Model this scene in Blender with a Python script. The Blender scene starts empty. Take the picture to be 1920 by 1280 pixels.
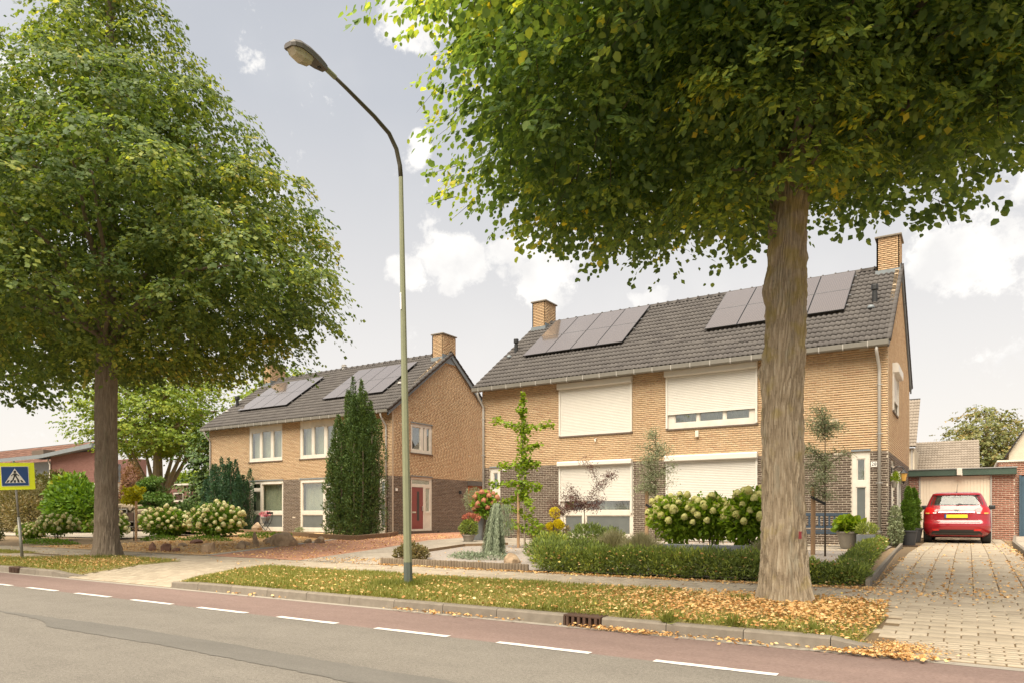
import bpy, bmesh, math, random
import numpy as np
from mathutils import Vector, Matrix, noise

random.seed(7)
R = np.random.default_rng(11)
sc = bpy.context.scene
COL = sc.collection

# ------------------------------------------------------------------ camera
CAM = Vector((0.0, 0.0, 1.22))
YAW = 32.68
cam = bpy.data.cameras.new("camera")
cam.lens = 25.0
cam.sensor_width = 36.0
cam.shift_y = 0.16875
cam.clip_end = 2000.0
cam_o = bpy.data.objects.new("camera", cam)
cam_o.location = CAM
cam_o.rotation_euler = (math.radians(90), 0, math.radians(YAW))
COL.objects.link(cam_o)
sc.camera = cam_o

# ------------------------------------------------------------------ exposure
sc.view_settings.view_transform = 'Standard'
sc.view_settings.look = 'None'
sc.view_settings.gamma = 1.0
sc.view_settings.use_curve_mapping = False
sc.view_settings.exposure = 1.42
sc.cycles.max_bounces = 12
sc.cycles.diffuse_bounces = 7
sc.cycles.glossy_bounces = 3
sc.cycles.transmission_bounces = 4
sc.cycles.transparent_max_bounces = 8
sc.cycles.use_denoising = True

# ------------------------------------------------------------------ sun
SUN_DIR = Vector((0.03, -0.50, 0.86)).normalized()
sun = bpy.data.lights.new("sun", 'SUN')
sun.energy = 3.85
sun.angle = math.radians(60)
sun.color = (1.0, 0.90, 0.74)
sun_o = bpy.data.objects.new("sun", sun)
sun_o.rotation_euler = SUN_DIR.to_track_quat('Z', 'Y').to_euler()
COL.objects.link(sun_o)

# ------------------------------------------------------------------ world: hazy sky with a few cumulus clouds
W = bpy.data.worlds.new("World")
sc.world = W
W.use_nodes = True
wn, wl = W.node_tree.nodes, W.node_tree.links
wn.clear()


def wnode(t, **k):
    n = wn.new(t)
    for a, b in k.items():
        setattr(n, a, b)
    return n


def wmath(op, a, b=None, c=None):
    n = wnode('ShaderNodeMath', operation=op)
    for i, q in enumerate((a, b, c)):
        if q is None:
            continue
        if isinstance(q, (int, float)):
            n.inputs[i].default_value = q
        else:
            wl.new(q, n.inputs[i])
    return n.outputs[0]


sky = wnode('ShaderNodeTexSky', sky_type='NISHITA')
sky.sun_disc = False
sky.sun_elevation = math.asin(SUN_DIR.z)
sky.sun_rotation = math.atan2(SUN_DIR.x, SUN_DIR.y)
sky.dust_density = 4.0
sky.air_density = 1.0
tc = wnode('ShaderNodeTexCoord')
DIRO = tc.outputs['Generated']
sx = wnode('ShaderNodeSeparateXYZ')
wl.new(DIRO, sx.inputs[0])
ramp = wnode('ShaderNodeValToRGB')
ramp.color_ramp.elements[0].position = 0.0
ramp.color_ramp.elements[0].color = (0.63, 0.585, 0.53, 1)
ramp.color_ramp.elements[1].position = 0.8
ramp.color_ramp.elements[1].color = (0.295, 0.308, 0.338, 1)
e = ramp.color_ramp.elements.new(0.22)
e.color = (0.52, 0.50, 0.48, 1)
e = ramp.color_ramp.elements.new(0.5)
e.color = (0.35, 0.36, 0.382, 1)
wl.new(sx.outputs[2], ramp.inputs[0])
skym = wnode('ShaderNodeVectorMath', operation='SCALE')
wl.new(sky.outputs[0], skym.inputs[0])
skym.inputs['Scale'].default_value = 0.06
mixv = wnode('ShaderNodeMix', data_type='RGBA')
mixv.inputs['Factor'].default_value = 0.86
wl.new(skym.outputs[0], mixv.inputs['A'])
wl.new(ramp.outputs[0], mixv.inputs['B'])
# cloud field: warped noise + several cumulus heaps
nz = wnode('ShaderNodeTexNoise')
nz.inputs['Scale'].default_value = 13.0
nz.inputs['Detail'].default_value = 7.0
nz.inputs['Roughness'].default_value = 0.68
wl.new(DIRO, nz.inputs['Vector'])
nz2 = wnode('ShaderNodeTexNoise')
nz2.inputs['Scale'].default_value = 2.6
nz2.inputs['Detail'].default_value = 5.0
wl.new(DIRO, nz2.inputs['Vector'])
F_PX, TH = 1333.0, math.radians(YAW)


def sky_dir(az, el):
    """unit vector; az in degrees to the right of the street-facing axis, el above horizon"""
    a, b = math.radians(az), math.radians(el)
    return Vector((math.sin(a) * math.cos(b), math.cos(a) * math.cos(b), math.sin(b)))


CLOUDS = [(-37.7, 19.4, .075, .055), (-41.0, 18.6, .05, .035), (-30.2, 19.2, .095, .08), (-33.2, 20.2, .04, .03),
          (-40.5, 34.2, .07, .055), (-40.0, 27.0, .022, .03), (1.0, 17.0, .11, .075), (4.5, 20.5, .08, .05),
          (-22.0, 16.6, .05, .03), (10, 24, .12, .08), (-70, 26, .12, .07), (-100, 22, .15, .07), (30, 20, .14, .07),
          (60, 28, .15, .08), (120, 24, .18, .08), (170, 30, .2, .1), (-140, 22, .18, .08), (-160, 40, .2, .14)]
mask = None
for az, el, ra, rv in CLOUDS:
    c = sky_dir(az, el)
    right = Vector((c.y, -c.x, 0)).normalized()
    up = right.cross(c)
    terms = []
    for ax, rad in ((right, ra * .85), (up, rv * .85)):
        d = wnode('ShaderNodeVectorMath', operation='DOT_PRODUCT')
        wl.new(DIRO, d.inputs[0])
        d.inputs[1].default_value = ax / rad
        off = -c.dot(ax) / rad
        terms.append(wmath('POWER', wmath('ADD', d.outputs['Value'], off), 2.0))
    f = wnode('ShaderNodeVectorMath', operation='DOT_PRODUCT')
    wl.new(DIRO, f.inputs[0])
    f.inputs[1].default_value = c
    front = wmath('GREATER_THAN', f.outputs['Value'], 0.5)
    m = wmath('MULTIPLY', wmath('SUBTRACT', 1.0, wmath('ADD', terms[0], terms[1])), front)
    m = wmath('MAXIMUM', m, -1.0)
    mask = m if mask is None else wmath('MAXIMUM', mask, m)
field = wmath('ADD', mask, wmath('MULTIPLY', wmath('SUBTRACT', nz.outputs[0], 0.5), 3.3))
mr = wnode('ShaderNodeMapRange', interpolation_type='SMOOTHSTEP')
mr.inputs['From Min'].default_value = 0.30
mr.inputs['From Max'].default_value = 0.72
wl.new(field, mr.inputs['Value'])
thin = wnode('ShaderNodeMapRange', interpolation_type='SMOOTHSTEP')
thin.inputs['From Min'].default_value = 0.45
thin.inputs['From Max'].default_value = 0.8
thin.inputs['To Max'].default_value = 0.35
wl.new(nz2.outputs[0], thin.inputs['Value'])
cm = wmath('MAXIMUM', wmath('MULTIPLY', mr.outputs[0], 0.85), thin.outputs[0])
mixc = wnode('ShaderNodeMix', data_type='RGBA')
wl.new(cm, mixc.inputs['Factor'])
wl.new(mixv.outputs['Result'], mixc.inputs['A'])
cs = wnode('ShaderNodeTexNoise')
cs.inputs['Scale'].default_value = 20.0
cs.inputs['Detail'].default_value = 6.0
wl.new(DIRO, cs.inputs['Vector'])
cr_ = wnode('ShaderNodeValToRGB')
cr_.color_ramp.elements[0].position = .36
cr_.color_ramp.elements[0].color = (.50, .49, .48, 1)
cr_.color_ramp.elements[1].position = .58
cr_.color_ramp.elements[1].color = (.60, .585, .562, 1)
wl.new(cs.outputs[0], cr_.inputs[0])
wl.new(cr_.outputs[0], mixc.inputs['B'])
bg = wnode('ShaderNodeBackground')
bg.inputs["Strength"].default_value = 0.71
wl.new(mixc.outputs['Result'], bg.inputs['Color'])
out = wnode('ShaderNodeOutputWorld')
wl.new(bg.outputs[0], out.inputs['Surface'])

# ================================================================== helpers
WL = {}


def tag(o, label=None, cat=None, group=None, kind=None):
    if label: o['label'] = label
    if cat: o['category'] = cat
    if group: o['group'] = group
    if kind: o['kind'] = kind
    return o


def empty(name, loc, label, cat, group=None):
    o = bpy.data.objects.new(name, None)
    o.location = loc
    o.empty_display_size = 0.2
    COL.objects.link(o)
    WL[o] = Vector(loc)
    return tag(o, label, cat, group)


def link(name, me, parent=None, mat=None):
    """object whose mesh is written in world coordinates"""
    o = bpy.data.objects.new(name, me)
    COL.objects.link(o)
    off = Vector((0, 0, 0))
    if parent is not None:
        o.parent = parent
        off = -WL[parent]
    o.location = off
    WL[o] = Vector((0, 0, 0))
    if mat is not None and len(me.materials) == 0:
        me.materials.append(mat)
    return o


def fast_mesh(name, V, F, rnd=None, tone=None, mat=None, smooth=False):
    V = np.asarray(V, np.float32)
    F = np.asarray(F, np.int32)
    me = bpy.data.meshes.new(name)
    n, (m, k) = len(V), F.shape
    me.vertices.add(n)
    me.vertices.foreach_set('co', V.ravel())
    me.loops.add(m * k)
    me.loops.foreach_set('vertex_index', F.ravel())
    me.polygons.add(m)
    me.polygons.foreach_set('loop_start', np.arange(m, dtype=np.int32) * k)
    me.update(calc_edges=True)
    if smooth:
        me.polygons.foreach_set('use_smooth', np.ones(m, bool))
    for nm, arr in (('rnd', rnd), ('tone', tone)):
        if arr is not None:
            a = me.attributes.new(nm, 'FLOAT', 'FACE')
            a.data.foreach_set('value', np.asarray(arr, np.float32))
    if mat:
        me.materials.append(mat)
    return me


class MB:
    """collects shapes, then links them as one mesh object in world coordinates"""

    def __init__(s):
        s.v, s.f, s.r = [], [], []

    def add(s, vs, fs, rnd=0.5):
        o = len(s.v)
        s.v.extend([tuple(q) for q in vs])
        s.f.extend([tuple(i + o for i in q) for q in fs])
        s.r.extend([rnd] * len(fs))
        return s

    def box(s, x0, x1, y0, y1, z0, z1, rnd=0.5):
        return s.add([(x0, y0, z0), (x1, y0, z0), (x1, y1, z0), (x0, y1, z0), (x0, y0, z1), (x1, y0, z1), (x1, y1, z1), (x0, y1, z1)],
                     BOXF, rnd)

    def obox(s, O, U, N, u0, u1, d0, d1, z0, z1, rnd=0.5):
        """box in a wall frame: u along the wall, d outward from it, z up"""
        P = [O + U * u + N * d + Vector((0, 0, z)) for z in (z0, z1) for (u, d) in ((u0, d0), (u1, d0), (u1, d1), (u0, d1))]
        F = BOXF if U.cross(N).z > 0 else [q[::-1] for q in BOXF]
        return s.add(P, F, rnd)

    def bar(s, a, b, w, h=None, rnd=0.5):
        """rectangular bar between two points"""
        a, b = Vector(a), Vector(b)
        h = h or w
        d = (b - a).normalized()
        sd = d.cross(Vector((0, 0, 1)))
        if sd.length < 1e-3:
            sd = Vector((1, 0, 0))
        sd.normalize()
        up = sd.cross(d)
        P = [p + sd * x * w / 2 + up * y * h / 2 for p in (a, b) for x, y in ((-1, -1), (1, -1), (1, 1), (-1, 1))]
        return s.add(P, [(0, 1, 2, 3), (7, 6, 5, 4), (0, 4, 5, 1), (1, 5, 6, 2), (2, 6, 7, 3), (3, 7, 4, 0)], rnd)

    def tube(s, pts, rad, n=8, cap=True, rnd=0.5):
        pts = [Vector(p) for p in pts]
        if isinstance(rad, (int, float)):
            rad = [rad] * len(pts)
        rings = []
        prev = None
        for i, p in enumerate(pts):
            d = (pts[min(i + 1, len(pts) - 1)] - pts[max(i - 1, 0)]).normalized()
            if prev is None:
                sd = d.cross(Vector((0, 0, 1)))
                if sd.length < 0.05:
                    sd = Vector((1, 0, 0))
            else:
                sd = prev - d * prev.dot(d)
            sd.normalize()
            prev = sd
            up = d.cross(sd)
            rings.append([p + (sd * math.cos(2 * math.pi * k / n) + up * math.sin(2 * math.pi * k / n)) * rad[i] for k in range(n)])
        V = [q for r_ in rings for q in r_]
        F = []
        for i in range(len(rings) - 1):
            for k in range(n):
                a, b = i * n + k, i * n + (k + 1) % n
                F.append((a, b, b + n, a + n))
        if cap:
            F.append(tuple(range(n))[::-1])
            F.append(tuple((len(rings) - 1) * n + k for k in range(n)))
        return s.add(V, F, rnd)

    def lathe(s, c, prof, n=20, rnd=0.5):
        c = Vector(c)
        V = [(c.x + r_ * math.cos(2 * math.pi * k / n), c.y + r_ * math.sin(2 * math.pi * k / n), c.z + z) for r_, z in prof for k in range(n)]
        F = []
        for i in range(len(prof) - 1):
            for k in range(n):
                a, b = i * n + k, i * n + (k + 1) % n
                F.append((a, b, b + n, a + n))
        F.append(tuple(range(n))[::-1])
        F.append(tuple((len(prof) - 1) * n + k for k in range(n)))
        return s.add(V, F, rnd)

    def prism(s, poly, z0, z1, rnd=0.5):
        """polygon (x, y) counter-clockwise, from z0 up to z1 (numbers or functions of x, y)"""
        f0 = z0 if callable(z0) else (lambda x, y: z0)
        f1 = z1 if callable(z1) else (lambda x, y: z1)
        n = len(poly)
        V = [(x, y, f0(x, y)) for x, y in poly] + [(x, y, f1(x, y)) for x, y in poly]
        F = [tuple(range(n))[::-1], tuple(range(n, 2 * n))] + [(i, (i + 1) % n, (i + 1) % n + n, i + n) for i in range(n)]
        return s.add(V, F, rnd)

    def mesh(s, name, mat=None, smooth=False, bevel=0.0):
        me = bpy.data.meshes.new(name)
        me.from_pydata(s.v, [], s.f)
        a = me.attributes.new('rnd', 'FLOAT', 'FACE')
        a.data.foreach_set('value', np.array(s.r, np.float32))
        if bevel:
            bm = bmesh.new()
            bm.from_mesh(me)
            bmesh.ops.remove_doubles(bm, verts=bm.verts, dist=1e-5)
            ed = [q for q in bm.edges if len(q.link_faces) == 2 and q.calc_face_angle(0) > 0.5]
            bmesh.ops.bevel(bm, geom=ed, offset=bevel, segments=2, affect='EDGES', profile=0.6, clamp_overlap=True)
            bm.to_mesh(me)
            bm.free()
        if smooth:
            me.polygons.foreach_set('use_smooth', np.ones(len(me.polygons), bool))
        me.update()
        if mat:
            me.materials.append(mat)
        return me

    def build(s, name, mat, parent=None, smooth=False, bevel=0.0):
        return link(name, s.mesh(name, mat, smooth, bevel), parent)


BOXF = [(3, 2, 1, 0), (4, 5, 6, 7), (0, 1, 5, 4), (1, 2, 6, 5), (2, 3, 7, 6), (3, 0, 4, 7)]
BOXV = np.array([(-.5, -.5, -.5), (.5, -.5, -.5), (.5, .5, -.5), (-.5, .5, -.5), (-.5, -.5, .5), (.5, -.5, .5), (.5, .5, .5), (-.5, .5, .5)])
# box with chamfered top edges for paving
CH = 0.03


def in_view(p):
    x, y = p[0], p[1]
    c, s = math.cos(TH), math.sin(TH)
    xc, zc = x * c + y * s, -x * s + y * c
    if zc < 0.5:
        return 0.0
    u = 960 + F_PX * xc / zc
    v = 964 - F_PX * (p[2] - CAM.z) / zc
    return (1.0 if -10 < u < 1930 and -10 < v < 1290 else 0.0) / zc


def pieces(name, parent, baseV, baseF, T, mat, rnd, n_ind=300, smooth=False, field=None):
    """many alike pieces: the n_ind that show largest are objects of their own, the rest one 'stuff' part.
    T: array (n,4,4) of matrices in world coordinates"""
    T = np.asarray(T, float)
    n = len(T)
    if n == 0:
        return
    rnd = np.asarray(rnd)
    score = np.array([in_view(t[:3, 3]) for t in T])
    order = np.argsort(-score)
    ind = [i for i in order[:n_ind] if score[i] > 0]
    rest = np.setdiff1d(np.arange(n), ind)
    baseV = np.asarray(baseV, float)
    k = len(baseF[0])
    var = []
    NV = 12
    for q in range(NV):
        var.append(fast_mesh(name, baseV, baseF, np.full(len(baseF), (q + .5) / NV), None, mat, smooth))
    off = -WL[parent] if parent is not None else Vector((0, 0, 0))
    for i in ind:
        o = bpy.data.objects.new(name, var[min(NV - 1, int(rnd[i] * NV))])
        COL.objects.link(o)
        o.parent = parent
        M = Matrix(T[i].tolist())
        M.translation = M.translation + off
        o.matrix_basis = M
    if len(rest):
        H = np.concatenate([baseV, np.ones((len(baseV), 1))], 1)
        V = np.einsum('nij,kj->nki', T[rest], H)[:, :, :3].reshape(-1, 3)
        F = (np.asarray(baseF)[None] + (np.arange(len(rest)) * len(baseV))[:, None, None]).reshape(-1, k)
        o = link(field or (name + '_field'), fast_mesh(name + '_field', V, F, np.repeat(rnd[rest], len(baseF)), None, mat, smooth), parent)
        o['kind'] = 'stuff'


def TM(loc, sx=1, sy=1, sz=1, U=(1, 0, 0), N=(0, 1, 0), Z=(0, 0, 1)):
    m = np.eye(4)
    m[:3, 0] = np.array(U) * sx
    m[:3, 1] = np.array(N) * sy
    m[:3, 2] = np.array(Z) * sz
    m[:3, 3] = loc
    return m


# ================================================================== materials
MAT = {}


def new_mat(name):
    m = bpy.data.materials.new(name)
    m.use_nodes = True
    nt = m.node_tree
    b = nt.nodes['Principled BSDF']
    return m, nt, b


def N_(nt, t, **k):
    n = nt.nodes.new(t)
    for a, b in k.items():
        setattr(n, a, b)
    return n


def surf(name, cols, rough=0.8, scale=6.0, detail=6, bump=0.0, bscale=40.0, attr=True, amt=0.5, spec=0.3, stretch=(1, 1, 1), metal=0.0, coat=0.0, speck=None, wear=None):
    """procedural surface: ramp over (piece random + noise); cols = list of rgb"""
    m, nt, b = new_mat(name)
    L = nt.links
    tcn = N_(nt, 'ShaderNodeTexCoord')
    mp = N_(nt, 'ShaderNodeMapping')
    geo = N_(nt, 'ShaderNodeNewGeometry')
    L.new(geo.outputs['Position'], mp.inputs['Vector'])
    mp.inputs['Scale'].default_value = stretch
    nz = N_(nt, 'ShaderNodeTexNoise')
    nz.inputs['Scale'].default_value = scale
    nz.inputs['Detail'].default_value = detail
    nz.inputs['Roughness'].default_value = 0.62
    L.new(mp.outputs[0], nz.inputs['Vector'])
    fac = nz.outputs[0]
    st = N_(nt, 'ShaderNodeMapRange')
    st.inputs['From Min'].default_value = 0.25
    st.inputs['From Max'].default_value = 0.75
    L.new(fac, st.inputs['Value'])
    fac = st.outputs[0]
    if attr:
        at = N_(nt, 'ShaderNodeAttribute', attribute_name='rnd')
        mx = N_(nt, 'ShaderNodeMix', data_type='FLOAT')
        mx.inputs['Factor'].default_value = amt
        L.new(at.outputs['Fac'], mx.inputs['A'])
        L.new(fac, mx.inputs['B'])
        fac = mx.outputs['Result']
    cr = N_(nt, 'ShaderNodeValToRGB')
    els = cr.color_ramp.elements
    for i, c in enumerate(cols):
        p = i / max(1, len(cols) - 1)
        if i == 0:
            el = els[0]; el.position = 0
        elif i == len(cols) - 1:
            el = els[len(els) - 1]; el.position = 1
        else:
            el = els.new(p)
        el.color = (*c, 1)
    L.new(fac, cr.inputs[0])
    colo = cr.outputs[0]
    if speck:
        sc_, c2, thr, am = speck
        n2 = N_(nt, 'ShaderNodeTexNoise')
        n2.inputs['Scale'].default_value = sc_
        n2.inputs['Detail'].default_value = 3
        L.new(mp.outputs[0], n2.inputs['Vector'])
        r2 = N_(nt, 'ShaderNodeMapRange')
        r2.inputs['From Min'].default_value = thr
        r2.inputs['From Max'].default_value = thr + 0.1
        r2.inputs['To Max'].default_value = am
        L.new(n2.outputs[0], r2.inputs['Value'])
        m2 = N_(nt, 'ShaderNodeMix', data_type='RGBA')
        L.new(r2.outputs[0], m2.inputs['Factor'])
        L.new(colo, m2.inputs['A'])
        m2.inputs['B'].default_value = (*c2, 1)
        colo = m2.outputs['Result']
    for (ws, wst, wa) in (wear or []):
        mpw = N_(nt, 'ShaderNodeMapping')
        mpw.inputs['Scale'].default_value = wst
        L.new(geo.outputs['Position'], mpw.inputs['Vector'])
        nw = N_(nt, 'ShaderNodeTexNoise')
        nw.inputs['Scale'].default_value = ws
        nw.inputs['Detail'].default_value = 5
        nw.inputs['Roughness'].default_value = .7
        L.new(mpw.outputs[0], nw.inputs['Vector'])
        rw_ = N_(nt, 'ShaderNodeMapRange')
        rw_.inputs['From Min'].default_value = .3
        rw_.inputs['From Max'].default_value = .7
        rw_.inputs['To Min'].default_value = 1 - wa
        rw_.inputs['To Max'].default_value = 1 + wa
        L.new(nw.outputs[0], rw_.inputs['Value'])
        vm = N_(nt, 'ShaderNodeVectorMath', operation='SCALE')
        L.new(colo, vm.inputs[0])
        L.new(rw_.outputs[0], vm.inputs['Scale'])
        colo = vm.outputs[0]
    L.new(colo, b.inputs['Base Color'])
    b.inputs['Roughness'].default_value = rough
    b.inputs['Specular IOR Level'].default_value = spec
    b.inputs['Metallic'].default_value = metal
    b.inputs['Coat Weight'].default_value = coat
    if bump:
        n3 = N_(nt, 'ShaderNodeTexNoise')
        n3.inputs['Scale'].default_value = bscale
        n3.inputs['Detail'].default_value = 5
        L.new(mp.outputs[0], n3.inputs['Vector'])
        bp = N_(nt, 'ShaderNodeBump')
        bp.inputs['Strength'].default_value = bump
        bp.inputs['Distance'].default_value = 0.02
        L.new(n3.outputs[0], bp.inputs['Height'])
        L.new(bp.outputs[0], b.inputs['Normal'])
    MAT[name] = m
    return m


def plain(name, c, rough=0.5, spec=0.5, metal=0.0, coat=0.0, var=0.12):
    return surf(name, [tuple(max(0, q * (1 - var)) for q in c), tuple(min(1, q * (1 + var)) for q in c)], rough, 3.0, 4, attr=False, spec=spec, metal=metal, coat=coat)


def leafmat(name, cols, trans=0.35, rough=0.5, spec=0.25, tcol=(1.35, 1.3, 0.5), gain=1.0):
    m, nt, b = new_mat(name)
    L = nt.links
    at = N_(nt, 'ShaderNodeAttribute', attribute_name='rnd')
    tn = N_(nt, 'ShaderNodeAttribute', attribute_name='tone')
    cr = N_(nt, 'ShaderNodeValToRGB')
    els = cr.color_ramp.elements
    for i, (p, c) in enumerate(cols):
        el = els[0] if i == 0 else (els[len(els) - 1] if i == len(cols) - 1 else els.new(p))
        el.position = p
        el.color = (*[min(.8, q * gain) for q in c], 1)
    mx = N_(nt, 'ShaderNodeMix', data_type='FLOAT')
    mx.inputs['Factor'].default_value = 0.4
    L.new(at.outputs['Fac'], mx.inputs['A'])
    L.new(tn.outputs['Fac'], mx.inputs['B'])
    L.new(mx.outputs['Result'], cr.inputs[0])
    L.new(cr.outputs[0], b.inputs['Base Color'])
    b.inputs['Roughness'].default_value = rough
    b.inputs['Specular IOR Level'].default_value = spec
    tr = N_(nt, 'ShaderNodeBsdfTranslucent')
    mu = N_(nt, 'ShaderNodeMix', data_type='RGBA', blend_type='MULTIPLY')
    mu.inputs['Factor'].default_value = 1.0
    L.new(cr.outputs[0], mu.inputs['A'])
    mu.inputs['B'].default_value = (*tcol, 1)
    L.new(mu.outputs['Result'], tr.inputs['Color'])
    ms = N_(nt, 'ShaderNodeMixShader')
    ms.inputs[0].default_value = trans
    L.new(b.outputs[0], ms.inputs[1])
    L.new(tr.outputs[0], ms.inputs[2])
    L.new(ms.outputs[0], nt.nodes['Material Output'].inputs['Surface'])
    MAT[name] = m
    return m


surf('asphalt', [(.095, .085, .073), (.155, .14, .12), (.195, .177, .152)], .9, 150, 4, .35, 200, attr=False, spec=.2, speck=(190, (.36, .34, .30), .60, .7), wear=[(.5, (.25, 1.6, 1), .10), (3, (1, 1, 1), .08), (32, (1, 1, 1), .22), (75, (1, 1, 1), .25)])
surf('asphalt_patch', [(.10, .093, .083), (.145, .134, .118)], .85, 120, 4, .25, 200, attr=False, spec=.25, wear=[(1.5, (.4, 1.5, 1), .10), (40, (1, 1, 1), .10)])
surf('red_asphalt', [(.138, .094, .081), (.18, .127, .11), (.21, .152, .133)], .88, 30, 8, .3, 200, attr=False, spec=.2, speck=(200, (.28, .20, .175), .60, .6), wear=[(.7, (.2, 1.8, 1), .12), (5, (1, 1, 1), .08), (50, (1, 1, 1), .12)])
surf('paint', [(.50, .47, .43), (.68, .65, .60)], .7, 30, 6, .1, 200, attr=False, speck=(60, (.40, .36, .31), .63, .6))
surf('kerb_concrete', [(.135, .113, .088), (.19, .162, .128), (.245, .21, .168)], .9, 9, 7, .35, 160, amt=.6, speck=(14, (.16, .14, .10), .60, .45))
surf('paver', [(.25, .205, .15), (.335, .28, .208), (.40, .336, .252)], .9, 5, 7, .3, 150, amt=.45, speck=(9, (.22, .19, .14), .60, .5))
surf('paver_grey', [(.25, .225, .19), (.315, .28, .235), (.37, .33, .275)], .9, 5, 7, .3, 150, amt=.45)
surf('joint_sand', [(.10, .07, .04), (.18, .125, .07)], .95, 20, 5, attr=False)
surf('soil', [(.16, .11, .06), (.24, .17, .10), (.32, .22, .12)], .95, 14, 8, .5, 90, attr=False)
surf('verge_soil', [(.20, .15, .075), (.24, .20, .08), (.30, .22, .11)], .95, 6, 8, .5, 90, attr=False)
surf('gravel_slate', [(.17, .148, .13), (.31, .27, .235), (.46, .40, .35)], .9, 55, 3, .8, 70, attr=False)
surf('leaf_bed', [(.32, .205, .105), (.45, .30, .155), (.55, .385, .21)], .95, 35, 6, .6, 80, attr=False)
surf('mortar', [(.43, .37, .29), (.54, .47, .38)], .95, 12, 6, .3, 200, attr=False)
surf('mortar_tan', [(.40, .31, .21), (.50, .405, .295)], .95, 3, 6, .3, 200, attr=False)
surf('brick_dark', [(.075, .053, .040), (.11, .081, .060), (.15, .112, .083)], .85, 12, 5, .10, 130, amt=.35)
surf('brick_tan', [(.335, .20, .118), (.385, .25, .142), (.415, .282, .162), (.435, .302, .178), (.465, .342, .215)], .88, 9, 6, .10, 120, amt=.30, wear=[(.5, (1, 1, .5), .09)])
surf('brick_red', [(.20, .085, .055), (.27, .125, .085), (.33, .17, .12)], .88, 9, 5, .10, 120, amt=.35)
surf('brick_purple', [(.12, .06, .05), (.17, .085, .07), (.21, .115, .095)], .88, 9, 5, .10, 120, amt=.35)
surf('tile_grey', [(.066, .059, .056), (.082, .074, .069), (.102, .092, .085)], .75, 4, 6, .15, 120, amt=.45, spec=.2)
surf('tile_under', [(.03, .026, .024), (.04, .035, .03)], .9, 5, 3, attr=False)
surf('tile_red', [(.10, .052, .04), (.15, .078, .055), (.20, .11, .08)], .8, 6, 5, .2, 80, amt=.4)
surf('tile_pale', [(.20, .165, .13), (.28, .235, .19)], .8, 6, 5, .2, 80, amt=.4)
plain('white_paint', (.59, .545, .47), .35)
plain('shutter_white', (.57, .538, .48), .45, var=.04)
plain('zinc', (.17, .158, .135), .55, metal=.1)
plain('pipe_grey', (.34, .32, .29), .5)
plain('blue_grey', (.155, .175, .185), .5)
plain('panel_grey', (.115, .125, .12), .35)
plain('curtain', (.50, .47, .36), .9)
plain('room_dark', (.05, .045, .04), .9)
plain('black', (.018, .018, .018), .4)
plain('rubber', (.022, .021, .02), .85)
plain('door_red', (.17, .014, .018), .3, coat=.3)
plain('roller_orange', (.33, .12, .05), .6)
plain('green_fascia', (.045, .075, .055), .4)
plain('garage_cream', (.70, .60, .46), .5, var=.05)
plain('steel', (.55, .55, .53), .3, metal=.9)
plain('blue_door', (.045, .085, .12), .45)
plain('bench_blue', (.04, .06, .085), .5)
plain('wood_stake', (.36, .22, .12), .85, var=.25)
surf('bark', [(.09, .066, .043), (.23, .178, .118), (.33, .265, .185), (.40, .34, .25)], .95, 22, 8, .6, 60, amt=.42, stretch=(1, 1, .25), speck=(7, (.27, .25, .19), .58, .45))
surf('bark_dark', [(.10, .076, .054), (.20, .157, .115), (.30, .242, .18)], .95, 16, 8, .6, 60, amt=.6, stretch=(1, 1, .25), speck=(8, (.10, .10, .06), .6, .5))
bk_nt = MAT['bark'].node_tree
bk_p = bk_nt.nodes['Principled BSDF']
old = bk_p.inputs['Base Color'].links[0].from_socket
ge_ = N_(bk_nt, 'ShaderNodeNewGeometry')
sp_ = N_(bk_nt, 'ShaderNodeSeparateXYZ')
bk_nt.links.new(ge_.outputs['Position'], sp_.inputs[0])
mz = N_(bk_nt, 'ShaderNodeMapRange')
mz.inputs['From Min'].default_value = 2.0
mz.inputs['From Max'].default_value = 4.2
mz.inputs['To Min'].default_value = -.05
mz.inputs['To Max'].default_value = .12
bk_nt.links.new(sp_.outputs[2], mz.inputs['Value'])
ln = N_(bk_nt, 'ShaderNodeTexNoise')
ln.inputs['Scale'].default_value = 4.5
ln.inputs['Detail'].default_value = 8
bk_nt.links.new(ge_.outputs['Position'], ln.inputs['Vector'])
ad_ = N_(bk_nt, 'ShaderNodeMath', operation='ADD')
bk_nt.links.new(ln.outputs[0], ad_.inputs[0])
bk_nt.links.new(mz.outputs[0], ad_.inputs[1])
th_n = N_(bk_nt, 'ShaderNodeMapRange')
th_n.inputs['From Min'].default_value = .54
th_n.inputs['From Max'].default_value = .70
th_n.inputs['To Max'].default_value = .6
bk_nt.links.new(ad_.outputs[0], th_n.inputs['Value'])
ml_ = N_(bk_nt, 'ShaderNodeMix', data_type='RGBA')
bk_nt.links.new(th_n.outputs[0], ml_.inputs['Factor'])
bk_nt.links.new(old, ml_.inputs['A'])
ml_.inputs['B'].default_value = (.27, .21, .06, 1)
bk_nt.links.new(ml_.outputs['Result'], bk_p.inputs['Base Color'])
surf('twig', [(.07, .05, .035), (.12, .09, .06)], .9, 20, 4, attr=False)
surf('pale_bark', [(.22, .18, .13), (.32, .27, .20)], .9, 30, 4, attr=False, stretch=(1, 1, .3))
surf('sleeper', [(.12, .075, .04), (.20, .13, .075), (.26, .18, .11)], .95, 9, 6, .5, 60, amt=.4)
surf('palisade', [(.14, .105, .07), (.21, .165, .115)], .95, 12, 6, .4, 90, amt=.5)
surf('rock_brown', [(.16, .11, .07), (.31, .22, .14), (.44, .33, .215)], .92, 5, 8, .9, 18, attr=False)
surf('rock_red', [(.10, .05, .035), (.19, .10, .07), (.28, .165, .115)], .92, 5, 8, .9, 18, attr=False)
surf('pot_taupe', [(.22, .195, .16), (.29, .255, .21)], .8, 8, 5, .1, 80, attr=False)
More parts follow.
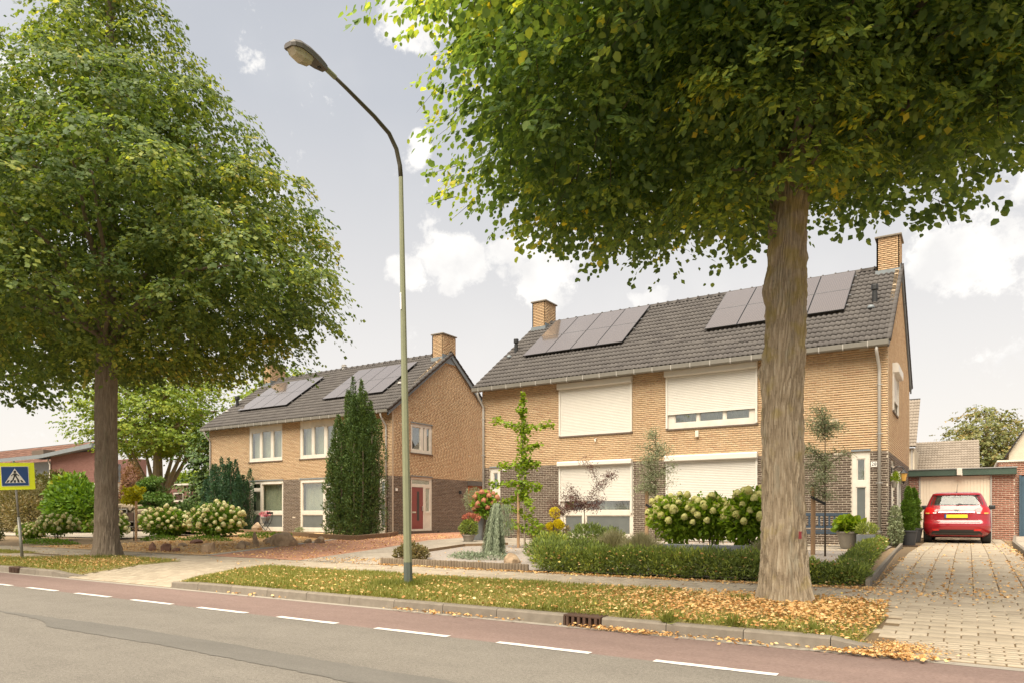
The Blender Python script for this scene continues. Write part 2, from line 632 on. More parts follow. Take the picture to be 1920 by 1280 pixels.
surf('pot_lead', [(.14, .15, .155), (.21, .22, .225)], .7, 8, 5, .1, 80, attr=False)
plain('pot_black', (.03, .03, .032), .6)
plain('lamp_green', (.20, .21, .125), .5, var=.1)
plain('lamp_base', (.085, .10, .085), .5)
plain('lamp_head', (.085, .075, .065), .5)
plain('arm_dark', (.07, .062, .04), .5)
plain('sign_yellow', (.84, .93, .015), .45, var=.02)
plain('sign_blue', (.012, .06, .21), .35)
plain('sign_white', (.78, .76, .70), .4)
plain('galv', (.27, .26, .23), .5, metal=.3)
plain('iron_rust', (.075, .04, .024), .7, metal=.2, var=.3)
plain('void', (.006, .006, .006), .9)
plain('car_red', (.27, .007, .013), .22, coat=1.0, var=.03)
plain('light_red', (.55, .012, .012), .12, coat=.6)
plain('light_white', (.7, .6, .55), .12, coat=.6)
plain('plate_yellow', (.80, .50, .01), .4)
plain('plate_blue', (.02, .07, .30), .4)
plain('chrome', (.75, .74, .72), .15, metal=1.0)
plain('cabin', (.055, .06, .042), .8)
plain('seat_dark', (.035, .033, .03), .8)
plain('amber_glass', (.60, .34, .08), .25)
plain('lens', (.42, .37, .26), .15, coat=.5)
plain('stucco', (.52, .46, .36), .9)
plain('trailer_brown', (.075, .045, .032), .6)
plain('log_end', (.33, .22, .13), .9, var=.25)
plain('cloth_pink', (.55, .10, .14), .7)


def glass(name, refl=(1, 1, 1), tint=(.86, .90, .88), base=0.10):
    m, nt, b = new_mat(name)
    L = nt.links
    nt.nodes.remove(b)
    tr = N_(nt, 'ShaderNodeBsdfTransparent')
    tr.inputs[0].default_value = (*tint, 1)
    gl = N_(nt, 'ShaderNodeBsdfGlossy')
    gl.inputs['Color'].default_value = (*refl, 1)
    gl.inputs['Roughness'].default_value = 0.015
    lw = N_(nt, 'ShaderNodeLayerWeight')
    lw.inputs['Blend'].default_value = .5
    pw = N_(nt, 'ShaderNodeMath', operation='POWER')
    L.new(lw.outputs['Facing'], pw.inputs[0])
    pw.inputs[1].default_value = 3.5
    ad = N_(nt, 'ShaderNodeMath', operation='MULTIPLY_ADD')
    L.new(pw.outputs[0], ad.inputs[0])
    ad.inputs[1].default_value = .6
    ad.inputs[2].default_value = base
    ms = N_(nt, 'ShaderNodeMixShader')
    L.new(ad.outputs[0], ms.inputs[0])
    L.new(tr.outputs[0], ms.inputs[1])
    L.new(gl.outputs[0], ms.inputs[2])
    L.new(ms.outputs[0], nt.nodes['Material Output'].inputs['Surface'])
    MAT[name] = m


glass('window_glass', base=.15)
glass('car_glass', tint=(.62, .66, .62), base=.05)


def solar_mat():
    m, nt, b = new_mat('solar')
    L = nt.links
    geo = N_(nt, 'ShaderNodeNewGeometry')
    sp = N_(nt, 'ShaderNodeSeparateXYZ')
    L.new(geo.outputs['Position'], sp.inputs[0])
    mu = N_(nt, 'ShaderNodeMath', operation='MULTIPLY')
    L.new(sp.outputs[0], mu.inputs[0])
    mu.inputs[1].default_value = 1 / 0.055
    fr = N_(nt, 'ShaderNodeMath', operation='FRACT')
    L.new(mu.outputs[0], fr.inputs[0])
    lt = N_(nt, 'ShaderNodeMath', operation='LESS_THAN')
    L.new(fr.outputs[0], lt.inputs[0])
    lt.inputs[1].default_value = 0.12
    mx = N_(nt, 'ShaderNodeMix', data_type='RGBA')
    L.new(lt.outputs[0], mx.inputs['Factor'])
    mx.inputs['A'].default_value = (.105, .085, .073, 1)
    mx.inputs['B'].default_value = (.19, .16, .14, 1)
    L.new(mx.outputs['Result'], b.inputs['Base Color'])
    b.inputs['Roughness'].default_value = .12
    b.inputs['Specular IOR Level'].default_value = .85
    b.inputs['Coat Weight'].default_value = .8
    b.inputs['Coat Roughness'].default_value = .05
    MAT['solar'] = m


solar_mat()

# leaves
G = lambda *a: a
leafmat('lime_leaf', [(0, (.028, .052, .022)), (.35, (.050, .082, .030)), (.62, (.085, .122, .036)), (.82, (.155, .185, .042)), (.92, (.30, .24, .03)), (1, (.34, .17, .03))], .58, gain=2.75, tcol=(1.35, 1.25, .45))
leafmat('lime_leaf_far', [(0, (.030, .054, .020)), (.4, (.056, .084, .026)), (.65, (.095, .122, .034)), (.82, (.155, .175, .042)), (.95, (.24, .19, .05)), (1, (.32, .15, .04))], .54, gain=2.2, tcol=(1.35, 1.25, .45))
leafmat('maple_green', [(0, (.05, .085, .012)), (.5, (.12, .165, .02)), (1, (.24, .25, .03))], .4, gain=1.6)
leafmat('far_tree', [(0, (.06, .075, .025)), (.5, (.13, .135, .045)), (1, (.26, .17, .06))], .3, gain=1.6)
leafmat('yew_leaf', [(0, (.014, .027, .008)), (.5, (.030, .050, .013)), (1, (.060, .086, .018))], .12, gain=2.4)
leafmat('yew_dark', [(0, (.008, .022, .011)), (.5, (.018, .042, .020)), (1, (.038, .070, .030))], .12, gain=2.3)
leafmat('hedge_leaf', [(0, (.040, .056, .016)), (.45, (.065, .086, .020)), (.75, (.125, .155, .028)), (1, (.25, .25, .04))], .22, gain=2.1)
leafmat('thuja_leaf', [(0, (.03, .065, .008)), (.6, (.07, .125, .012)), (1, (.13, .18, .02))], .2, gain=1.3)
leafmat('hyd_leaf', [(0, (.05, .10, .012)), (.5, (.10, .18, .02)), (.85, (.19, .27, .03)), (1, (.34, .32, .04))], .4, gain=1.45)
leafmat('hyd_flower', [(0, (.46, .36, .13)), (.25, (.58, .52, .22)), (.6, (.68, .64, .34)), (1, (.80, .77, .52))], .25, tcol=(1.05, 1.05, .9), gain=1.08)
leafmat('hyd_pink', [(0, (.40, .10, .08)), (.6, (.50, .22, .12)), (1, (.48, .34, .16))], .25, tcol=(1, 1, 1))
leafmat('pink_flower', [(0, (.55, .10, .16)), (1, (.70, .25, .32))], .25, tcol=(1, 1, 1))
leafmat('ginkgo_leaf', [(0, (.10, .18, .012)), (.5, (.19, .28, .02)), (1, (.32, .38, .04))], .42)
leafmat('lime_yellow', [(0, (.26, .27, .01)), (.5, (.42, .40, .015)), (1, (.52, .48, .02))], .4)
leafmat('gold_leaf', [(0, (.20, .18, .005)), (.5, (.44, .36, .01)), (1, (.58, .47, .02))], .3, gain=1.6)
leafmat('purple_maple', [(0, (.055, .026, .022)), (.6, (.12, .055, .045)), (1, (.19, .10, .07))], .3, tcol=(1.1, .8, .7))
leafmat('silver_leaf', [(0, (.10, .125, .06)), (.5, (.19, .21, .115)), (1, (.30, .31, .20))], .25, tcol=(1.1, 1.1, .8), gain=1.25)
leafmat('cedar_leaf', [(0, (.10, .125, .075)), (.5, (.16, .19, .12)), (1, (.23, .26, .17))], .15, tcol=(1, 1, .9), gain=1.35)
leafmat('olive_bush', [(0, (.05, .058, .018)), (.5, (.10, .105, .03)), (1, (.17, .14, .05))], .25)
leafmat('laurel', [(0, (.05, .11, .012)), (.5, (.11, .20, .02)), (.85, (.19, .28, .03)), (1, (.36, .27, .03))], .35)
leafmat('conifer_green', [(0, (.025, .06, .012)), (.5, (.06, .115, .02)), (1, (.12, .18, .03))], .15, gain=1.4)
leafmat('copper_leaf', [(0, (.10, .05, .025)), (.5, (.20, .10, .055)), (1, (.27, .16, .08))], .25)
leafmat('feather_grass', [(0, (.22, .21, .10)), (.5, (.36, .33, .18)), (1, (.48, .43, .27))], .3, tcol=(1, 1, .8))
leafmat('grass_blade', [(0, (.10, .115, .02)), (.4, (.165, .175, .035)), (.7, (.25, .235, .07)), (1, (.38, .31, .14))], .3, gain=1.25)
leafmat('fallen_leaf', [(0, (.20, .09, .03)), (.25, (.36, .18, .06)), (.5, (.50, .29, .11)), (.75, (.57, .39, .18)), (.92, (.62, .48, .24)), (1, (.62, .46, .04))], .15, tcol=(1, 1, .8), gain=1.2)
leafmat('dry_bush', [(0, (.09, .085, .03)), (.5, (.16, .14, .055)), (1, (.24, .17, .08))], .25)

SM = MAT


# ================================================================== terrain
def gz(x, y):
    return float(np.interp(y, [6.9, 7.1, 11, 18.5], [.118, .12, .15, .36]))


def sheet(name, polys, mat, dz=0.0, kind='structure', label=None, cat=None, zf=gz, sub=True, skirt=False, cuts=()):
    """flat polygons laid on the terrain; each polygon [(x,y)...] is split in y so that it follows the slope"""
    bm = bmesh.new()
    for poly in polys:
        f = bm.faces.new([bm.verts.new((x, y, 0)) for x, y in poly])
    if sub:
        for yc in (6.9, 7.1, 8.4, 11, 18.5):
            g_ = bm.verts[:] + bm.edges[:] + bm.faces[:]
            bmesh.ops.bisect_plane(bm, geom=g_, plane_co=(0, yc, 0), plane_no=(0, 1, 0))
    for xc in cuts:
        g_ = bm.verts[:] + bm.edges[:] + bm.faces[:]
        bmesh.ops.bisect_plane(bm, geom=g_, plane_co=(xc, 0, 0), plane_no=(1, 0, 0))
    for yc in ((7.4, 7.7, 8.0, 8.8, 9.2) if cuts else ()):
        g_ = bm.verts[:] + bm.edges[:] + bm.faces[:]
        bmesh.ops.bisect_plane(bm, geom=g_, plane_co=(0, yc, 0), plane_no=(0, 1, 0))
    for v in bm.verts:
        v.co.z = zf(v.co.x, v.co.y) + dz
    bmesh.ops.recalc_face_normals(bm, faces=bm.faces)
    me = bpy.data.meshes.new(name)
    for f in bm.faces:
        if f.normal.z < 0:
            f.normal_flip()
    if skirt:
        for q in [e_ for e_ in bm.edges if len(e_.link_faces) == 1]:
            a, b = q.verts
            bm.faces.new((b, a, bm.verts.new(a.co - Vector((0, 0, .16))), bm.verts.new(b.co - Vector((0, 0, .16)))))
    bm.to_mesh(me)
    bm.free()
    me.materials.append(MAT[mat])
    o = link(name, me)
    return tag(o, label, cat, None, kind)


FLAT = lambda x, y: 0.0
sheet('road', [[(-160, -16), (90, -16), (90, 5.63), (-160, 5.63)]], 'asphalt', zf=FLAT, label='grey asphalt carriageway in the foreground', cat='road', sub=False)
road = bpy.data.objects['road']
lane = sheet('cycle_lane', [[(-160, 5.63), (90, 5.63), (90, 6.80), (-160, 6.80)]], 'red_asphalt', zf=FLAT, label='red asphalt cycle lane along the kerb', cat='cycle lane', sub=False)
sheet('gutter_strip', [[(-160, 6.80), (90, 6.80), (90, 6.93), (-160, 6.93)]], 'paver_grey', zf=FLAT, dz=.002, label='thin pale gutter strip at the foot of the kerb', cat='gutter', sub=False)
# old repair strip in the asphalt
up_e = [(-12.5, 4.08), (-10.3, 4.10), (-8.9, 4.16), (-8.25, 4.22), (-7.04, 4.23), (-5.46, 4.19), (-4.57, 4.16), (-3.67, 4.14), (-2, 4.12), (4, 4.1)]
lo_e = [(4, 3.68), (-2, 3.70), (-3.8, 3.71), (-4.63, 3.77), (-5.36, 3.78), (-6.38, 3.82), (-7.27, 3.80), (-8.4, 3.78), (-9.0, 3.98), (-10.3, 4.05), (-12.5, 4.05)]
mb = MB()
jit = lambda p: (p[0], p[1] + random.uniform(-.015, .015), .004)


def dens(pp):
    o = []
    for a, b in zip(pp[:-1], pp[1:]):
        for t in range(12):
            o.append((a[0] + (b[0] - a[0]) * t / 12, a[1] + (b[1] - a[1]) * t / 12))
    return o + [pp[-1]]


pp = [jit(p) for p in dens(lo_e[::-1]) + dens(up_e[::-1])]
mb.add(pp, [tuple(range(len(pp)))])
o = mb.build('asphalt_patch', SM['asphalt_patch'], road)
mb = MB()
for i in range(-14, 24):      # thin crack-sealing stripe off the repair strip
    pass
# lane dashes
for k in range(-22, 6):
    x0 = -2.21 - 1.577 * (k - 0)
    x0 = -2.205 + 1.577 * k
    mb = MB()
    pts = []
    n = 14
    for i in range(n + 1):
        pts.append((x0 + .985 * i / n, 5.595 + random.uniform(-.006, .006), .005))
    for i in range(n, -1, -1):
        pts.append((x0 + .985 * i / n, 5.685 + random.uniform(-.006, .006), .005))
    mb.add(pts, [tuple(range(len(pts)))])
    mb.build('lane_dash', SM['paint'], lane)

# ground sheet to the horizon
bm = bmesh.new()
ys = [9.4, 11, 18.5, 60, 200, 900]
xs = [-900, -200, -60, 60, 200, 900]
vv = [[bm.verts.new((x, y, (gz(x, y) if y < 200 else .36) - .03)) for x in xs] for y in ys]
for j in range(len(ys) - 1):
    for i in range(len(xs) - 1):
        bm.faces.new((vv[j][i], vv[j][i + 1], vv[j + 1][i + 1], vv[j + 1][i]))
f = bm.faces.new([bm.verts.new(p) for p in ((-900, -300, -.05), (900, -300, -.05), (900, 9.5, -.05), (-900, 9.5, -.05))])
me = bpy.data.meshes.new('ground')
bm.to_mesh(me)
bm.free()
me.materials.append(SM['soil'])
tag(link('ground', me), 'bare brown earth ground under the gardens', 'ground', None, 'structure')

VC = [-15.9 + .12 * i for i in range(11)] + [-12.9 + .12 * i for i in range(15)] + [-1.45 + .1 * i for i in range(8)]
MAINV = [(-11.25, 7.02), (-.86, 7.02), (-.74, 8.4), (-.80, 9.6), (-1.2, 9.85), (-5, 9.66), (-12.25, 9.66), (-11.75, 7.9)]
LEFTV = [(-24, 7.02), (-14.75, 7.02), (-15.0, 8.2), (-15.4, 9.75), (-18.9, 10.0), (-20.1, 8.45), (-24, 8.2)]
LEFT2 = [(-34, 9.1), (-22.6, 9.15), (-22.2, 9.75), (-34, 9.8)]
def ramp_z(x, y):
    b = gz(x, y)
    if y < 8.6:
        b = float(np.interp(y, [6.9, 8.6], [.012, gz(x, 8.6)]))
    return b


def verge_z(x, y):
    """verge surface: dips to the driveway entrances at its ends"""
    xl = float(np.interp(y, [7.0, 7.9, 9.66], [-11.25, -11.75, -12.25]))
    xr = float(np.interp(y, [7.0, 8.4, 9.7], [-.86, -.74, -.80]))
    xe = float(np.interp(y, [7.0, 8.2, 9.75], [-14.75, -15.0, -15.4]))
    d = min((abs(x - xl), abs(x - xr), abs(x - xe)))
    k = max(0.0, 1 - d / .55)
    k = k * k * (3 - 2 * k)
    return gz(x, y) + (ramp_z(x, y) - gz(x, y)) * k


sheet('grass_verge', [MAINV], 'verge_soil', zf=verge_z, cuts=VC, dz=.0, label='grass verge strewn with leaves around the lamp post', cat='verge', skirt=True)
sheet('grass_verge', [LEFTV, LEFT2], 'verge_soil', zf=verge_z, cuts=VC, dz=.0, label='grass verge around the crossing sign', cat='verge', skirt=True)
sheet('verge_far', [[(-160, 7.02), (-24, 7.02), (-24, 9.5), (-160, 9.5)], [(5, 7.02), (90, 7.02), (90, 9.5), (5, 9.5)]], 'verge_soil', label='grass verge further along the road', cat='verge')


# paved beds (sand joints) and pavers as pieces
def ramp_z(x, y):
    b = gz(x, y)
    if y < 8.6:
        b = float(np.interp(y, [6.9, 8.6], [.012, gz(x, 8.6)]))
    return b


pv = sheet('pavement', [[(-60, 9.55), (5, 9.55), (5, 11.35), (-60, 11.35)], [(-30, 8.0), (-18.9, 8.0), (-18.9, 9.55), (-30, 9.55)]], 'joint_sand', dz=-.012, label='tiled pavement behind the grass verge', cat='pavement')
dr = sheet('driveway', [[(-.95, 6.93), (5, 6.93), (5, 9.55), (-.95, 9.55)], [(-1.15, 11.35), (1.02, 11.35), (1.02, 30.0), (-1.80, 30), (-1.75, 23), (-1.42, 21)], [(1.02, 11.35), (5, 11.35), (5, 16), (1.02, 16)]], 'joint_sand', dz=-.012, zf=ramp_z, label='slab driveway in front of the red car', cat='driveway')
ap = sheet('driveway_entrance', [[(-14.72, 6.93), (-11.22, 6.93), (-11.75, 7.9), (-12.3, 9.55), (-15.45, 9.55), (-14.95, 8.2)]], 'joint_sand', dz=-.012, zf=ramp_z, label='paved driveway entrance between the two verges', cat='driveway')

TILE_V = np.array([(-.5, -.5, -1), (.5, -.5, -1), (.5, .5, -1), (-.5, .5, -1), (-.5, -.5, -.12), (.5, -.5, -.12), (.5, .5, -.12), (-.5, .5, -.12),
                   (-.475, -.475, 0), (.475, -.475, 0), (.475, .475, 0), (-.475, .475, 0)])
TILE_F = [(0, 1, 5, 4), (1, 2, 6, 5), (2, 3, 7, 6), (3, 0, 4, 7), (4, 5, 9, 8), (5, 6, 10, 9), (6, 7, 11, 10), (7, 4, 8, 11), (8, 9, 10, 11)]


def in_poly(x, y, poly):
    c = False
    n = len(poly)
    for i in range(n):
        x1, y1 = poly[i]
        x2, y2 = poly[(i + 1) % n]
        if (y1 > y) != (y2 > y) and x < (x2 - x1) * (y - y1) / (y2 - y1) + x1:
            c = not c
    return c


def pave(name, parent, x0, x1, y0, y1, w, h, mat, zf, ok=None, n_ind=300, bond=.5, joint=.013, jz=.004, field=None):
    T, rn = [], []
    rows = int(round((y1 - y0) / h))
    for r_ in range(rows):
        yc = y0 + (r_ + .5) * h
        off = (r_ % 2) * bond * w
        x = x0 - off
        while x < x1 - .01:
            a, b = max(x, x0), min(x + w, x1)
            x += w
            if b - a < .03:
                continue
            xc = (a + b) / 2
            if ok and not ok(xc, yc):
                continue
            s = (zf(xc, yc + .05) - zf(xc, yc - .05)) / .1
            nn = Vector((random.gauss(0, .006), -s + random.gauss(0, .006), 1)).normalized()
            yy = Vector((0, 1, s)).normalized()
            xx = yy.cross(nn)
            T.append(TM((xc, yc, zf(xc, yc) + random.uniform(-jz, jz) * .6), b - a - joint, h - joint, .05, xx, yy, nn))
            rn.append(random.random())
    pieces(name, parent, TILE_V, TILE_F, T, SM[mat], rn, n_ind, field=field)


pave('paving_tile', pv, -34, 4.6, 9.76, 11.26, .3, .3, 'paver', gz, ok=lambda x, y: not in_poly(x, y, MAINV) and not in_poly(x, y, LEFTV), n_ind=300, field='paving_field')
pave('paving_tile', pv, -29, -20.2, 8.2, 9.4, .3, .3, 'paver', gz, ok=lambda x, y: not in_poly(x, y, LEFTV) and not in_poly(x, y, LEFT2), n_ind=0, field='paving_field')
pave('driveway_slab', dr, -1.14, 3.4, 11.35, 29.95, .3, .31, 'paver', gz, ok=lambda x, y: (x < 1.0 or y < 16) and (x > -1.12 or True), n_ind=300, bond=0, jz=.008, field='slab_field')
pave('entrance_block', dr, -1.0, 3.2, 7.62, 9.75, .27, .17, 'paver', ramp_z, ok=lambda x, y: not in_poly(x - .03, y, MAINV), n_ind=220, field='entrance_block_field')
pave('entrance_sett', dr, -.58, 3.0, 6.94, 7.62, .21, .075, 'paver', ramp_z, n_ind=80, field='entrance_sett_field')
ENT = [(-14.70, 6.95), (-11.25, 6.95), (-11.80, 7.9), (-12.35, 9.68), (-15.4, 9.68), (-14.98, 8.2)]
pave('entrance_block', ap, -15.5, -11.2, 6.95, 9.7, .21, .11, 'paver', ramp_z, ok=lambda x, y: in_poly(x, y, ENT), n_ind=200, field='entrance_block_field')

# kerbs --------------------------------------------------------------
kerb = tag(link('kerb', MB().box(-11.1, -.9, 6.96, 7.0, -.05, .05).mesh('kerb', SM['joint_sand'])), 'concrete kerb with a drain along the main verge', 'kerb', None, 'structure')
kerb2 = tag(link('kerb', MB().box(-60, -14.9, 6.96, 7.0, -.05, .05).mesh('kerb', SM['joint_sand'])), 'concrete kerb along the verge by the crossing sign', 'kerb', None, 'structure')


def kerb_stone(parent, x0, x1, za=.12, zb=.12, ya=0.0, yb=0.0):
    mbk = MB()
    V, F = [], []
    prof = [(6.905, -.05), (6.915, .85), (6.928, .96), (6.95, 1.0), (7.045, 1.0), (7.05, -.05)]
    nseg = 4
    for i in range(nseg + 1):
        t = i / nseg
        x = x0 + (x1 - x0) * t
        for (y, zz) in prof:
            z = (za + (zb - za) * t) * zz if zz > 0 else -.05
            V.append((x, y + ya + (yb - ya) * t * t, z))
    n = len(prof)
    for i in range(nseg):
        for k in range(n - 1):
            F.append((i * n + k, (i + 1) * n + k, (i + 1) * n + k + 1, i * n + k + 1))
    F.append(tuple(range(n)))
    F.append(tuple(nseg * n + k for k in range(n))[::-1])
    mbk.add(V, F, random.random())
    return mbk.build('kerb_stone', SM['kerb_concrete'], parent)


kx = [-11.18, -10.45, -9.6, -8.75, -7.9, -7.05, -6.25, -5.45, -4.65, -3.76]
for a, b in zip(kx[:-1], kx[1:]):
    kerb_stone(kerb, a + .004, b - .004, .12 if a > -11.1 else .10, .12)
for a, b in zip([-3.30, -2.58, -1.81], [-2.58, -1.81, -1.04]):
    kerb_stone(kerb, a + .004, b - .004)
kerb_stone(kerb, -1.036, -.62, .12, .03, 0, .22)
kx2 = [-17.055 - .8 * i for i in range(26)][::-1]
for a, b in list(zip(kx2[:-1], kx2[1:])) + [(-16.595, -15.9), (-15.9, -15.2)]:
    kerb_stone(kerb2, a + .004, b - .004)
kerb_stone(kerb2, -15.2, -14.45, .12, .03, 0, .2)


def gully(x0, x1, label):
    g_ = empty('kerb_drain', ((x0 + x1) / 2, 6.97, 0), label, 'drain')
    m_ = MB()
    m_.box(x0, x1, 6.90, 7.10, .105, .125)
    m_.box(x0, x0 + .02, 6.90, 7.08, -.02, .105).box(x1 - .02, x1, 6.90, 7.08, -.02, .105)
    m_.build('housing', SM['iron_rust'], g_, bevel=.004)
    MB().box(x0 + .02, x1 - .02, 6.97, 7.0, -.02, .105).build('void', SM['void'], g_)
    n = 6
    for i in range(n):
        xx = x0 + .02 + (x1 - x0 - .04) * (i + .5) / n
        MB().box(xx - .016, xx + .016, 6.888, 6.96, -.005, .105).build('grate_bar', SM['iron_rust'], g_)


gully(-3.755, -3.305, 'rusty kerb drain grate in the main kerb')
gully(-17.05, -16.6, 'small kerb drain grate near the crossing sign')

# driveways and beds -------------------------------------------------
REDD = [(-16.5, 11.26), (-13.1, 11.26), (-13.9, 14.5), (-15.2, 18.5), (-16.0, 22), (-16.0, 34), (-21.4, 34), (-21.0, 25), (-20.2, 22), (-18.3, 16.5)]
GREYP = [(-13.1, 11.26), (-10.65, 11.26), (-10.9, 13.0), (-11.8, 14.2), (-12.2, 16.5), (-11.3, 17.4), (-8.8, 19.0), (-8.8, 20.2), (-13, 21.0), (-13, 22.1), (-16.0, 22.1), (-15.2, 18.5), (-13.9, 14.5)]


def brickfloor(name, c1, c2, mortar, sc_):
    m, nt, b = new_mat(name)
    L = nt.links
    geo = N_(nt, 'ShaderNodeNewGeometry')
    br = N_(nt, 'ShaderNodeTexBrick')
    br.inputs['Scale'].default_value = sc_
    br.inputs['Color1'].default_value = (*c1, 1)
    br.inputs['Color2'].default_value = (*c2, 1)
    br.inputs['Mortar'].default_value = (*mortar, 1)
    br.inputs['Mortar Size'].default_value = .012
    L.new(geo.outputs['Position'], br.inputs['Vector'])
    nz_ = N_(nt, 'ShaderNodeTexNoise')
    nz_.inputs['Scale'].default_value = 1.2
    nz_.inputs['Detail'].default_value = 6
    L.new(geo.outputs['Position'], nz_.inputs['Vector'])
    mx = N_(nt, 'ShaderNodeMix', data_type='RGBA', blend_type='OVERLAY')
    mx.inputs['Factor'].default_value = .5
    L.new(br.outputs[0], mx.inputs['A'])
    L.new(nz_.outputs[0], mx.inputs['B'])
    L.new(mx.outputs['Result'], b.inputs['Base Color'])
    b.inputs['Roughness'].default_value = .9
    bp = N_(nt, 'ShaderNodeBump')
    bp.inputs['Strength'].default_value = .4
    bp.inputs['Distance'].default_value = .01
    L.new(br.outputs['Fac'], bp.inputs['Height'])
    bp.invert = True
    L.new(bp.outputs[0], b.inputs['Normal'])
    MAT[name] = m


brickfloor('red_pavers', (.32, .15, .088), (.40, .20, .12), (.24, .14, .08), 2.4)
brickfloor('grey_pavers', (.30, .255, .20), (.36, .31, .245), (.21, .17, .12), 2.4)
sheet('red_driveway', [REDD], 'red_pavers', dz=.004, label='red brick driveway between the two houses', cat='driveway')
sheet('garden_path', [GREYP], 'grey_pavers', dz=.006, label='grey paved path to the near house', cat='path')
strip = [(-16.85, 11.26), (-16.5, 11.26), (-18.3, 16.5), (-20.2, 22), (-20.5, 22), (-18.65, 16.5)]
sheet('edging_strip', [strip], 'grey_pavers', dz=.007, label='thin grey paver edging beside the red driveway', cat='path')
sheet('leaf_gravel_bed', [[(-26.5, 11.26), (-16.85, 11.26), (-18.65, 16.5), (-20.5, 22), (-20.8, 23.5), (-34, 23.5), (-34, 19.5), (-27, 17), (-24.5, 14)]], 'leaf_bed', dz=.008, label='gravel bed covered in fallen leaves with boulders', cat='gravel bed')
BED = [(-10.65, 11.26), (-1.55, 11.9), (-1.75, 22.0), (-8.8, 22.0), (-8.8, 19.0), (-11.3, 17.4), (-12.2, 16.5), (-11.8, 14.2), (-10.9, 13.0)]
sheet('slate_bed', [BED], 'gravel_slate', dz=.008, label='slate chip garden bed before the near house', cat='gravel bed')
sheet('terrace', [[(-4.6, 18.2), (-1.8, 18.2), (-1.8, 22), (-4.6, 22)]], 'grey_pavers', dz=.014, label='small paved terrace under the bench', cat='terrace')
sheet('parking_strip', [[(-60, 13.5), (-30, 15.5), (-27.5, 16), (-28, 19), (-33, 21.6), (-60, 22)]], 'grey_pavers', dz=.008, label='grey paved strip beneath the trailer', cat='driveway')
ne = tag(link('neighbour_terrace', MB().prism([(1.08, 16.0), (6, 16.0), (6, 30), (1.35, 30), (1.0, 23)], 0.2, lambda x, y: gz(x, y) + .12).mesh('neighbour_terrace', SM['grey_pavers'])), 'raised paved strip beside the car driveway', 'path', None, 'structure')


# ================================================================== houses
def subtract(iv, a, b):
    o = []
    for p, q in iv:
        if b <= p or a >= q:
            o.append((p, q))
        else:
            if a > p: o.append((p, a))
            if b < q: o.append((b, q))
    return o


def brick_wall(house, name, O, U, N, z0, z1, w0, w1, openings, mat, mortar, lim=None, n_ind=300, wild=True, course=.0655, bl=.222, joint=.0105, depth=.10):
    """mortar body with real bricks proud of it; lim(z)->(u0,u1) narrows the rows of a gable"""
    body = MB()
    T, rn = [], []
    k = 0
    U3, N3 = np.array(U), np.array(N)
    z = z0
    while z < z1 - .02:
        zb = min(z + course, z1)
        zm = (z + zb) / 2
        lo, hi = (w0, w1) if lim is None else lim(zm)
        iv = [(lo, hi)] if hi - lo > .03 else []
        for (a, b, c, d) in openings:
            if c < zm < d:
                iv = subtract(iv, a, b)
        off = (k % 2) * bl / 2 + random.uniform(-.012, .012) if not wild else random.random() * bl
        for p, q in iv:
            body.obox(O, U, N, p, q, -depth, -.0035, z, zb)
            x = math.floor((p - off) / bl) * bl + off
            while x < q:
                a, b = max(x, p), min(x + bl, q)
                x += bl
                L_ = b - a - (joint if b < q else joint * .5)
                if L_ < .025:
                    continue
                uc = a + L_ / 2
                pr = random.gauss(0, .0012)
                c = np.array(O) + U3 * uc + N3 * (-depth / 2 + pr) + np.array((0, 0, (z + zb - joint) / 2 + random.gauss(0, .0008)))
                T.append(TM(c, L_, depth, zb - z - joint, U, N))
                rn.append(min(.999, max(0, random.gauss(.5, .23))))
        z = zb
        k += 1
    wall = body.build(name, SM[mortar], house)
    bf = [q for q in BOXF if q != (0, 1, 5, 4)]
    if n_ind == 0 and course > .07:
        bf = [BOXF[0], BOXF[1], BOXF[4]]
    pieces('brick', wall, BOXV, bf if Vector(U).cross(Vector(N)).z > 0 else [q[::-1] for q in bf], T, SM[mat], rn, n_ind, field='brick_field')
    return wall


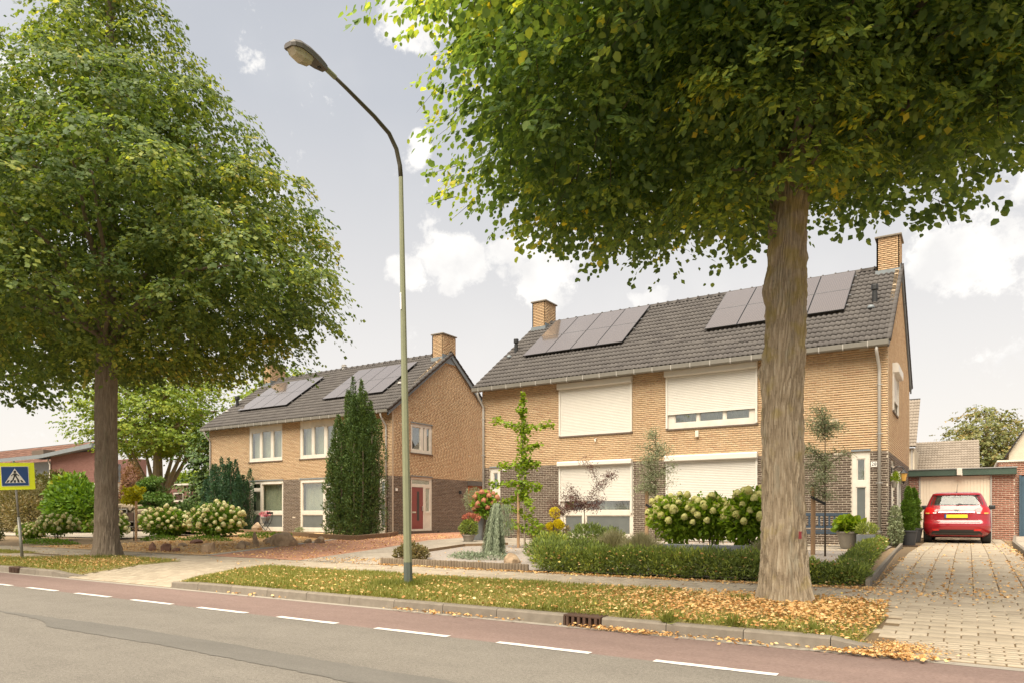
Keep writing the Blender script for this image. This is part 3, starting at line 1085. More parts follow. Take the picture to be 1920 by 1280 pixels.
def framed(house, name, O, U, N, rect, cells, mat='white_paint', d0=-.11, d1=-.03, curtain='curtain', cdepth=.16, sill=True, sash=True):
    """window or door: frame = rect minus cells; cells = [(u0,u1,z0,z1,kind)]"""
    u0, u1, z0, z1 = rect
    us = sorted({u0, u1} | {c[0] for c in cells} | {c[1] for c in cells})
    zs = sorted({z0, z1} | {c[2] for c in cells} | {c[3] for c in cells})
    m_ = MB()
    for i in range(len(us) - 1):
        for j in range(len(zs) - 1):
            a, b, c, d = us[i], us[i + 1], zs[j], zs[j + 1]
            um, zm = (a + b) / 2, (c + d) / 2
            if any(q[0] < um < q[1] and q[2] < zm < q[3] for q in cells):
                continue
            m_.obox(O, U, N, a, b, d0, d1, c, d)
    if sash:
        for q in cells:
            if q[4] in ('glass', 'panel'):
                t = .028
                a, b, c, d = q[:4]
                m_.obox(O, U, N, a, a + t, d0 + .004, d1 - .018, c, d)
                m_.obox(O, U, N, b - t, b, d0 + .004, d1 - .018, c, d)
                m_.obox(O, U, N, a + t, b - t, d0 + .004, d1 - .018, c, c + t)
                m_.obox(O, U, N, a + t, b - t, d0 + .004, d1 - .018, d - t, d)
    w = m_.build(name, SM[mat], house)
    for q in cells:
        a, b, c, d, kind = q
        if kind == 'glass':
            MB().obox(O, U, N, a, b, -.078, -.070, c, d).build('pane', SM['window_glass'], w)
        elif kind in ('panel',):
            MB().obox(O, U, N, a, b, -.085, -.068, c, d).build('infill_panel', SM['panel_grey'], w)
        elif kind == 'whitepanel':
            MB().obox(O, U, N, a, b, -.085, -.05, c, d).build('infill_panel', SM['white_paint'], w)
        elif kind == 'red':
            MB().obox(O, U, N, a, b, -.09, -.045, c, d).build('door_leaf', SM['door_red'], w, bevel=.004)
    if curtain and any(q[4] == 'glass' for q in cells):
        gl = [q for q in cells if q[4] == 'glass']
        ca, cb = min(q[0] for q in gl) - .05, max(q[1] for q in gl) + .05
        cc, cd = min(q[2] for q in gl) - .05, max(q[3] for q in gl) + .05
        cm_ = MB()
        n = max(8, int((cb - ca) / .05))
        V, F = [], []
        for i in range(n + 1):
            u = ca + (cb - ca) * i / n
            dd = -.11 - cdepth + .02 * math.sin(i * 1.9) + .01 * math.sin(i * 4.1)
            for z in (cc, cd):
                V.append(O + U * u + N * dd + Vector((0, 0, z)))
        for i in range(n):
            F.append((2 * i, 2 * i + 2, 2 * i + 3, 2 * i + 1))
        cm_.add(V, F)
        cm_.build('curtain', SM[curtain], w)
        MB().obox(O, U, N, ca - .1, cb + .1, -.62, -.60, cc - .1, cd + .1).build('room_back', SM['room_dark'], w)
    if sill:
        MB().obox(O, U, N, u0 - .03, u1 + .03, -.10, .035, z0 - .05, z0 - .002).build('sill', SM['brick_dark'], w)
    return w


def shutter(house, O, U, N, u0, u1, ztop, zbot, zrail, box=.20, mat='shutter_white'):
    """roller shutter: box on top, side guides down to zrail, slats down to zbot"""
    s_ = MB().obox(O, U, N, u0 + .07, u1 - .07, -.004, .0, zbot, ztop - box).build('roller_shutter', SM['pipe_grey'], house)
    for a_ in (u0 + .015, u1 - .075):
        MB().obox(O, U, N, a_, a_ + .06, -.01, .045, zrail, ztop - box + .002).build('guide_rail', SM[mat], s_)
    V, F = [], []
    prof = [(-.02, ztop), (.12, ztop), (.165, ztop - .04), (.165, ztop - box + .02), (.15, ztop - box), (-.02, ztop - box)]
    bx = MB()
    for u in (u0, u1):
        V += [O + U * u + N * d + Vector((0, 0, z)) for d, z in prof]
    n = len(prof)
    F = [tuple(range(n)), tuple(range(n, 2 * n))[::-1]] + [(i, i + n, (i + 1) % n + n, (i + 1) % n) for i in range(n)]
    if U.cross(N).z < 0:
        F = [q[::-1] for q in F]
    bx.add(V, F)
    bx.build('shutter_box', SM[mat], s_)
    pitch = .052
    z = zbot
    base = np.array([(-.5, 0, 0), (.5, 0, 0), (-.5, .008, .35), (.5, .008, .35), (-.5, .008, .7), (.5, .008, .7), (-.5, 0, 1.0), (.5, 0, 1.0)])
    fc = [(0, 1, 3, 2), (2, 3, 5, 4), (4, 5, 7, 6)]
    if U.cross(N).z > 0:
        pass
    T, rn = [], []
    while z < ztop - box + .01:
        c = O + U * ((u0 + u1) / 2) + N * .008 + Vector((0, 0, z))
        T.append(TM(c, u1 - u0 - .14, .6, pitch - .004, U, N))
        rn.append(random.random())
        z += pitch
    MB().obox(O, U, N, u0 + .07, u1 - .07, -.002, .03, zbot - .05, zbot - .002).build('bottom_rail', SM[mat], s_)
    pieces('slat', s_, base, fc, T, SM[mat], rn, 300)
    return s_


def tile_mesh(w=.30, l=.39):
    """double-wave concrete roof tile; x across, y up the slope, z normal"""
    V = []
    nx = 12
    for y, dz in ((0, .034), (l, 0.0)):
        for i in range(nx + 1):
            t = (i / nx * 2) % 1.0 if i < nx else 1.0
            t = (i / nx * 2) - (0 if i <= nx // 2 and i != nx // 2 else 0)
            ph = (i / (nx / 2)) % 1.0
            # asymmetric roll: gentle rise, rounded crest, steep drop
            h = .036 * (.5 - .5 * math.cos(2 * math.pi * (ph ** 0.72)))
            V.append((w * (i / nx - .5), y, dz + h))
    # front lip
    for i in range(nx + 1):
        x, y, z = V[i]
        V.append((x, 0.004, z - .024))
    F = []
    for i in range(nx):
        F.append((i, i + 1, nx + 1 + i + 1, nx + 1 + i))
        F.append((2 * (nx + 1) + i, 2 * (nx + 1) + i + 1, i + 1, i))
    return np.array(V), F


TILE = tile_mesh()


def roof(house, x0, x1, ye, ze, yr, zr, yb, n_ind=300, mat='tile_grey', skip=None):
    """gabled roof, ridge along x; front eave (ye,ze) to ridge (yr,zr), back eave at yb"""
    m_ = MB()
    t = .10
    for (ya, za, yb_, zb_) in ((ye, ze, yr, zr), (yb, ze, yr, zr)):
        s_ = 1 if ya < yb_ else -1
        V = [(x, y, z - d) for x in (x0, x1) for (y, z) in ((ya, za), (yb_, zb_)) for d in (0.012, t)]
        F = [(0, 4, 6, 2), (1, 3, 7, 5), (0, 1, 5, 4), (2, 6, 7, 3), (0, 2, 3, 1), (4, 5, 7, 6)]
        if s_ < 0:
            F = [q[::-1] for q in F]
        m_.add(V, F)
    rf = m_.build('roof', SM['tile_under'], house)
    nx = int(round((x1 - x0) / .30))
    w = (x1 - x0) / nx
    for (ya, s_) in ((ye, 1),):
        d = Vector((0, (yr - ya), zr - ze))
        Ls = d.length
        d.normalize()
        X = Vector((1, 0, 0)) if s_ > 0 else Vector((-1, 0, 0))
        nn = X.cross(d)
        ny = int(round(Ls / .335))
        g = Ls / ny
        T, rn = [], []
        for j in range(ny):
            p0 = Vector((0, ya, ze)) + d * (j * g - (.05 if j == 0 else .05))
            for i in range(nx):
                xc = x0 + (i + .5) * w
                p = p0 + Vector((xc, 0, 0)) + nn * (.004 + random.uniform(-.003, .003))
                T.append(TM(p, w / .30 * 1.012, 1, 1, X, d, nn))
                rn.append(random.random())
        pieces('tile' if s_ > 0 else 'rear_tile', rf, TILE[0], TILE[1], T, SM[mat], rn, n_ind if s_ > 0 else 0, smooth=False, field='tile_field')
    # ridge tiles
    nr = int(round((x1 - x0) / .40))
    wr = (x1 - x0) / nr
    V, F = [], []
    pr = [(-.13, -.075), (-.11, -.02), (-.06, .04), (0, .06), (.06, .04), (.11, -.02), (.13, -.075)]
    for (x, s) in ((-.5, 1.10), (-.40, 1.10), (-.395, 1.0), (.5, 1.0)):
        for y, z in pr:
            V.append((x, y * s, z + (s - 1) * .25))
    n = len(pr)
    for i in range(3):
        for k in range(n - 1):
            F.append((i * n + k, (i + 1) * n + k, (i + 1) * n + k + 1, i * n + k + 1))
    T = [TM((x0 + (i + .5) * wr, yr, zr + .05 + random.uniform(-.004, .004)), wr * 1.04, 1, 1) for i in range(nr)]
    pieces('ridge_tile', rf, V, F, T, SM[mat], [random.random() for _ in T], 60)
    # verge tiles on the right gable
    d = Vector((0, yr - ye, zr - ze))
    Ls = d.length
    d.normalize()
    nn = Vector((1, 0, 0)).cross(d)
    ny = int(round(Ls / .335))
    vb = np.array([(0, 0, .03), (.10, 0, .03), (.10, 0, -.11), (.085, 0, -.11), (0, .38, 0), (.10, .38, 0), (.10, .38, -.14), (.085, .38, -.14)])
    vf = [(0, 1, 5, 4), (1, 2, 6, 5), (2, 3, 7, 6), (3, 2, 1, 0)]
    T = [TM(Vector((x1 - .03, ye, ze)) + d * (j * Ls / ny - .05) + nn * .045, 1, 1, 1, (1, 0, 0), d, nn) for j in range(ny)]
    pieces('verge_tile', rf, vb, vf, T, SM[mat], [random.random() for _ in T], 60)
    d2 = Vector((0, yr - yb, zr - ze)).normalized()
    n2 = Vector((-1, 0, 0)).cross(d2)
    T = [TM(Vector((x1 + .07, yb, ze)) + d2 * (j * Ls / ny - .05) + n2 * .045, 1, 1, 1, (-1, 0, 0), d2, n2) for j in range(ny)]
    pieces('verge_tile', rf, vb, vf, T, SM[mat], [random.random() for _ in T], 60)
    return rf


def gutter(house, x0, x1, y, z, every=.62):
    """box gutter in front of the eave: top edge z, bottom z-.14"""
    prof = [(0, 0), (-.012, .012), (-.012, -.005), (-.004, -.11), (.02, -.14), (.13, -.14), (.13, -.02), (.12, -.02), (.12, -.125), (.03, -.125), (.01, -.1), (.0, -.01)]
    n = len(prof)
    m_ = MB()
    V = [(x, y + a, z + b) for x in (x0, x1) for a, b in prof]
    F = [(i + n, i, (i + 1) % n, (i + 1) % n + n) for i in range(n)] + [tuple(range(n))[::-1], tuple(range(n, 2 * n))]
    m_.add(V, [q[::-1] for q in F])
    g_ = m_.build('gutter', SM['zinc'], house)
    for e_ in (x0 + .004, x1 - .012):
        MB().box(e_, e_ + .008, y, y + .13, z - .14, z - .012).build('end_cap', SM['zinc'], g_)
    x = x0 + .3
    while x < x1:
        MB().box(x - .012, x + .012, y - .018, y - .004, z - .13, z + .008).box(x - .012, x + .012, y - .012, y + .14, z - .152, z - .141).build('gutter_bracket', SM['pipe_grey'], g_)
        x += every
    return g_


def downpipe(house, x, y, ztop, zbot, yg, side=1):
    """offset swan neck at the top, straight pipe in brackets below"""
    pts = [(x - .04 * side, yg, ztop), (x - .04 * side, yg, ztop - .10), (x - .03 * side, yg + .04, ztop - .22), (x, y - .06, ztop - .52), (x, y - .045, ztop - .68), (x, y - .045, zbot)]
    p = MB().tube(pts, .042, 12).build('downpipe', SM['pipe_grey'], house, smooth=True)
    z = ztop - 1.0
    while z > zbot + .3:
        MB().tube([(x, y - .045, z - .012), (x, y - .045, z + .012)], .052, 12).box(x - .09, x + .09, y - .052, y - .040, z - .008, z + .008).build('pipe_bracket', SM['steel'], p)
        z -= 1.35


def chimney(house, x0, x1, y0, y1, z0, z1, n_ind=0):
    body = None
    c = MB().box(x0 + .03, x1 - .03, y0 + .03, y1 - .03, z0, z1 - .01).build('chimney', SM['mortar_tan'], house)
    for O, U, N, w in ((Vector((x0, y0, 0)), Vector((1, 0, 0)), Vector((0, -1, 0)), x1 - x0), (Vector((x1, y0, 0)), Vector((0, 1, 0)), Vector((1, 0, 0)), y1 - y0),
                       (Vector((x0, y0, 0)), Vector((0, 1, 0)), Vector((-1, 0, 0)), y1 - y0), (Vector((x0, y1, 0)), Vector((1, 0, 0)), Vector((0, 1, 0)), x1 - x0)):
        T, rn = [], []
        z, k = z0, 0
        while z < z1 - .03:
            off = (k % 2) * .111
            x = -off
            while x < w:
                a, b = max(x, 0), min(x + .222, w)
                x += .222
                if b - a < .04:
                    continue
                cc = O + U * ((a + b - .012) / 2) + N * (-.025) + Vector((0, 0, z + .0267))
                T.append(TM(cc, b - a - .012, .05, .0535, U, N))
                rn.append(min(.999, max(0, random.gauss(.5, .22))))
            z += .0655
            k += 1
        pieces('brick', c, BOXV, BOXF if U.cross(N).z > 0 else [q[::-1] for q in BOXF], T, SM['brick_tan'], rn, n_ind, field='chimney_bricks')
    MB().box(x0 - .05, x1 + .05, y0 - .05, y1 + .05, z1, z1 + .055).build('cap', SM['kerb_concrete'], c, bevel=.01)
    MB().lathe(((x0 + x1) / 2, (y0 + y1) / 2, z1 + .056), [(.11, 0), (.10, .03), (.13, .05), (.12, .075)], 16).build('flue_cap', SM['zinc'], c)
    fl = MB().box(x0 - .03, x1 + .02, y0 - .045, y0 - .004, z0 + .02, z0 + .32)
    fl.box(x1 + .002, x1 + .014, y0 - .03, y1, z0 + .05, z0 + .45)
    fl.build('lead_flashing', SM['blue_grey'], c)


X_, Y_, mY = Vector((1, 0, 0)), Vector((0, 1, 0)), Vector((0, -1, 0))

# ---------------------------------------------------------------- near house (number 28)
HX0, HX1, HY, HB = -15.45, -1.85, 22.0, 30.4
ZG, ZT, ZE, YR, ZR = .22, 2.975, 5.93, 26.2, 9.26
h = empty('semi_detached_house', ((HX0 + HX1) / 2, HY, ZG), 'near tan brick semi-detached house with white roller shutters on its front windows', 'house', 'brick semi-detached houses')
O = Vector((0, HY, 0))                       # u = world x
OPL = [(-12.10, -9.34, .40, 3.06), (-8.16, -5.34, .40, 3.06), (-15.09, -14.63, .30, 2.99), (-2.76, -2.29, .36, 3.0)]
OPU = [(-12.10, -9.38, 3.97, 5.80), (-8.16, -5.34, 3.97, 5.80)]
brick_wall(h, 'lower_wall', O, X_, mY, ZG - .1, ZT, HX0, HX1, OPL, 'brick_dark', 'mortar', n_ind=300, wild=False)
brick_wall(h, 'upper_wall', O, X_, mY, ZT, ZE + .02, HX0, HX1, OPU, 'brick_tan', 'mortar_tan', n_ind=300, wild=False)
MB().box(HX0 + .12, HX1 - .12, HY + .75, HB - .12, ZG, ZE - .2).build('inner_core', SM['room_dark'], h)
# right gable wall, u = y - HY
OS = Vector((HX1, HY, 0))
depth_ = HB - HY


def gable_lim(d, ze, zr, yr):
    def f(z):
        if z <= ze:
            return .10, d - .10
        t = (z - ze) / (zr - ze)
        return max(.10, t * yr - .25), min(d - .1, d - t * (d - yr) + .25)
    return f


OPS_L = [(.95, 2.0, .40, 2.82), (2.9, 3.7, 1.0, 2.3)]
OPS_U = [(1.35, 3.0, 4.25, 5.35)]
brick_wall(h, 'gable_wall_base', OS, Y_, X_, ZG - .1, ZT, .10, depth_, OPS_L, 'brick_dark', 'mortar', n_ind=60, wild=False)
brick_wall(h, 'gable_wall', OS, Y_, X_, ZT, ZR - .28, .10, depth_, OPS_U, 'brick_tan', 'mortar_tan', lim=gable_lim(depth_, ZE, ZR, YR - HY), n_ind=60)
# plain left gable and back
lw = MB()
lw.add([(HX0, HY + .1, ZG), (HX0, HB, ZG), (HX0, HB, ZE), (HX0, YR, ZR - .15), (HX0, HY + .1, ZE)], [(0, 1, 2, 3, 4)])
lw.add([(HX1, HB, ZG), (HX0, HB, ZG), (HX0, HB, ZE), (HX1, HB, ZE)], [(0, 1, 2, 3)])
lw.build('rear_wall', SM['brick_tan'], h)
MB().obox(OS, Y_, X_, 4.0, depth_, -.10, .075, 0, 0.01) if False else None
# windows
W_ = lambda a, b, n: [(a + (b - a) * i / n, a + (b - a) * (i + 1) / n) for i in range(n)]


def cells3(u0, u1, z0, z1, n=3, b=.07):
    return [(a + b / 2 + (b / 2 if i == 0 else 0), q - b / 2 - (b / 2 if i == n - 1 else 0), z0, z1, 'glass') for i, (a, q) in enumerate(W_(u0, u1, n))]


framed(h, 'window', O, X_, mY, (-12.10, -9.38, 3.97, 5.80), cells3(-12.1, -9.38, 4.08, 5.70))
framed(h, 'window', O, X_, mY, (-8.16, -5.34, 3.97, 5.80), cells3(-8.0, -5.5, 4.14, 5.70))
framed(h, 'window', O, X_, mY, (-12.10, -9.34, .40, 3.06),
       [(-11.93, -11.24, .55, 1.20, 'panel'), (-11.10, -9.46, .55, 1.20, 'panel'), (-11.96, -11.22, 1.36, 2.85, 'glass'), (-11.12, -9.46, 1.36, 2.85, 'glass')])
framed(h, 'window', O, X_, mY, (-8.16, -5.34, .40, 3.06),
       [(-8.0, -6.4, .55, 1.20, 'panel'), (-6.26, -5.5, .55, 1.20, 'panel'), (-8.02, -6.4, 1.36, 2.85, 'glass'), (-6.26, -5.48, 1.36, 2.85, 'glass')])
# louvre blind behind the lower left glass
bl = MB()
for i in range(14):
    z = 1.40 + i * .055
    bl.box(-11.1, -9.5, HY + .15, HY + .19, z, z + .03)
bl.box(-10.42, -10.36, HY + .14, HY + .2, 1.36, 2.2).box(-11.12, -11.06, HY + .14, HY + .2, 1.36, 2.2)
bl.build('window_blind', SM['curtain'], h)
shutter(h, O, X_, mY, -12.15, -9.36, 5.82, 4.02, 3.98, box=.22)
shutter(h, O, X_, mY, -8.22, -5.32, 5.84, 4.47, 3.99, box=.21)
shutter(h, O, X_, mY, -12.15, -9.36, 3.07, 1.74, 1.28, box=.16)
shutter(h, O, X_, mY, -8.22, -5.32, 3.11, 1.50, 1.28, box=.19)
for (a, b, zt) in ((-15.09, -14.63, 2.97), (-2.76, -2.29, 2.99)):
    c1, c2 = a + .125, b - .125
    framed(h, 'slit_window', O, X_, mY, (a, b, .36, zt), [(c1, c2, 2.17, 2.79, 'glass'), (c1 - .02, c2 + .02, .62, 2.0, 'panel')], sill=False, curtain='curtain')
    MB().obox(O, X_, mY, a - .01, b + .01, -.05, .02, zt + .001, zt + .05).build('lead_head', SM['blue_grey'], h)
# side openings
framed(h, 'side_window', OS, Y_, X_, (1.35, 3.0, 4.25, 5.35), [(1.43, 2.92, 4.33, 5.28, 'glass')])
shutter(h, OS, Y_, X_, 1.33, 3.02, 5.62, 4.62, 4.27, box=.27)
framed(h, 'side_door', OS, Y_, X_, (.95, 2.0, .40, 2.82), [(1.03, 1.92, 2.35, 2.75, 'glass'), (1.03, 1.92, .5, 2.28, 'whitepanel')], sill=False)
framed(h, 'side_window', OS, Y_, X_, (2.9, 3.7, 1.0, 2.3), [(2.98, 3.62, 1.08, 2.22, 'glass')])
shutter(h, OS, Y_, X_, 2.85, 3.75, 2.55, 1.45, 1.02, box=.22)
# roof, gutter, pipes, chimneys
roof(h, HX0 - .18, HX1 + .03, HY - .36, ZE + .03, YR, ZR, HB + .3, 300)
MB().box(HX0 - .1, HX1, HY - .30, HY + .0, ZE - .06, ZE - .03).build('soffit', SM['white_paint'], h)
gutter(h, HX0 - .18, HX1 + .05, HY - .43, ZE + .0)
downpipe(h, -2.06, HY, ZE - .13, .40, HY - .36, 1)
downpipe(h, -15.36, HY, ZE - .13, .30, HY - .36, 1)
chimney(h, -2.50, -1.83, 25.75, 26.65, 8.75, 10.12)
chimney(h, HX0 - .02, HX0 + .62, 25.7, 26.6, 8.75, 10.10)
# flues on the roof slope
sl = (ZR - ZE) / (YR - HY + .36)
zroof = lambda y: ZE + .03 + (y - (HY - .36)) * sl
for x, y in ((-15.2, 24.0), (-2.36, 23.85)):
    MB().lathe((x, y, zroof(y) - .05), [(.075, 0), (.075, .36), (.065, .37), (.065, .42), (.10, .43), (.10, .56), (.085, .58)], 16).build('flue', SM['black'], h, smooth=False)
    MB().lathe((x - .06, y - .42, zroof(y - .42) + .02), [(.10, 0), (.10, .05), (.07, .10), (.02, .12)], 14).build('roof_vent', SM['blue_grey'], h, smooth=True)
# back verge board in blue-grey
bmz = MB()
for ya, yb2 in ((HY - .3, YR), (HB + .28, YR)):
    bmz.add([(HX1 + .055, ya, ZE - .16), (HX1 + .055, yb2, ZR - .16), (HX1 + .055, yb2, ZR + .01), (HX1 + .055, ya, ZE + .01),
             (HX1 + .005, ya, ZE - .16), (HX1 + .005, yb2, ZR - .16), (HX1 + .005, yb2, ZR + .01), (HX1 + .005, ya, ZE + .01)], [(0, 1, 2, 3), (7, 6, 5, 4), (0, 4, 5, 1), (3, 2, 6, 7)])
bmz.build('verge_board', SM['blue_grey'], h)
# small fixtures
MB().box(-7.22, -7.12, HY - .10, HY, 3.66, 3.86).build('wall_sensor', SM['white_paint'], h, bevel=.01)
MB().tube([(-10.69, HY, 3.82), (-10.69, HY - .12, 3.78), (-10.66, HY - .14, 3.70)], .022, 8).build('wall_bracket', SM['white_paint'], h)
for x, z in ((-14.2, .33), (-13.31, .53)):
    MB().box(x - .08, x + .08, HY - .012, HY + .01, z - .06, z + .06).build('vent_grille', SM['black'], h)


def text(parent, body, loc, size, mat, rot=(math.radians(90), 0, 0), name='lettering', ext=.003, align='CENTER'):
    cu = bpy.data.curves.new(name, 'FONT')
    cu.body = body
    cu.size = size
    cu.extrude = ext
    cu.align_x = align
    cu.align_y = 'CENTER'
    tmp = bpy.data.objects.new(name, cu)
    COL.objects.link(tmp)
    dg = bpy.context.evaluated_depsgraph_get()
    me = bpy.data.meshes.new_from_object(tmp.evaluated_get(dg))
    bpy.data.objects.remove(tmp)
    bpy.data.curves.remove(cu)
    me.materials.clear()
    me.materials.append(SM[mat])
    o = bpy.data.objects.new(name, me)
    COL.objects.link(o)
    o.parent = parent
    o.location = Vector(loc) - WL[parent]
    o.rotation_euler = rot
    return o


n28 = MB().box(-2.27, -2.12, HY - .015, HY + .001, 2.55, 2.69).build('house_number', SM['sign_white'], h)
text(n28, '28', (-2.195, HY - .017, 2.62), .13, 'black')
MB().box(-14.52, -14.40, HY - .015, HY + .001, 2.84, 2.95).build('house_number', SM['sign_white'], h)

# ---------------------------------------------------------------- left house
LX0, LX1, LY, LB = -34.65, -21.44, 23.6, 31.9
LZG, LZT, LZE, LYR, LZR = .25, 2.95, 5.84, 27.75, 9.12
g2 = empty('semi_detached_house', ((LX0 + LX1) / 2, LY, LZG), 'far tan brick semi-detached house with a red side door and unshuttered windows', 'house', 'brick semi-detached houses')
O = Vector((0, LY, 0))
OPL = [(-31.25, -28.65, .38, 2.93), (-27.40, -24.8, .38, 2.93), (-22.25, -21.78, .4, 2.9), (-34.3, -33.85, .4, 2.9)]
OPU = [(-31.29, -28.72, 3.93, 5.78), (-27.44, -24.85, 3.93, 5.78)]
brick_wall(g2, 'lower_wall', O, X_, mY, LZG - .1, LZT, LX0, LX1, OPL, 'brick_dark', 'mortar', n_ind=0, wild=False)
brick_wall(g2, 'upper_wall', O, X_, mY, LZT, LZE + .02, LX0, LX1, OPU, 'brick_tan', 'mortar_tan', n_ind=0, wild=False)
OS = Vector((LX1, LY, 0))
dl = LB - LY
OPS = [(1.28, 2.80, .48, 2.97), (5.7, 6.9, 1.9, 2.75)]
brick_wall(g2, 'gable_wall_base', OS, Y_, X_, LZG - .1, LZT, .10, dl, OPS, 'brick_dark', 'mortar', n_ind=0, wild=False)
brick_wall(g2, 'gable_wall', OS, Y_, X_, LZT, LZR - .28, .10, dl, [(1.26, 2.80, 4.07, 5.43)], 'brick_tan', 'mortar_tan', lim=gable_lim(dl, LZE, LZR, LYR - LY), n_ind=0)
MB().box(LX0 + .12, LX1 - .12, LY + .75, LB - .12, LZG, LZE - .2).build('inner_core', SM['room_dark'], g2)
lw = MB()
lw.add([(LX0, LY + .1, LZG), (LX0, LB, LZG), (LX0, LB, LZE), (LX0, LYR, LZR - .15), (LX0, LY + .1, LZE)], [(0, 1, 2, 3, 4)])
lw.add([(LX1, LB, LZG), (LX0, LB, LZG), (LX0, LB, LZE), (LX1, LB, LZE)], [(0, 1, 2, 3)])
lw.build('rear_wall', SM['brick_tan'], g2)
for a in (-31.29, -27.44):
    framed(g2, 'window', O, X_, mY, (a, a + 2.58, 3.93, 5.78), [(a + .16, a + .82, 4.08, 5.42, 'glass'), (a + .98, a + 1.68, 4.08, 5.46, 'glass'), (a + 1.86, a + 2.50, 4.08, 5.44, 'glass')])
    MB().obox(O, X_, mY, a + .95, a + 1.7, -.03, .0, 5.44, 5.49).build('vent_strip', SM['shutter_white'], g2)
framed(g2, 'window', O, X_, mY, (-31.25, -28.65, .38, 2.93), [(-31.06, -30.46, .58, 1.22, 'panel'), (-30.22, -28.75, .58, 1.22, 'panel'), (-31.06, -30.42, 1.40, 2.42, 'glass'), (-31.06, -30.42, 2.56, 2.82, 'glass'), (-30.26, -28.76, 1.40, 2.76, 'glass')])
framed(g2, 'window', O, X_, mY, (-27.40, -24.8, .38, 2.93), [(-25.64, -24.96, .58, 1.22, 'panel'), (-27.30, -25.84, .58, 1.22, 'panel'), (-25.64, -24.98, 1.40, 2.42, 'glass'), (-25.64, -24.98, 2.56, 2.82, 'glass'), (-27.28, -25.82, 1.40, 2.76, 'glass')])
for a, b in ((-30.28, -28.74), (-27.30, -25.8)):
    MB().obox(O, X_, mY, a, b, -.03, .012, 2.77, 2.83).build('vent_strip', SM['shutter_white'], g2)
for a, b in ((-31.27, -28.63), (-27.42, -24.78)):
    MB().obox(O, X_, mY, a, b, -.04, .015, 2.932, 2.99).build('lead_head', SM['blue_grey'], g2)
for a in (-22.25, -34.3):
    framed(g2, 'slit_window', O, X_, mY, (a, a + .47, .4, 2.9), [(a + .12, a + .35, 2.1, 2.72, 'glass'), (a + .10, a + .37, .62, 1.95, 'panel')], sill=False)
# side window (left sash tilted) and front door
framed(g2, 'side_window', OS, Y_, X_, (1.26, 2.80, 4.07, 5.43), [(1.38, 1.98, 4.22, 5.28, 'glass'), (2.16, 2.28, 4.2, 5.3, 'glass'), (2.42, 2.66, 4.2, 5.3, 'glass')])
MB().obox(OS, Y_, X_, 1.24, 2.82, -.04, .02, 5.432, 5.48).build('lead_head', SM['blue_grey'], g2)
dr2 = framed(g2, 'front_door', OS, Y_, X_, (1.28, 2.80, .48, 2.97), [(1.36, 2.18, .56, 2.50, 'red'), (2.34, 2.66, 1.35, 2.48, 'glass'), (2.30, 2.72, .56, 1.28, 'whitepanel'), (1.36, 2.66, 2.62, 2.86, 'glass')], sill=False)
MB().obox(OS, Y_, X_, 1.74, 1.90, -.05, -.040, .95, 2.30).build('door_pane', SM['room_dark'], dr2)
MB().obox(OS, Y_, X_, 1.40, 1.66, -.05, -.030, 1.30, 1.37).build('letter_slot', SM['steel'], dr2)
MB().obox(OS, Y_, X_, 2.08, 2.13, -.05, .01, 1.40, 1.62).build('handle', SM['steel'], dr2)
MB().obox(OS, Y_, X_, 1.26, 2.84, -.05, .10, .34, .47).build('door_step', SM['brick_dark'], dr2, bevel=.01)
MB().obox(OS, Y_, X_, 1.26, 2.82, -.04, .02, 2.972, 3.02).build('lead_head', SM['blue_grey'], g2)
shutter(g2, OS, Y_, X_, 5.66, 6.94, 2.92, 1.95, 1.82, box=.2, mat='roller_orange')
MB().obox(OS, Y_, X_, 5.63, 6.97, -.02, .19, 2.70, 2.935).build('shutter_cover', SM['lamp_head'], g2)
MB().obox(OS, Y_, X_, 5.72, 6.9, -.05, .10, 1.76, 1.82).build('sill', SM['white_paint'], g2)
MB().obox(OS, Y_, X_, 4.9, 4.98, -.02, .12, 2.25, 2.42).build('wall_light', SM['black'], g2)
MB().obox(OS, Y_, X_, .22, .34, -.01, .03, 2.28, 2.40).build('house_number', SM['sign_white'], g2)
MB().obox(OS, Y_, X_, 3.2, 3.3, -.01, .02, .36, .46).build('vent_grille', SM['black'], g2)
roof(g2, LX0 - .18, LX1 + .10, LY - .36, LZE + .03, LYR, LZR, LB + .3, 300)
gutter(g2, LX0 - .2, LX1 + .08, LY - .43, LZE + .0, .6)
MB().box(LX0 - .1, LX1, LY - .30, LY, LZE - .06, LZE - .03).build('soffit', SM['white_paint'], g2)
downpipe(g2, -21.75, LY, LZE - .13, .40, LY - .36, 1)
downpipe(g2, -34.5, LY, LZE - .13, .40, LY - .36, 1)
chimney(g2, LX1 - .62, LX1 + .04, 27.15, 28.2, 8.55, 9.95)
chimney(g2, LX0 - .03, LX0 + .62, 27.15, 28.2, 8.55, 9.95)
bmz = MB()
for ya, yb2 in ((LY - .34, LYR), (LB + .3, LYR)):
    bmz.add([(LX1 + .105, ya, LZE - .24), (LX1 + .105, yb2, LZR - .20), (LX1 + .105, yb2, LZR + .0), (LX1 + .105, ya, LZE + .0),
             (LX1 + .005, ya, LZE - .24), (LX1 + .005, yb2, LZR - .20), (LX1 + .005, yb2, LZR + .0), (LX1 + .005, ya, LZE + .0)], [(0, 1, 2, 3), (7, 6, 5, 4), (0, 4, 5, 1), (3, 2, 6, 7)])
bmz.build('verge_board', SM['blue_grey'], g2)
sl2 = (LZR - LZE) / (LYR - LY + .36)
zroof2 = lambda y: LZE + .03 + (y - (LY - .36)) * sl2
for x, y in ((-34.3, 25.1),):
    MB().lathe((x, y, zroof2(y) - .05), [(.085, 0), (.085, .45), (.14, .46), (.14, .62), (.12, .64)], 16).build('flue', SM['black'], g2)
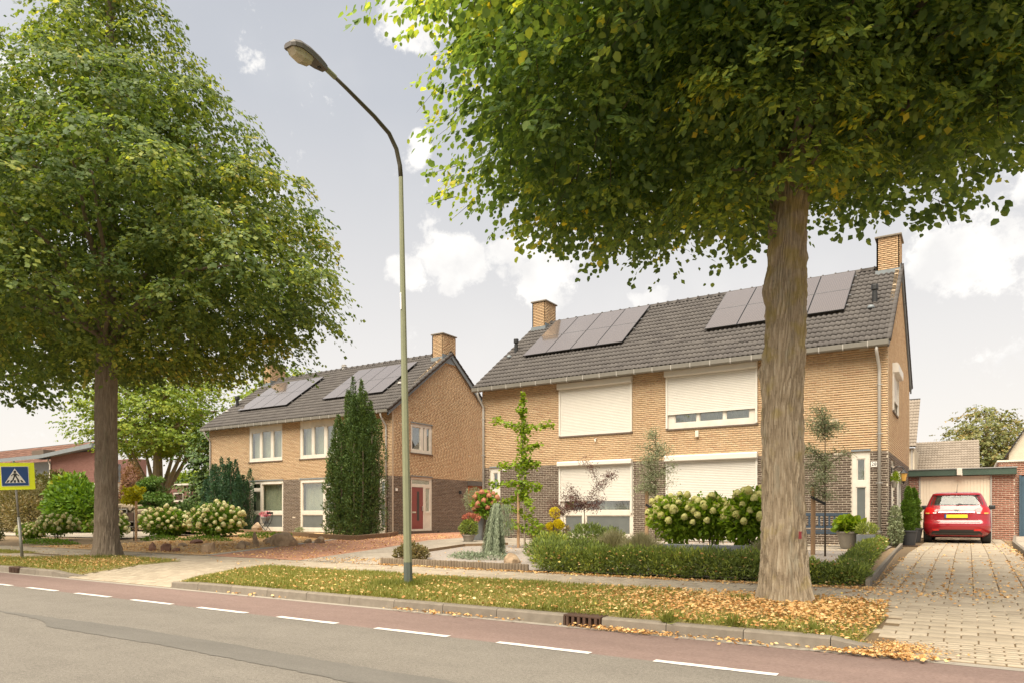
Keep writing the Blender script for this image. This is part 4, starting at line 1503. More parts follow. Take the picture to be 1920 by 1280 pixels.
MB().lathe((-28.7, LYR, LZR), [(.12, 0), (.12, .15), (.17, .17), (.12, .22), (.14, .26), (.05, .30)], 14).build('flue', SM['pipe_grey'], g2)
for x, y in ((-34.5, 24.6), (-22.4, 25.2)):
    MB().lathe((x, y, zroof2(y) + .02), [(.12, 0), (.12, .05), (.08, .10), (.02, .12)], 14).build('roof_vent', SM['pipe_grey'], g2, smooth=True)


# ---------------------------------------------------------------- solar arrays
def solar(x0, x1, y0, y1, zf, slope, label, cols=4, rows=2):
    th_ = math.atan(slope)
    d = Vector((0, math.cos(th_), math.sin(th_)))
    nn = Vector((0, -math.sin(th_), math.cos(th_)))
    base = Vector((x0, y0, zf(y0))) + nn * .11
    Ls = (y1 - y0) / math.cos(th_)
    e_ = empty('solar_array', (x0, y0, zf(y0)), label, 'solar panels', 'roof solar arrays')
    w, l = (x1 - x0) / cols, Ls / rows

    def slab(m_, a, b, c, q, t0, t1):
        P = [base + X_ * u + d * s + nn * t for t in (t0, t1) for u, s in ((a, c), (b, c), (b, q), (a, q))]
        m_.add(P, BOXF)
    for i in range(cols):
        for j in range(rows):
            f_ = MB()
            a, b, c, q = i * w + .008, (i + 1) * w - .008, j * l + .008, (j + 1) * l - .008
            slab(f_, a, b, c, q, 0, .033)
            p = f_.build('panel', SM['black'], e_)
            g_ = MB()
            slab(g_, a + .012, b - .012, c + .012, q - .012, .032, .037)
            g_.build('panel_glass', SM['solar'], p)
    for j in range(rows):
        for t in (.25, .75):
            r_ = MB()
            slab(r_, -.05, x1 - x0 + .06, (j + t) * l - .02, (j + t) * l + .02, -.055, -.004)
            r_.build('rail', SM['steel'], e_)
    r_ = MB()
    slab(r_, 0.0, x1 - x0, l - .006, l + .006, .034, .04)
    r_.build('joint_strip', SM['steel'], e_)


solar(-14.45, -10.30, 23.35, 26.02, zroof, sl, 'left solar array on the near house beside the chimney with the flue')
solar(-7.38, -3.12, 23.40, 26.02, zroof, sl, 'right solar array on the near house behind the lime trunk')
solar(-33.25, -29.30, 24.40, 26.95, zroof2, sl2, 'left solar array on the far house with the red door')
solar(-26.8, -22.80, 24.50, 27.05, zroof2, sl2, 'right solar array on the far house with the red door')

# ================================================================== garage and neighbours
gar = empty('garage', (-.4, 30.0, .36), 'red brick garage with cream door and green fascia behind the car', 'garage')
O = Vector((0, 30.0, 0))
brick_wall(gar, 'front_wall', O, X_, mY, .3, 2.62, -1.95, 1.36, [(-1.52, .70, .2, 2.62)], 'brick_red', 'mortar', n_ind=200, wild=False)
MB().box(-1.95, 1.36, 30.11, 36, .3, 2.62).build('body', SM['brick_red'], gar)
MB().box(-1.85, 1.40, 29.82, 36.1, 2.62, 2.84).build('fascia', SM['green_fascia'], gar, bevel=.006)
MB().box(-1.87, 1.42, 29.79, 36.12, 2.842, 2.875).build('roof_trim', SM['steel'], gar)
gd = MB().box(-1.52, -1.47, 29.98, 30.08, .36, 2.6).box(.65, .70, 29.98, 30.08, .36, 2.6).build('garage_door', SM['pipe_grey'], gar)
n = 22
for i in range(n):
    a = -1.47 + 2.12 * i / n
    MB().box(a + .004, a + 2.12 / n - .004, 30.03, 30.06, .38, 2.6).build('door_board', SM['garage_cream'], gd)
MB().box(-1.46, .64, 30.06, 30.08, .38, 2.6).build('door_back', SM['garage_cream'], gd)
MB().box(-.34, -.18, 29.70, 29.81, 2.62, 2.86).build('floodlight', SM['white_paint'], gar, bevel=.015)
MB().tube([(-.20, 29.75, 2.60), (-.20, 29.78, 2.70)], .03, 8).build('sensor', SM['white_paint'], gar)

nb = empty('garage', (3, 30.5, .4), 'neighbouring brick garage with dark blue door at the frame edge', 'garage')
O2 = Vector((0, 30.45, 0))
brick_wall(nb, 'front_wall', O2, X_, mY, .3, 3.08, .90, 5.0, [(1.50, 4.2, .2, 2.60)], 'brick_red', 'mortar', n_ind=60, wild=False)
MB().box(.90, 5.0, 30.56, 37, .3, 3.08).build('body', SM['brick_red'], nb)
MB().box(.86, 5.05, 30.40, 37.1, 3.081, 3.14).build('roof_trim', SM['white_paint'], nb)
bd = MB().box(1.50, 1.56, 30.40, 30.54, .4, 2.6).box(1.56, 4.2, 30.52, 30.54, .4, 2.6).build('garage_door', SM['blue_door'], nb)
for i in range(16):
    a = 1.56 + .16 * i
    MB().box(a + .004, a + .154, 30.48, 30.51, .42, 2.58).build('door_board', SM['blue_door'], bd)


def tiled_slope(parent, name, x0, x1, y0, z0, y1, z1, mat, sx=.3, sy=.34):
    """roof slope far away: rows of real tiles kept as one field"""
    x1 = x0 + int((x1 - x0) / sx) * sx
    d = Vector((0, y1 - y0, z1 - z0))
    L_ = d.length
    d.normalize()
    nn = X_.cross(d)
    T, rn = [], []
    for j in range(int(L_ / sy)):
        for i in range(int((x1 - x0) / sx)):
            T.append(TM(Vector((x0 + (i + .5) * sx, y0, z0)) + d * (j * sy), sx / .3, sy / .335, 1, X_, d, nn))
            rn.append(random.random())
    rf = MB().add([(x0, y0, z0 - .02), (x1, y0, z0 - .02), (x1, y1, z1 - .02), (x0, y1, z1 - .02)], [(0, 1, 2, 3)]).build(name, SM['tile_under'], parent)
    pieces('tile', rf, TILE[0], TILE[1], T, SM[mat], rn, 0, field='tile_field')


bh = empty('background_house', (-1.5, 46, .36), 'pale tiled house roof rising behind the garage', 'house')
MB().box(-12, -2.5, 45, 52, .3, 4.9).build('wall', SM['stucco'], bh)
MB().box(-2.5, .3, 47.5, 50.5, .3, 3.55).build('annex_wall', SM['stucco'], bh)
tiled_slope(bh, 'roof', -2.75, .56, 47.2, 3.6, 51.2, 5.75, 'tile_pale')
tiled_slope(bh, 'side_roof', -12, -2.35, 44.7, 4.95, 49, 8.2, 'tile_pale')
MB().tube([(-2.62, 44.93, 4.9), (-2.62, 44.93, .4)], .045, 8).build('downpipe', SM['pipe_grey'], bh)
cg = empty('background_house', (4, 46, .36), 'cream rendered gable peeking in at the frame edge', 'house')
MB().add([(1.78, 45, .3), (7.0, 45, .3), (7.0, 45, 4.4), (4.4, 45, 8.9), (1.78, 45, 4.4)], [(0, 1, 2, 3, 4)]).add([(1.78, 45, .3), (1.78, 45, 4.4), (1.78, 55, 4.4), (1.78, 55, .3)], [(0, 1, 2, 3)]).build('wall', SM['stucco'], cg)
MB().add([(1.60, 44.85, 4.25), (4.4, 44.85, 9.05), (4.4, 55, 9.05), (1.60, 55, 4.25)], [(3, 2, 1, 0)]).add([(1.60, 44.85, 4.25), (1.60, 44.85, 4.12), (4.4, 44.85, 8.9), (4.4, 44.85, 9.05)], [(0, 1, 2, 3)]).build('roof', SM['tile_under'], cg)

# left: low brick annex with two white windows, a modern house with grey roof, red-tiled roof behind
lb = empty('brick_annex', (-57, 33, .36), 'low flat-roofed brick annex with two small white windows behind the trailer', 'building')
O3 = Vector((0, 33.0, 0))
brick_wall(lb, 'front_wall', O3, X_, mY, .3, 3.52, -66, -49.7, [(-54.65, -53.55, 2.25, 2.98), (-53.15, -51.8, 2.25, 2.98)], 'brick_purple', 'brick_red', n_ind=0, wild=True, course=.075, bl=.25)
MB().box(-66, -49.7, 33.12, 40, .3, 3.5).build('body', SM['brick_purple'], lb)
MB().box(-66.1, -49.6, 32.93, 40.1, 3.525, 3.66).build('roof_trim', SM['white_paint'], lb)
for a, b in ((-54.65, -53.55), (-53.15, -51.8)):
    framed(lb, 'window', O3, X_, mY, (a, b, 2.25, 2.98), [(a + .1, b - .1, 2.35, 2.88, 'glass')], curtain='room_dark')
MB().tube([(-50.75, 32.92, 3.5), (-50.75, 32.92, .4)], .06, 8).build('downpipe', SM['white_paint'], lb)
tw = MB()
O4 = Vector((0, 36.0, 0))
tw = empty('brick_tower', (-66, 36, .36), 'brick wall with small white window slots above the annex', 'building')
brick_wall(tw, 'wall', O4, X_, mY, .3, 6.35, -72, -63.6, [], 'brick_purple', 'brick_red', n_ind=0, course=.075, bl=.25)
MB().box(-72, -63.6, 36.11, 36.9, .3, 6.3).build('body', SM['brick_purple'], tw)
for x in (-67.4, -66.6):
    for z in (4.9, 5.45, 4.2):
        MB().box(x, x + .28, 35.97, 36.05, z, z + .36).build('window_slot', SM['white_paint'], tw)
mh = empty('modern_house', (-70, 30, .36), 'modern brick house with a sloping grey metal roof edge', 'house')
O5 = Vector((0, 30.0, 0))
brick_wall(mh, 'front_wall', O5, X_, mY, .3, 6.35, -66.3, -58.6, [], 'brick_purple', 'brick_red', lim=lambda z: (-66.3, -58.6), n_ind=0, course=.075, bl=.25)
MB().box(-66.3, -58.6, 30.11, 31.6, .3, 6.2).build('body', SM['brick_purple'], mh)
MB().box(-92, -66.3, 30.6, 38, .3, 5.9).build('metal_wall', SM['blue_grey'], mh)
MB().add([(-92, 29.3, 5.95), (-66.9, 29.3, 6.02), (-58.2, 29.3, 6.55), (-58.2, 32.2, 6.75), (-66.9, 32.2, 6.6), (-92, 32.2, 6.5),
          (-92, 29.3, 6.28), (-66.9, 29.3, 6.32), (-58.2, 29.3, 6.88), (-58.2, 32.2, 7.0), (-66.9, 32.2, 6.85), (-92, 32.2, 6.8)],
         [(0, 1, 7, 6), (1, 2, 8, 7), (2, 3, 9, 8), (6, 7, 10, 11), (7, 8, 9, 10), (0, 5, 4, 1), (1, 4, 3, 2)]).build('roof', SM['blue_grey'], mh)
for x, y, z in ((-72.5, 31.2, 6.75), (-61.2, 31.0, 6.95)):
    MB().box(x, x + 2.2, y, y + 1, z - .4, z + .35).build('chimney', SM['brick_dark'], mh)
MB().tube([(-66.6, 29.9, 6.0), (-66.2, 29.9, 5.5), (-66.2, 29.9, .4)], .07, 8).build('downpipe', SM['white_paint'], mh)
MB().box(-60.5, -51.5, 27.5, 29.2, 3.3, 3.55).box(-60.5, -51.5, 27.6, 29.1, .3, 3.3).build('carport', SM['white_paint'], mh)
rr = empty('red_roof_house', (-97, 42, .36), 'house with an old red tiled roof at the left edge', 'house')
MB().box(-125, -88, 42, 50, .3, 7).build('wall', SM['brick_purple'], rr)
tiled_slope(rr, 'roof', -125, -87.5, 41.5, 6.8, 45.5, 10.2, 'tile_red', .4, .45)
pk = empty('background_house', (-76, 52, .36), 'distant house gable under a dark roof behind the annex', 'house')
MB().box(-84, -70.5, 52, 60, .3, 5.2).build('wall', SM['stucco'], pk)
tiled_slope(pk, 'roof', -79.5, -70, 51.7, 5.2, 55, 7.0, 'tile_pale', .4, .45)

# ================================================================== street furniture
lp = empty('street_lamp', (-7.2, 8.28, .12), 'tall grey-green street lamp with a curved arm on the verge', 'street lamp')
c0 = Vector((-7.14, 8.22, .10))
top = Vector((-7.2, 8.12, 6.30))


def octo(m_, a, b, ra, rb, n=8):
    a, b = Vector(a), Vector(b)
    V = [p + Vector((math.cos(2 * math.pi * (k + .5) / n) * r_, math.sin(2 * math.pi * (k + .5) / n) * r_, 0)) for p, r_ in ((a, ra), (b, rb)) for k in range(n)]
    m_.add(V, [(k, (k + 1) % n, (k + 1) % n + n, k + n) for k in range(n)] + [tuple(range(n))[::-1], tuple(range(n, 2 * n))])


pt = lambda z: c0 + (top - c0) * ((z - .1) / 6.2)
m_ = MB()
octo(m_, pt(.1), pt(.50), .069, .068)
m_.build('base', SM['lamp_base'], lp)
m_ = MB()
octo(m_, pt(.502), pt(6.30), .066, .034)
m_.build('pole', SM['lamp_green'], lp)
ST = MB().add([pt(z) + Vector((.0, -.0535, 0)) + Vector((x, 0, 0)) for z, x in ((4.3, -.012), (4.3, .012), (4.55, .012), (4.55, -.012))], [(0, 1, 2, 3)])
ST.build('sticker', SM['sign_white'], lp)
pts = [top, (-7.2, 8.10, 6.46), (-7.2, 8.02, 6.68), (-7.2, 7.86, 6.84), (-7.2, 7.55, 6.945), (-7.2, 7.0, 7.075), (-7.2, 6.62, 7.155)]
MB().tube(pts, [.034, .033, .032, .031, .029, .026, .024], 10).build('arm', SM['arm_dark'], lp, smooth=True)
MB().tube([(-7.2, 6.80, 7.118), (-7.2, 6.55, 7.168)], .034, 10).build('spigot', SM['lamp_green'], lp)
# luminaire housing: loft of cross-sections along the arm direction
V, F = [], []
secs = [(6.62, 7.150, .048, .045, -.04), (6.50, 7.16, .075, .065, -.055), (6.32, 7.165, .10, .08, -.045), (6.15, 7.155, .11, .08, -.03), (6.05, 7.135, .095, .06, -.03), (6.0, 7.12, .065, .03, -.03)]
for (y, z, w, hh, lo) in secs:
    V += [(-7.2 + a * w, y, z + b) for a, b in ((-1, lo), (-1, hh * .35), (-.6, hh), (.6, hh), (1, hh * .35), (1, lo))]
for i in range(len(secs) - 1):
    for k in range(6):
        a, b = i * 6 + k, i * 6 + (k + 1) % 6
        F.append((a, b, b + 6, a + 6))
F += [tuple(range(6))[::-1], tuple(30 + k for k in range(6))]
hd = MB().add(V, [q[::-1] for q in F]).build('housing', SM['lamp_head'], lp)
V, F = [], []
for (y, w, d) in ((6.37, .074, .03), (6.34, .085, .09), (6.20, .092, .12), (6.08, .08, .10), (6.03, .06, .04)):
    V += [(-7.2 + a * w, y, 7.115 - b * d + .01) for a, b in ((-1, 0), (-.85, .7), (-.5, 1), (.5, 1), (.85, .7), (1, 0))]
for i in range(4):
    for k in range(5):
        F.append((i * 6 + k, i * 6 + k + 1, i * 6 + k + 7, i * 6 + k + 6))
F += [tuple(range(6)), tuple(24 + k for k in range(6))[::-1]]
MB().add(V, F).build('lens', SM['lens'], hd)
MB().lathe((-7.2, 6.52, 7.09), [(.024, 0), (.028, .015)], 12).build('photocell', SM['black'], hd)

sg = empty('crossing_sign', (-19.84, 8.33, .13), 'leaning pedestrian crossing sign with a fluorescent yellow border', 'sign')
b0, b1 = Vector((-19.84, 8.33, .10)), Vector((-20.03, 8.26, 1.95))
MB().tube([b0, b0 + (b1 - b0) * .57], .036, 12).build('post_sleeve', SM['galv'], sg, smooth=True)
MB().tube([b0 + (b1 - b0) * .57, b0 + (b1 - b0) * 1.33], .026, 12).build('post', SM['galv'], sg, smooth=True)
sn = Vector((.955, -.29, -.03)).normalized()
su = Vector((0, 0, 1)).cross(sn).normalized()
sv = sn.cross(su)
rl = math.radians(3)
su, sv = su * math.cos(rl) + sv * math.sin(rl), sv * math.cos(rl) - su * math.sin(rl)
sc0 = Vector((-20.03, 8.24, 2.18)) + sn * .04


def plate(name, mat, poly, d, parent, th=.006):
    P = [sc0 + su * x + sv * y + sn * (d + t) for t in (0, th) for x, y in poly]
    n = len(poly)
    return MB().add(P, [tuple(range(n))[::-1], tuple(range(n, 2 * n))] + [(i, (i + 1) % n, (i + 1) % n + n, i + n) for i in range(n)]).build(name, SM[mat], parent)


sq = lambda w, h_: [(-w, -h_), (w, -h_), (w, h_), (-w, h_)]
bk = plate('border_plate', 'sign_yellow', sq(.41, .335), 0, sg)
pl = plate('sign_face', 'sign_blue', sq(.28, .24), .008, sg)
fr = MB()
for a, b, c, d_ in ((-.285, .285, -.245, -.235), (-.285, .285, .235, .245), (-.285, -.275, -.235, .235), (.275, .285, -.235, .235)):
    P = [sc0 + su * x + sv * y + sn * t for t in (.014, .016) for x, y in ((a, c), (b, c), (b, d_), (a, d_))]
    fr.add(P, BOXF)
fr.build('white_rim', SM['sign_white'], pl)
plate('white_triangle', 'sign_white', [(-.215, -.165), (.215, -.165), (0, .195)], .0145, pl, .002)
for i, x in enumerate((-.15, -.07, .01, .09, .17)):
    x -= .01
    plate('zebra_stripe', 'black', [(x - .035, -.155), (x + .012, -.155), (x * .78 + .010, -.095), (x * .78 - .026, -.095)], .017, pl, .001)
for poly in ([(-.03, .0), (.03, .0), (.035, .075), (-.03, .075)], [(-.03, .0), (.0, .0), (-.045, -.125), (-.075, -.12)], [(.0, .0), (.03, .0), (.085, -.11), (.055, -.125)],
             [(-.03, .07), (-.025, .05), (-.075, .0), (-.09, .01)], [(.03, .07), (.025, .045), (.075, .0), (.09, .012)],
             [(.028 * math.cos(k * math.pi / 6), .11 + .03 * math.sin(k * math.pi / 6)) for k in range(12)]):
    plate('walking_figure', 'black', poly, .018, pl, .001)

# ================================================================== the red car
CX, CY, CZ = -.30, 25.15, .362
car = empty('hatchback_car', (CX, CY, CZ), 'red hatchback parked before the garage seen from behind', 'car')
# rings: z, rear y, front y, half width, corner radius (rear)
RG = [(.20, .16, 3.92, .76, .22), (.27, .07, 3.98, .83, .26), (.36, .02, 4.04, .872, .28), (.48, 0, 4.06, .885, .30), (.585, .0, 4.06, .882, .30), (.625, .012, 4.05, .878, .30), (.645, .050, 4.04, .876, .28),
      (.75, .055, 4.02, .872, .26), (.90, .075, 3.95, .865, .25), (1.00, .105, 3.6, .85, .24), (1.06, .13, 3.3, .825, .23), (1.13, .175, 3.05, .785, .22), (1.30, .31, 2.75, .725, .20),
      (1.44, .43, 2.35, .665, .20), (1.49, .40, 2.2, .64, .22), (1.515, .44, 2.1, .615, .24), (1.545, .62, 1.9, .55, .26), (1.56, .95, 1.7, .42, .26)]
RZ = [q[0] for q in RG]


def ring_at(z):
    return [float(np.interp(z, RZ, [q[i] for q in RG])) for i in range(1, 5)]


def ring_pts(z, yr, yf, w, r_):
    pts = []
    for cx_, cy_, a0 in ((w - r_, yr + r_, -90), (w - r_, yf - r_ * 1.3, 0), (-(w - r_), yf - r_ * 1.3, 90), (-(w - r_), yr + r_, 180)):
        for k in range(6):
            a = math.radians(a0 + 90 * k / 5)
            pts.append((CX + cx_ + r_ * math.cos(a), CY + cy_ + r_ * math.sin(a) + .06 * (abs((cx_ + r_ * math.cos(a)) / w) ** 2 if a0 in (-90, 180) else 0), CZ + z))
    n_in = []
    for i in range(len(pts)):
        a, b = pts[i], pts[(i + 1) % len(pts)]
        n_in.append(a)
        if (i + 1) % 6 == 0:
            for t in (.2, .4, .6, .8):
                x = a[0] + (b[0] - a[0]) * t
                y = a[1] + (b[1] - a[1]) * t
                if i + 1 == 24:
                    xx = (x - CX) / w
                    y = CY + yr + .06 * xx * xx
                n_in.append((x, y, CZ + z))
    return n_in


V, F = [], []
for q in RG:
    V += ring_pts(q[0], *q[1:])
n = len(V) // len(RG)
for i in range(len(RG) - 1):
    for k in range(n):
        a, b = i * n + k, i * n + (k + 1) % n
        F.append((a, b, b + n, a + n))
F += [tuple(range(n))[::-1], tuple((len(RG) - 1) * n + k for k in range(n))]
body = MB().add(V, F).build('body', SM['car_red'], car, smooth=True)


def rear_y(x, z):
    yr, yf, w, r_ = ring_at(z)
    ax = abs(x)
    base = .06 * (ax / w) ** 2
    if ax <= w - r_:
        return yr + base
    t = min(1, (ax - (w - r_)) / r_)
    return yr + r_ - r_ * math.sqrt(max(0, 1 - t * t)) + base


def rpatch(name, mat, outline, off, parent=car, grid=10):
    """patch lying on the rear of the body: outline(z fraction) rows [(z, x0, x1)]"""
    V, F = [], []
    for (z, x0, x1) in outline:
        for k in range(grid + 1):
            x = x0 + (x1 - x0) * k / grid
            V.append((CX + x, CY + rear_y(x, z) - off, CZ + z))
    for i in range(len(outline) - 1):
        for k in range(grid):
            a = i * (grid + 1) + k
            F.append((a, a + 1, a + grid + 2, a + grid + 1))
    return MB().add(V, F).build(name, SM[mat], parent, smooth=True)


# glasshouse: dark surround, cabin things behind glass
rpatch('window_surround', 'black', [(1.145, -.66, .66), (1.17, -.68, .68), (1.30, -.65, .65), (1.42, -.60, .60), (1.455, -.56, .56)], .006)
gl = rpatch('rear_window', 'car_glass', [(1.165, -.62, .62), (1.20, -.645, .645), (1.30, -.62, .62), (1.41, -.575, .575), (1.44, -.54, .54)], .014)
rpatch('cabin_view', 'cabin', [(1.22, -.52, .52), (1.30, -.50, .50), (1.41, -.46, .46)], .009, gl)
for x in (-.36, .30):
    rpatch('headrest', 'seat_dark', [(1.165, x - .11, x + .14), (1.27, x - .13, x + .15), (1.33, x - .11, x + .13), (1.36, x - .06, x + .08)], .0115, gl, 6)
rpatch('mirror_view', 'seat_dark', [(1.35, -.14, .08), (1.40, -.13, .07)], .0115, gl, 4)
for s in (-1, 1):
    rows = [(.885, .60, .845), (.93, .52, .855), (.99, .47, .845), (1.03, .50, .825), (1.065, .60, .80), (1.085, .70, .79)]
    rpatch('light_surround', 'black', [(z, s * (a - .015), s * (b + .01)) if s > 0 else (z, -(b + .01), -(a - .015)) for z, a, b in rows], .008, car, 8)
    L_ = rpatch('tail_light', 'light_red', [(z, s * a, s * b) if s > 0 else (z, -b, -a) for z, a, b in rows], .012, car, 8)
    rpatch('reverse_lamp', 'light_white', [(.90, s * .52 - .0, s * .60) if s > 0 else (.90, -.60, -.52), (.925, .51, .61) if s > 0 else (.925, -.61, -.51)], .016, L_, 3)
    rpatch('indicator', 'amber_glass', [(.885, .70, .80) if s > 0 else (.885, -.80, -.70), (.925, .70, .81) if s > 0 else (.925, -.81, -.70)], .016, L_, 3)
    rpatch('bumper_reflector', 'light_red', [(.375, .45, .60) if s > 0 else (.375, -.60, -.45), (.40, .44, .63) if s > 0 else (.40, -.63, -.44), (.435, .47, .62) if s > 0 else (.435, -.62, -.47)], .012, car, 5)
rpatch('hatch_seam', 'black', [(.628, -.60, .60), (.640, -.60, .60)], .004)
rpatch('plate_recess', 'car_red', [(.70, -.55, .55), (.72, -.56, .56)], .004)
rpatch('number_plate', 'plate_yellow', [(.765, -.255, .285), (.865, -.255, .285)], .02)
rpatch('plate_band', 'plate_blue', [(.765, -.295, -.256), (.865, -.295, -.256)], .02)
rpatch('plate_frame', 'black', [(.750, -.31, .30), (.880, -.31, .30)], .012)
rpatch('chrome_strip', 'chrome', [(.925, -.46, .46), (.945, -.46, .46)], .022)
rpatch('lower_bumper', 'black', [(.25, -.64, .64), (.30, -.66, .66), (.36, -.60, .60), (.41, -.42, .42)], .010)
rpatch('diffuser_edge', 'lamp_head', [(.285, -.60, .60), (.30, -.62, .62)], .016)
# badge: oval with three letters
ym = rear_y(0, .985)
P = [(CX + .075 * math.cos(k * math.pi / 12), CY + ym - .022, CZ + .99 + .034 * math.sin(k * math.pi / 12)) for k in range(24)]
P += [(x, y + .02, z) for x, y, z in P]
bdg = MB().add(P, [tuple(range(24)), tuple(range(24, 48))[::-1]] + [(k, k + 24, (k + 1) % 24 + 24, (k + 1) % 24) for k in range(24)]).build('badge', SM['chrome'], car)
text(bdg, 'KIA', (CX, CY + ym - .024, CZ + .988), .052, 'black', name='badge_lettering', ext=.001)
# spoiler, wiper, aerial
rpatch('spoiler_lip', 'car_red', [(1.462, -.60, .60), (1.50, -.615, .615)], .05)
rpatch('brake_lamp', 'light_red', [(1.472, -.16, .16), (1.485, -.16, .16)], .055)
MB().tube([(CX + .02, CY + rear_y(.02, 1.17) - .03, CZ + 1.165), (CX + .42, CY + rear_y(.42, 1.175) - .03, CZ + 1.165)], .011, 6).tube([(CX + .0, CY + rear_y(0, 1.17) - .03, CZ + 1.16), (CX + .12, CY + rear_y(.1, 1.2) - .035, CZ + 1.19)], .022, 6).build('wiper', SM['black'], car)
MB().tube([(CX, CY + .62, CZ + 1.54), (CX + .02, CY + .72, CZ + 1.80)], [.008, .003], 6).lathe((CX, CY + .62, CZ + 1.535), [(.03, 0), (.012, .03)], 10).build('aerial', SM['black'], car)
for s in (-1, 1):
    for y in (.62, 3.25):
        xw = CX + s * .76
        prof = [(-.115, .26), (-.11, .30), (-.085, .318), (.085, .318), (.11, .30), (.115, .26)]
        V, F = [], []
        nn_ = 28
        for a, r_ in prof:
            for k in range(nn_):
                t = 2 * math.pi * k / nn_
                V.append((xw + a, CY + y + r_ * math.cos(t), CZ + .316 + r_ * math.sin(t)))
        for i in range(5):
            for k in range(nn_):
                F.append((i * nn_ + k, i * nn_ + (k + 1) % nn_, (i + 1) * nn_ + (k + 1) % nn_, (i + 1) * nn_ + k))
        F += [tuple(range(nn_)), tuple(5 * nn_ + k for k in range(nn_))[::-1]]
        wh = MB().add(V, F).build('wheel', SM['rubber'], car, smooth=False)
        V = [(xw + s * .118, CY + y + .20 * math.cos(2 * math.pi * k / 20), CZ + .316 + .20 * math.sin(2 * math.pi * k / 20)) for k in range(20)]
        MB().add(V, [tuple(range(20))]).build('rim', SM['steel'], wh)
    # mirror
    xm = CX + s * .95
    MB().box(min(xm - .09, xm + .09), max(xm - .09, xm + .09), CY + 2.62, CY + 2.74, CZ + 1.03, CZ + 1.17).build('wing_mirror', SM['black'], car, bevel=.03)
    MB().box(min(CX + s * .80, CX + s * .9), max(CX + s * .80, CX + s * .9), CY + 2.66, CY + 2.72, CZ + 1.03, CZ + 1.07).build('mirror_arm', SM['black'], car)
    # side glass
    P = []
    for z, y0_, y1_ in ((1.14, .62, 2.9), (1.30, .72, 2.6), (1.45, .85, 2.25)):
        yr, yf, w, r_ = ring_at(z)
        P += [(CX + s * (w + .006), CY + y0_, CZ + z), (CX + s * (w + .006), CY + y1_, CZ + z)]
    MB().add(P, [(0, 1, 3, 2), (2, 3, 5, 4)]).build('side_window', SM['black'], car)
MB().box(CX - .62, CX + .62, CY + .3, CY + 3.6, CZ + .16, CZ + .3).build('underbody', SM['void'], car)

# ================================================================== trailer with logs
tr = empty('trailer', (-36.2, 21.0, .36), 'brown box trailer loaded with cut logs behind the lime trunk', 'trailer')
m_ = MB().box(-39.2, -33.6, 20.3, 20.35, .86, 1.34).box(-39.2, -33.6, 22.0, 22.05, .86, 1.34).box(-33.65, -33.6, 20.35, 22.0, .86, 1.34).box(-39.2, -33.6, 20.35, 22.0, .82, .88).box(-39.2, -36.5, 20.3, 20.35, .58, .86)
m_.build('load_box', SM['trailer_brown'], tr)
m_ = MB()
for z in (.86, .60):
    m_.box(-39.2, -34.6, 20.27, 20.30, z - .02, z + .02)
for x in (-39.1, -36.9, -36.0, -33.7):
    m_.box(x - .03, x + .03, 20.26, 20.30, .58, 1.34)
m_.build('frame', SM['galv'], tr)
for x in (-35.0, -36.9):
    V = []
    wv = MB()
    nn_ = 24
    for y, r_ in ((20.28, .20), (20.26, .29), (20.30, .34), (20.46, .34), (20.5, .3)):
        V += [(x + r_ * math.cos(2 * math.pi * k / nn_), y, .70 + r_ * math.sin(2 * math.pi * k / nn_)) for k in range(nn_)]
    F = [(i * nn_ + k, (i + 1) * nn_ + k, (i + 1) * nn_ + (k + 1) % nn_, i * nn_ + (k + 1) % nn_) for i in range(4) for k in range(nn_)]
    wv.add(V, F)
    wv.build('wheel', SM['rubber'], tr)
    MB().add([(x + .2 * math.cos(2 * math.pi * k / 16), 20.275, .70 + .2 * math.sin(2 * math.pi * k / 16)) for k in range(16)], [tuple(range(16))]).build('rim', SM['steel'], tr)
pts = [(-35.0 + .45 * math.cos(a), 20.3, .70 + .45 * math.sin(a)) for a in np.linspace(math.pi, 0, 12)]
V = [(x, y, z) for x, _, z in pts for y in (20.2, 20.5)]
MB().add(V, [(2 * i, 2 * i + 2, 2 * i + 3, 2 * i + 1) for i in range(11)]).build('mudguard', SM['galv'], tr)
MB().tube([(-38.4, 20.24, 1.5), (-36.7, 20.24, 1.5), (-36.7, 20.24, 1.3)], .03, 6).build('rail', SM['galv'], tr)
LOGN = ['topmost', 'thick', 'thin', 'crooked', 'short', 'split', 'forked', 'pale']
for i in range(8):
    x = -38.6 + (i % 5) * .62 + random.uniform(-.1, .1)
    z = 1.30 + (i // 5) * .30 + random.uniform(-.04, .04)
    a = random.uniform(-.5, .5)
    y = random.uniform(20.6, 21.0)
    lg = MB().tube([(x, y, z), (x + .6 * math.sin(a), y + .7 * math.cos(a), z + random.uniform(-.1, .1))], random.uniform(.13, .2), 9).build('log', SM['bark'])
    tag(lg, ['cut log at the far left of the trailer load', 'second cut log from the left on the trailer', 'cut log in the middle of the trailer load', 'cut log right of the trailer middle', 'cut log nearest the yellow sapling on the trailer', 'upper left log resting on the trailer load', 'upper middle log resting on the trailer load', 'upper log closest to the layered conifer'][i], 'log', 'logs stacked on the trailer')

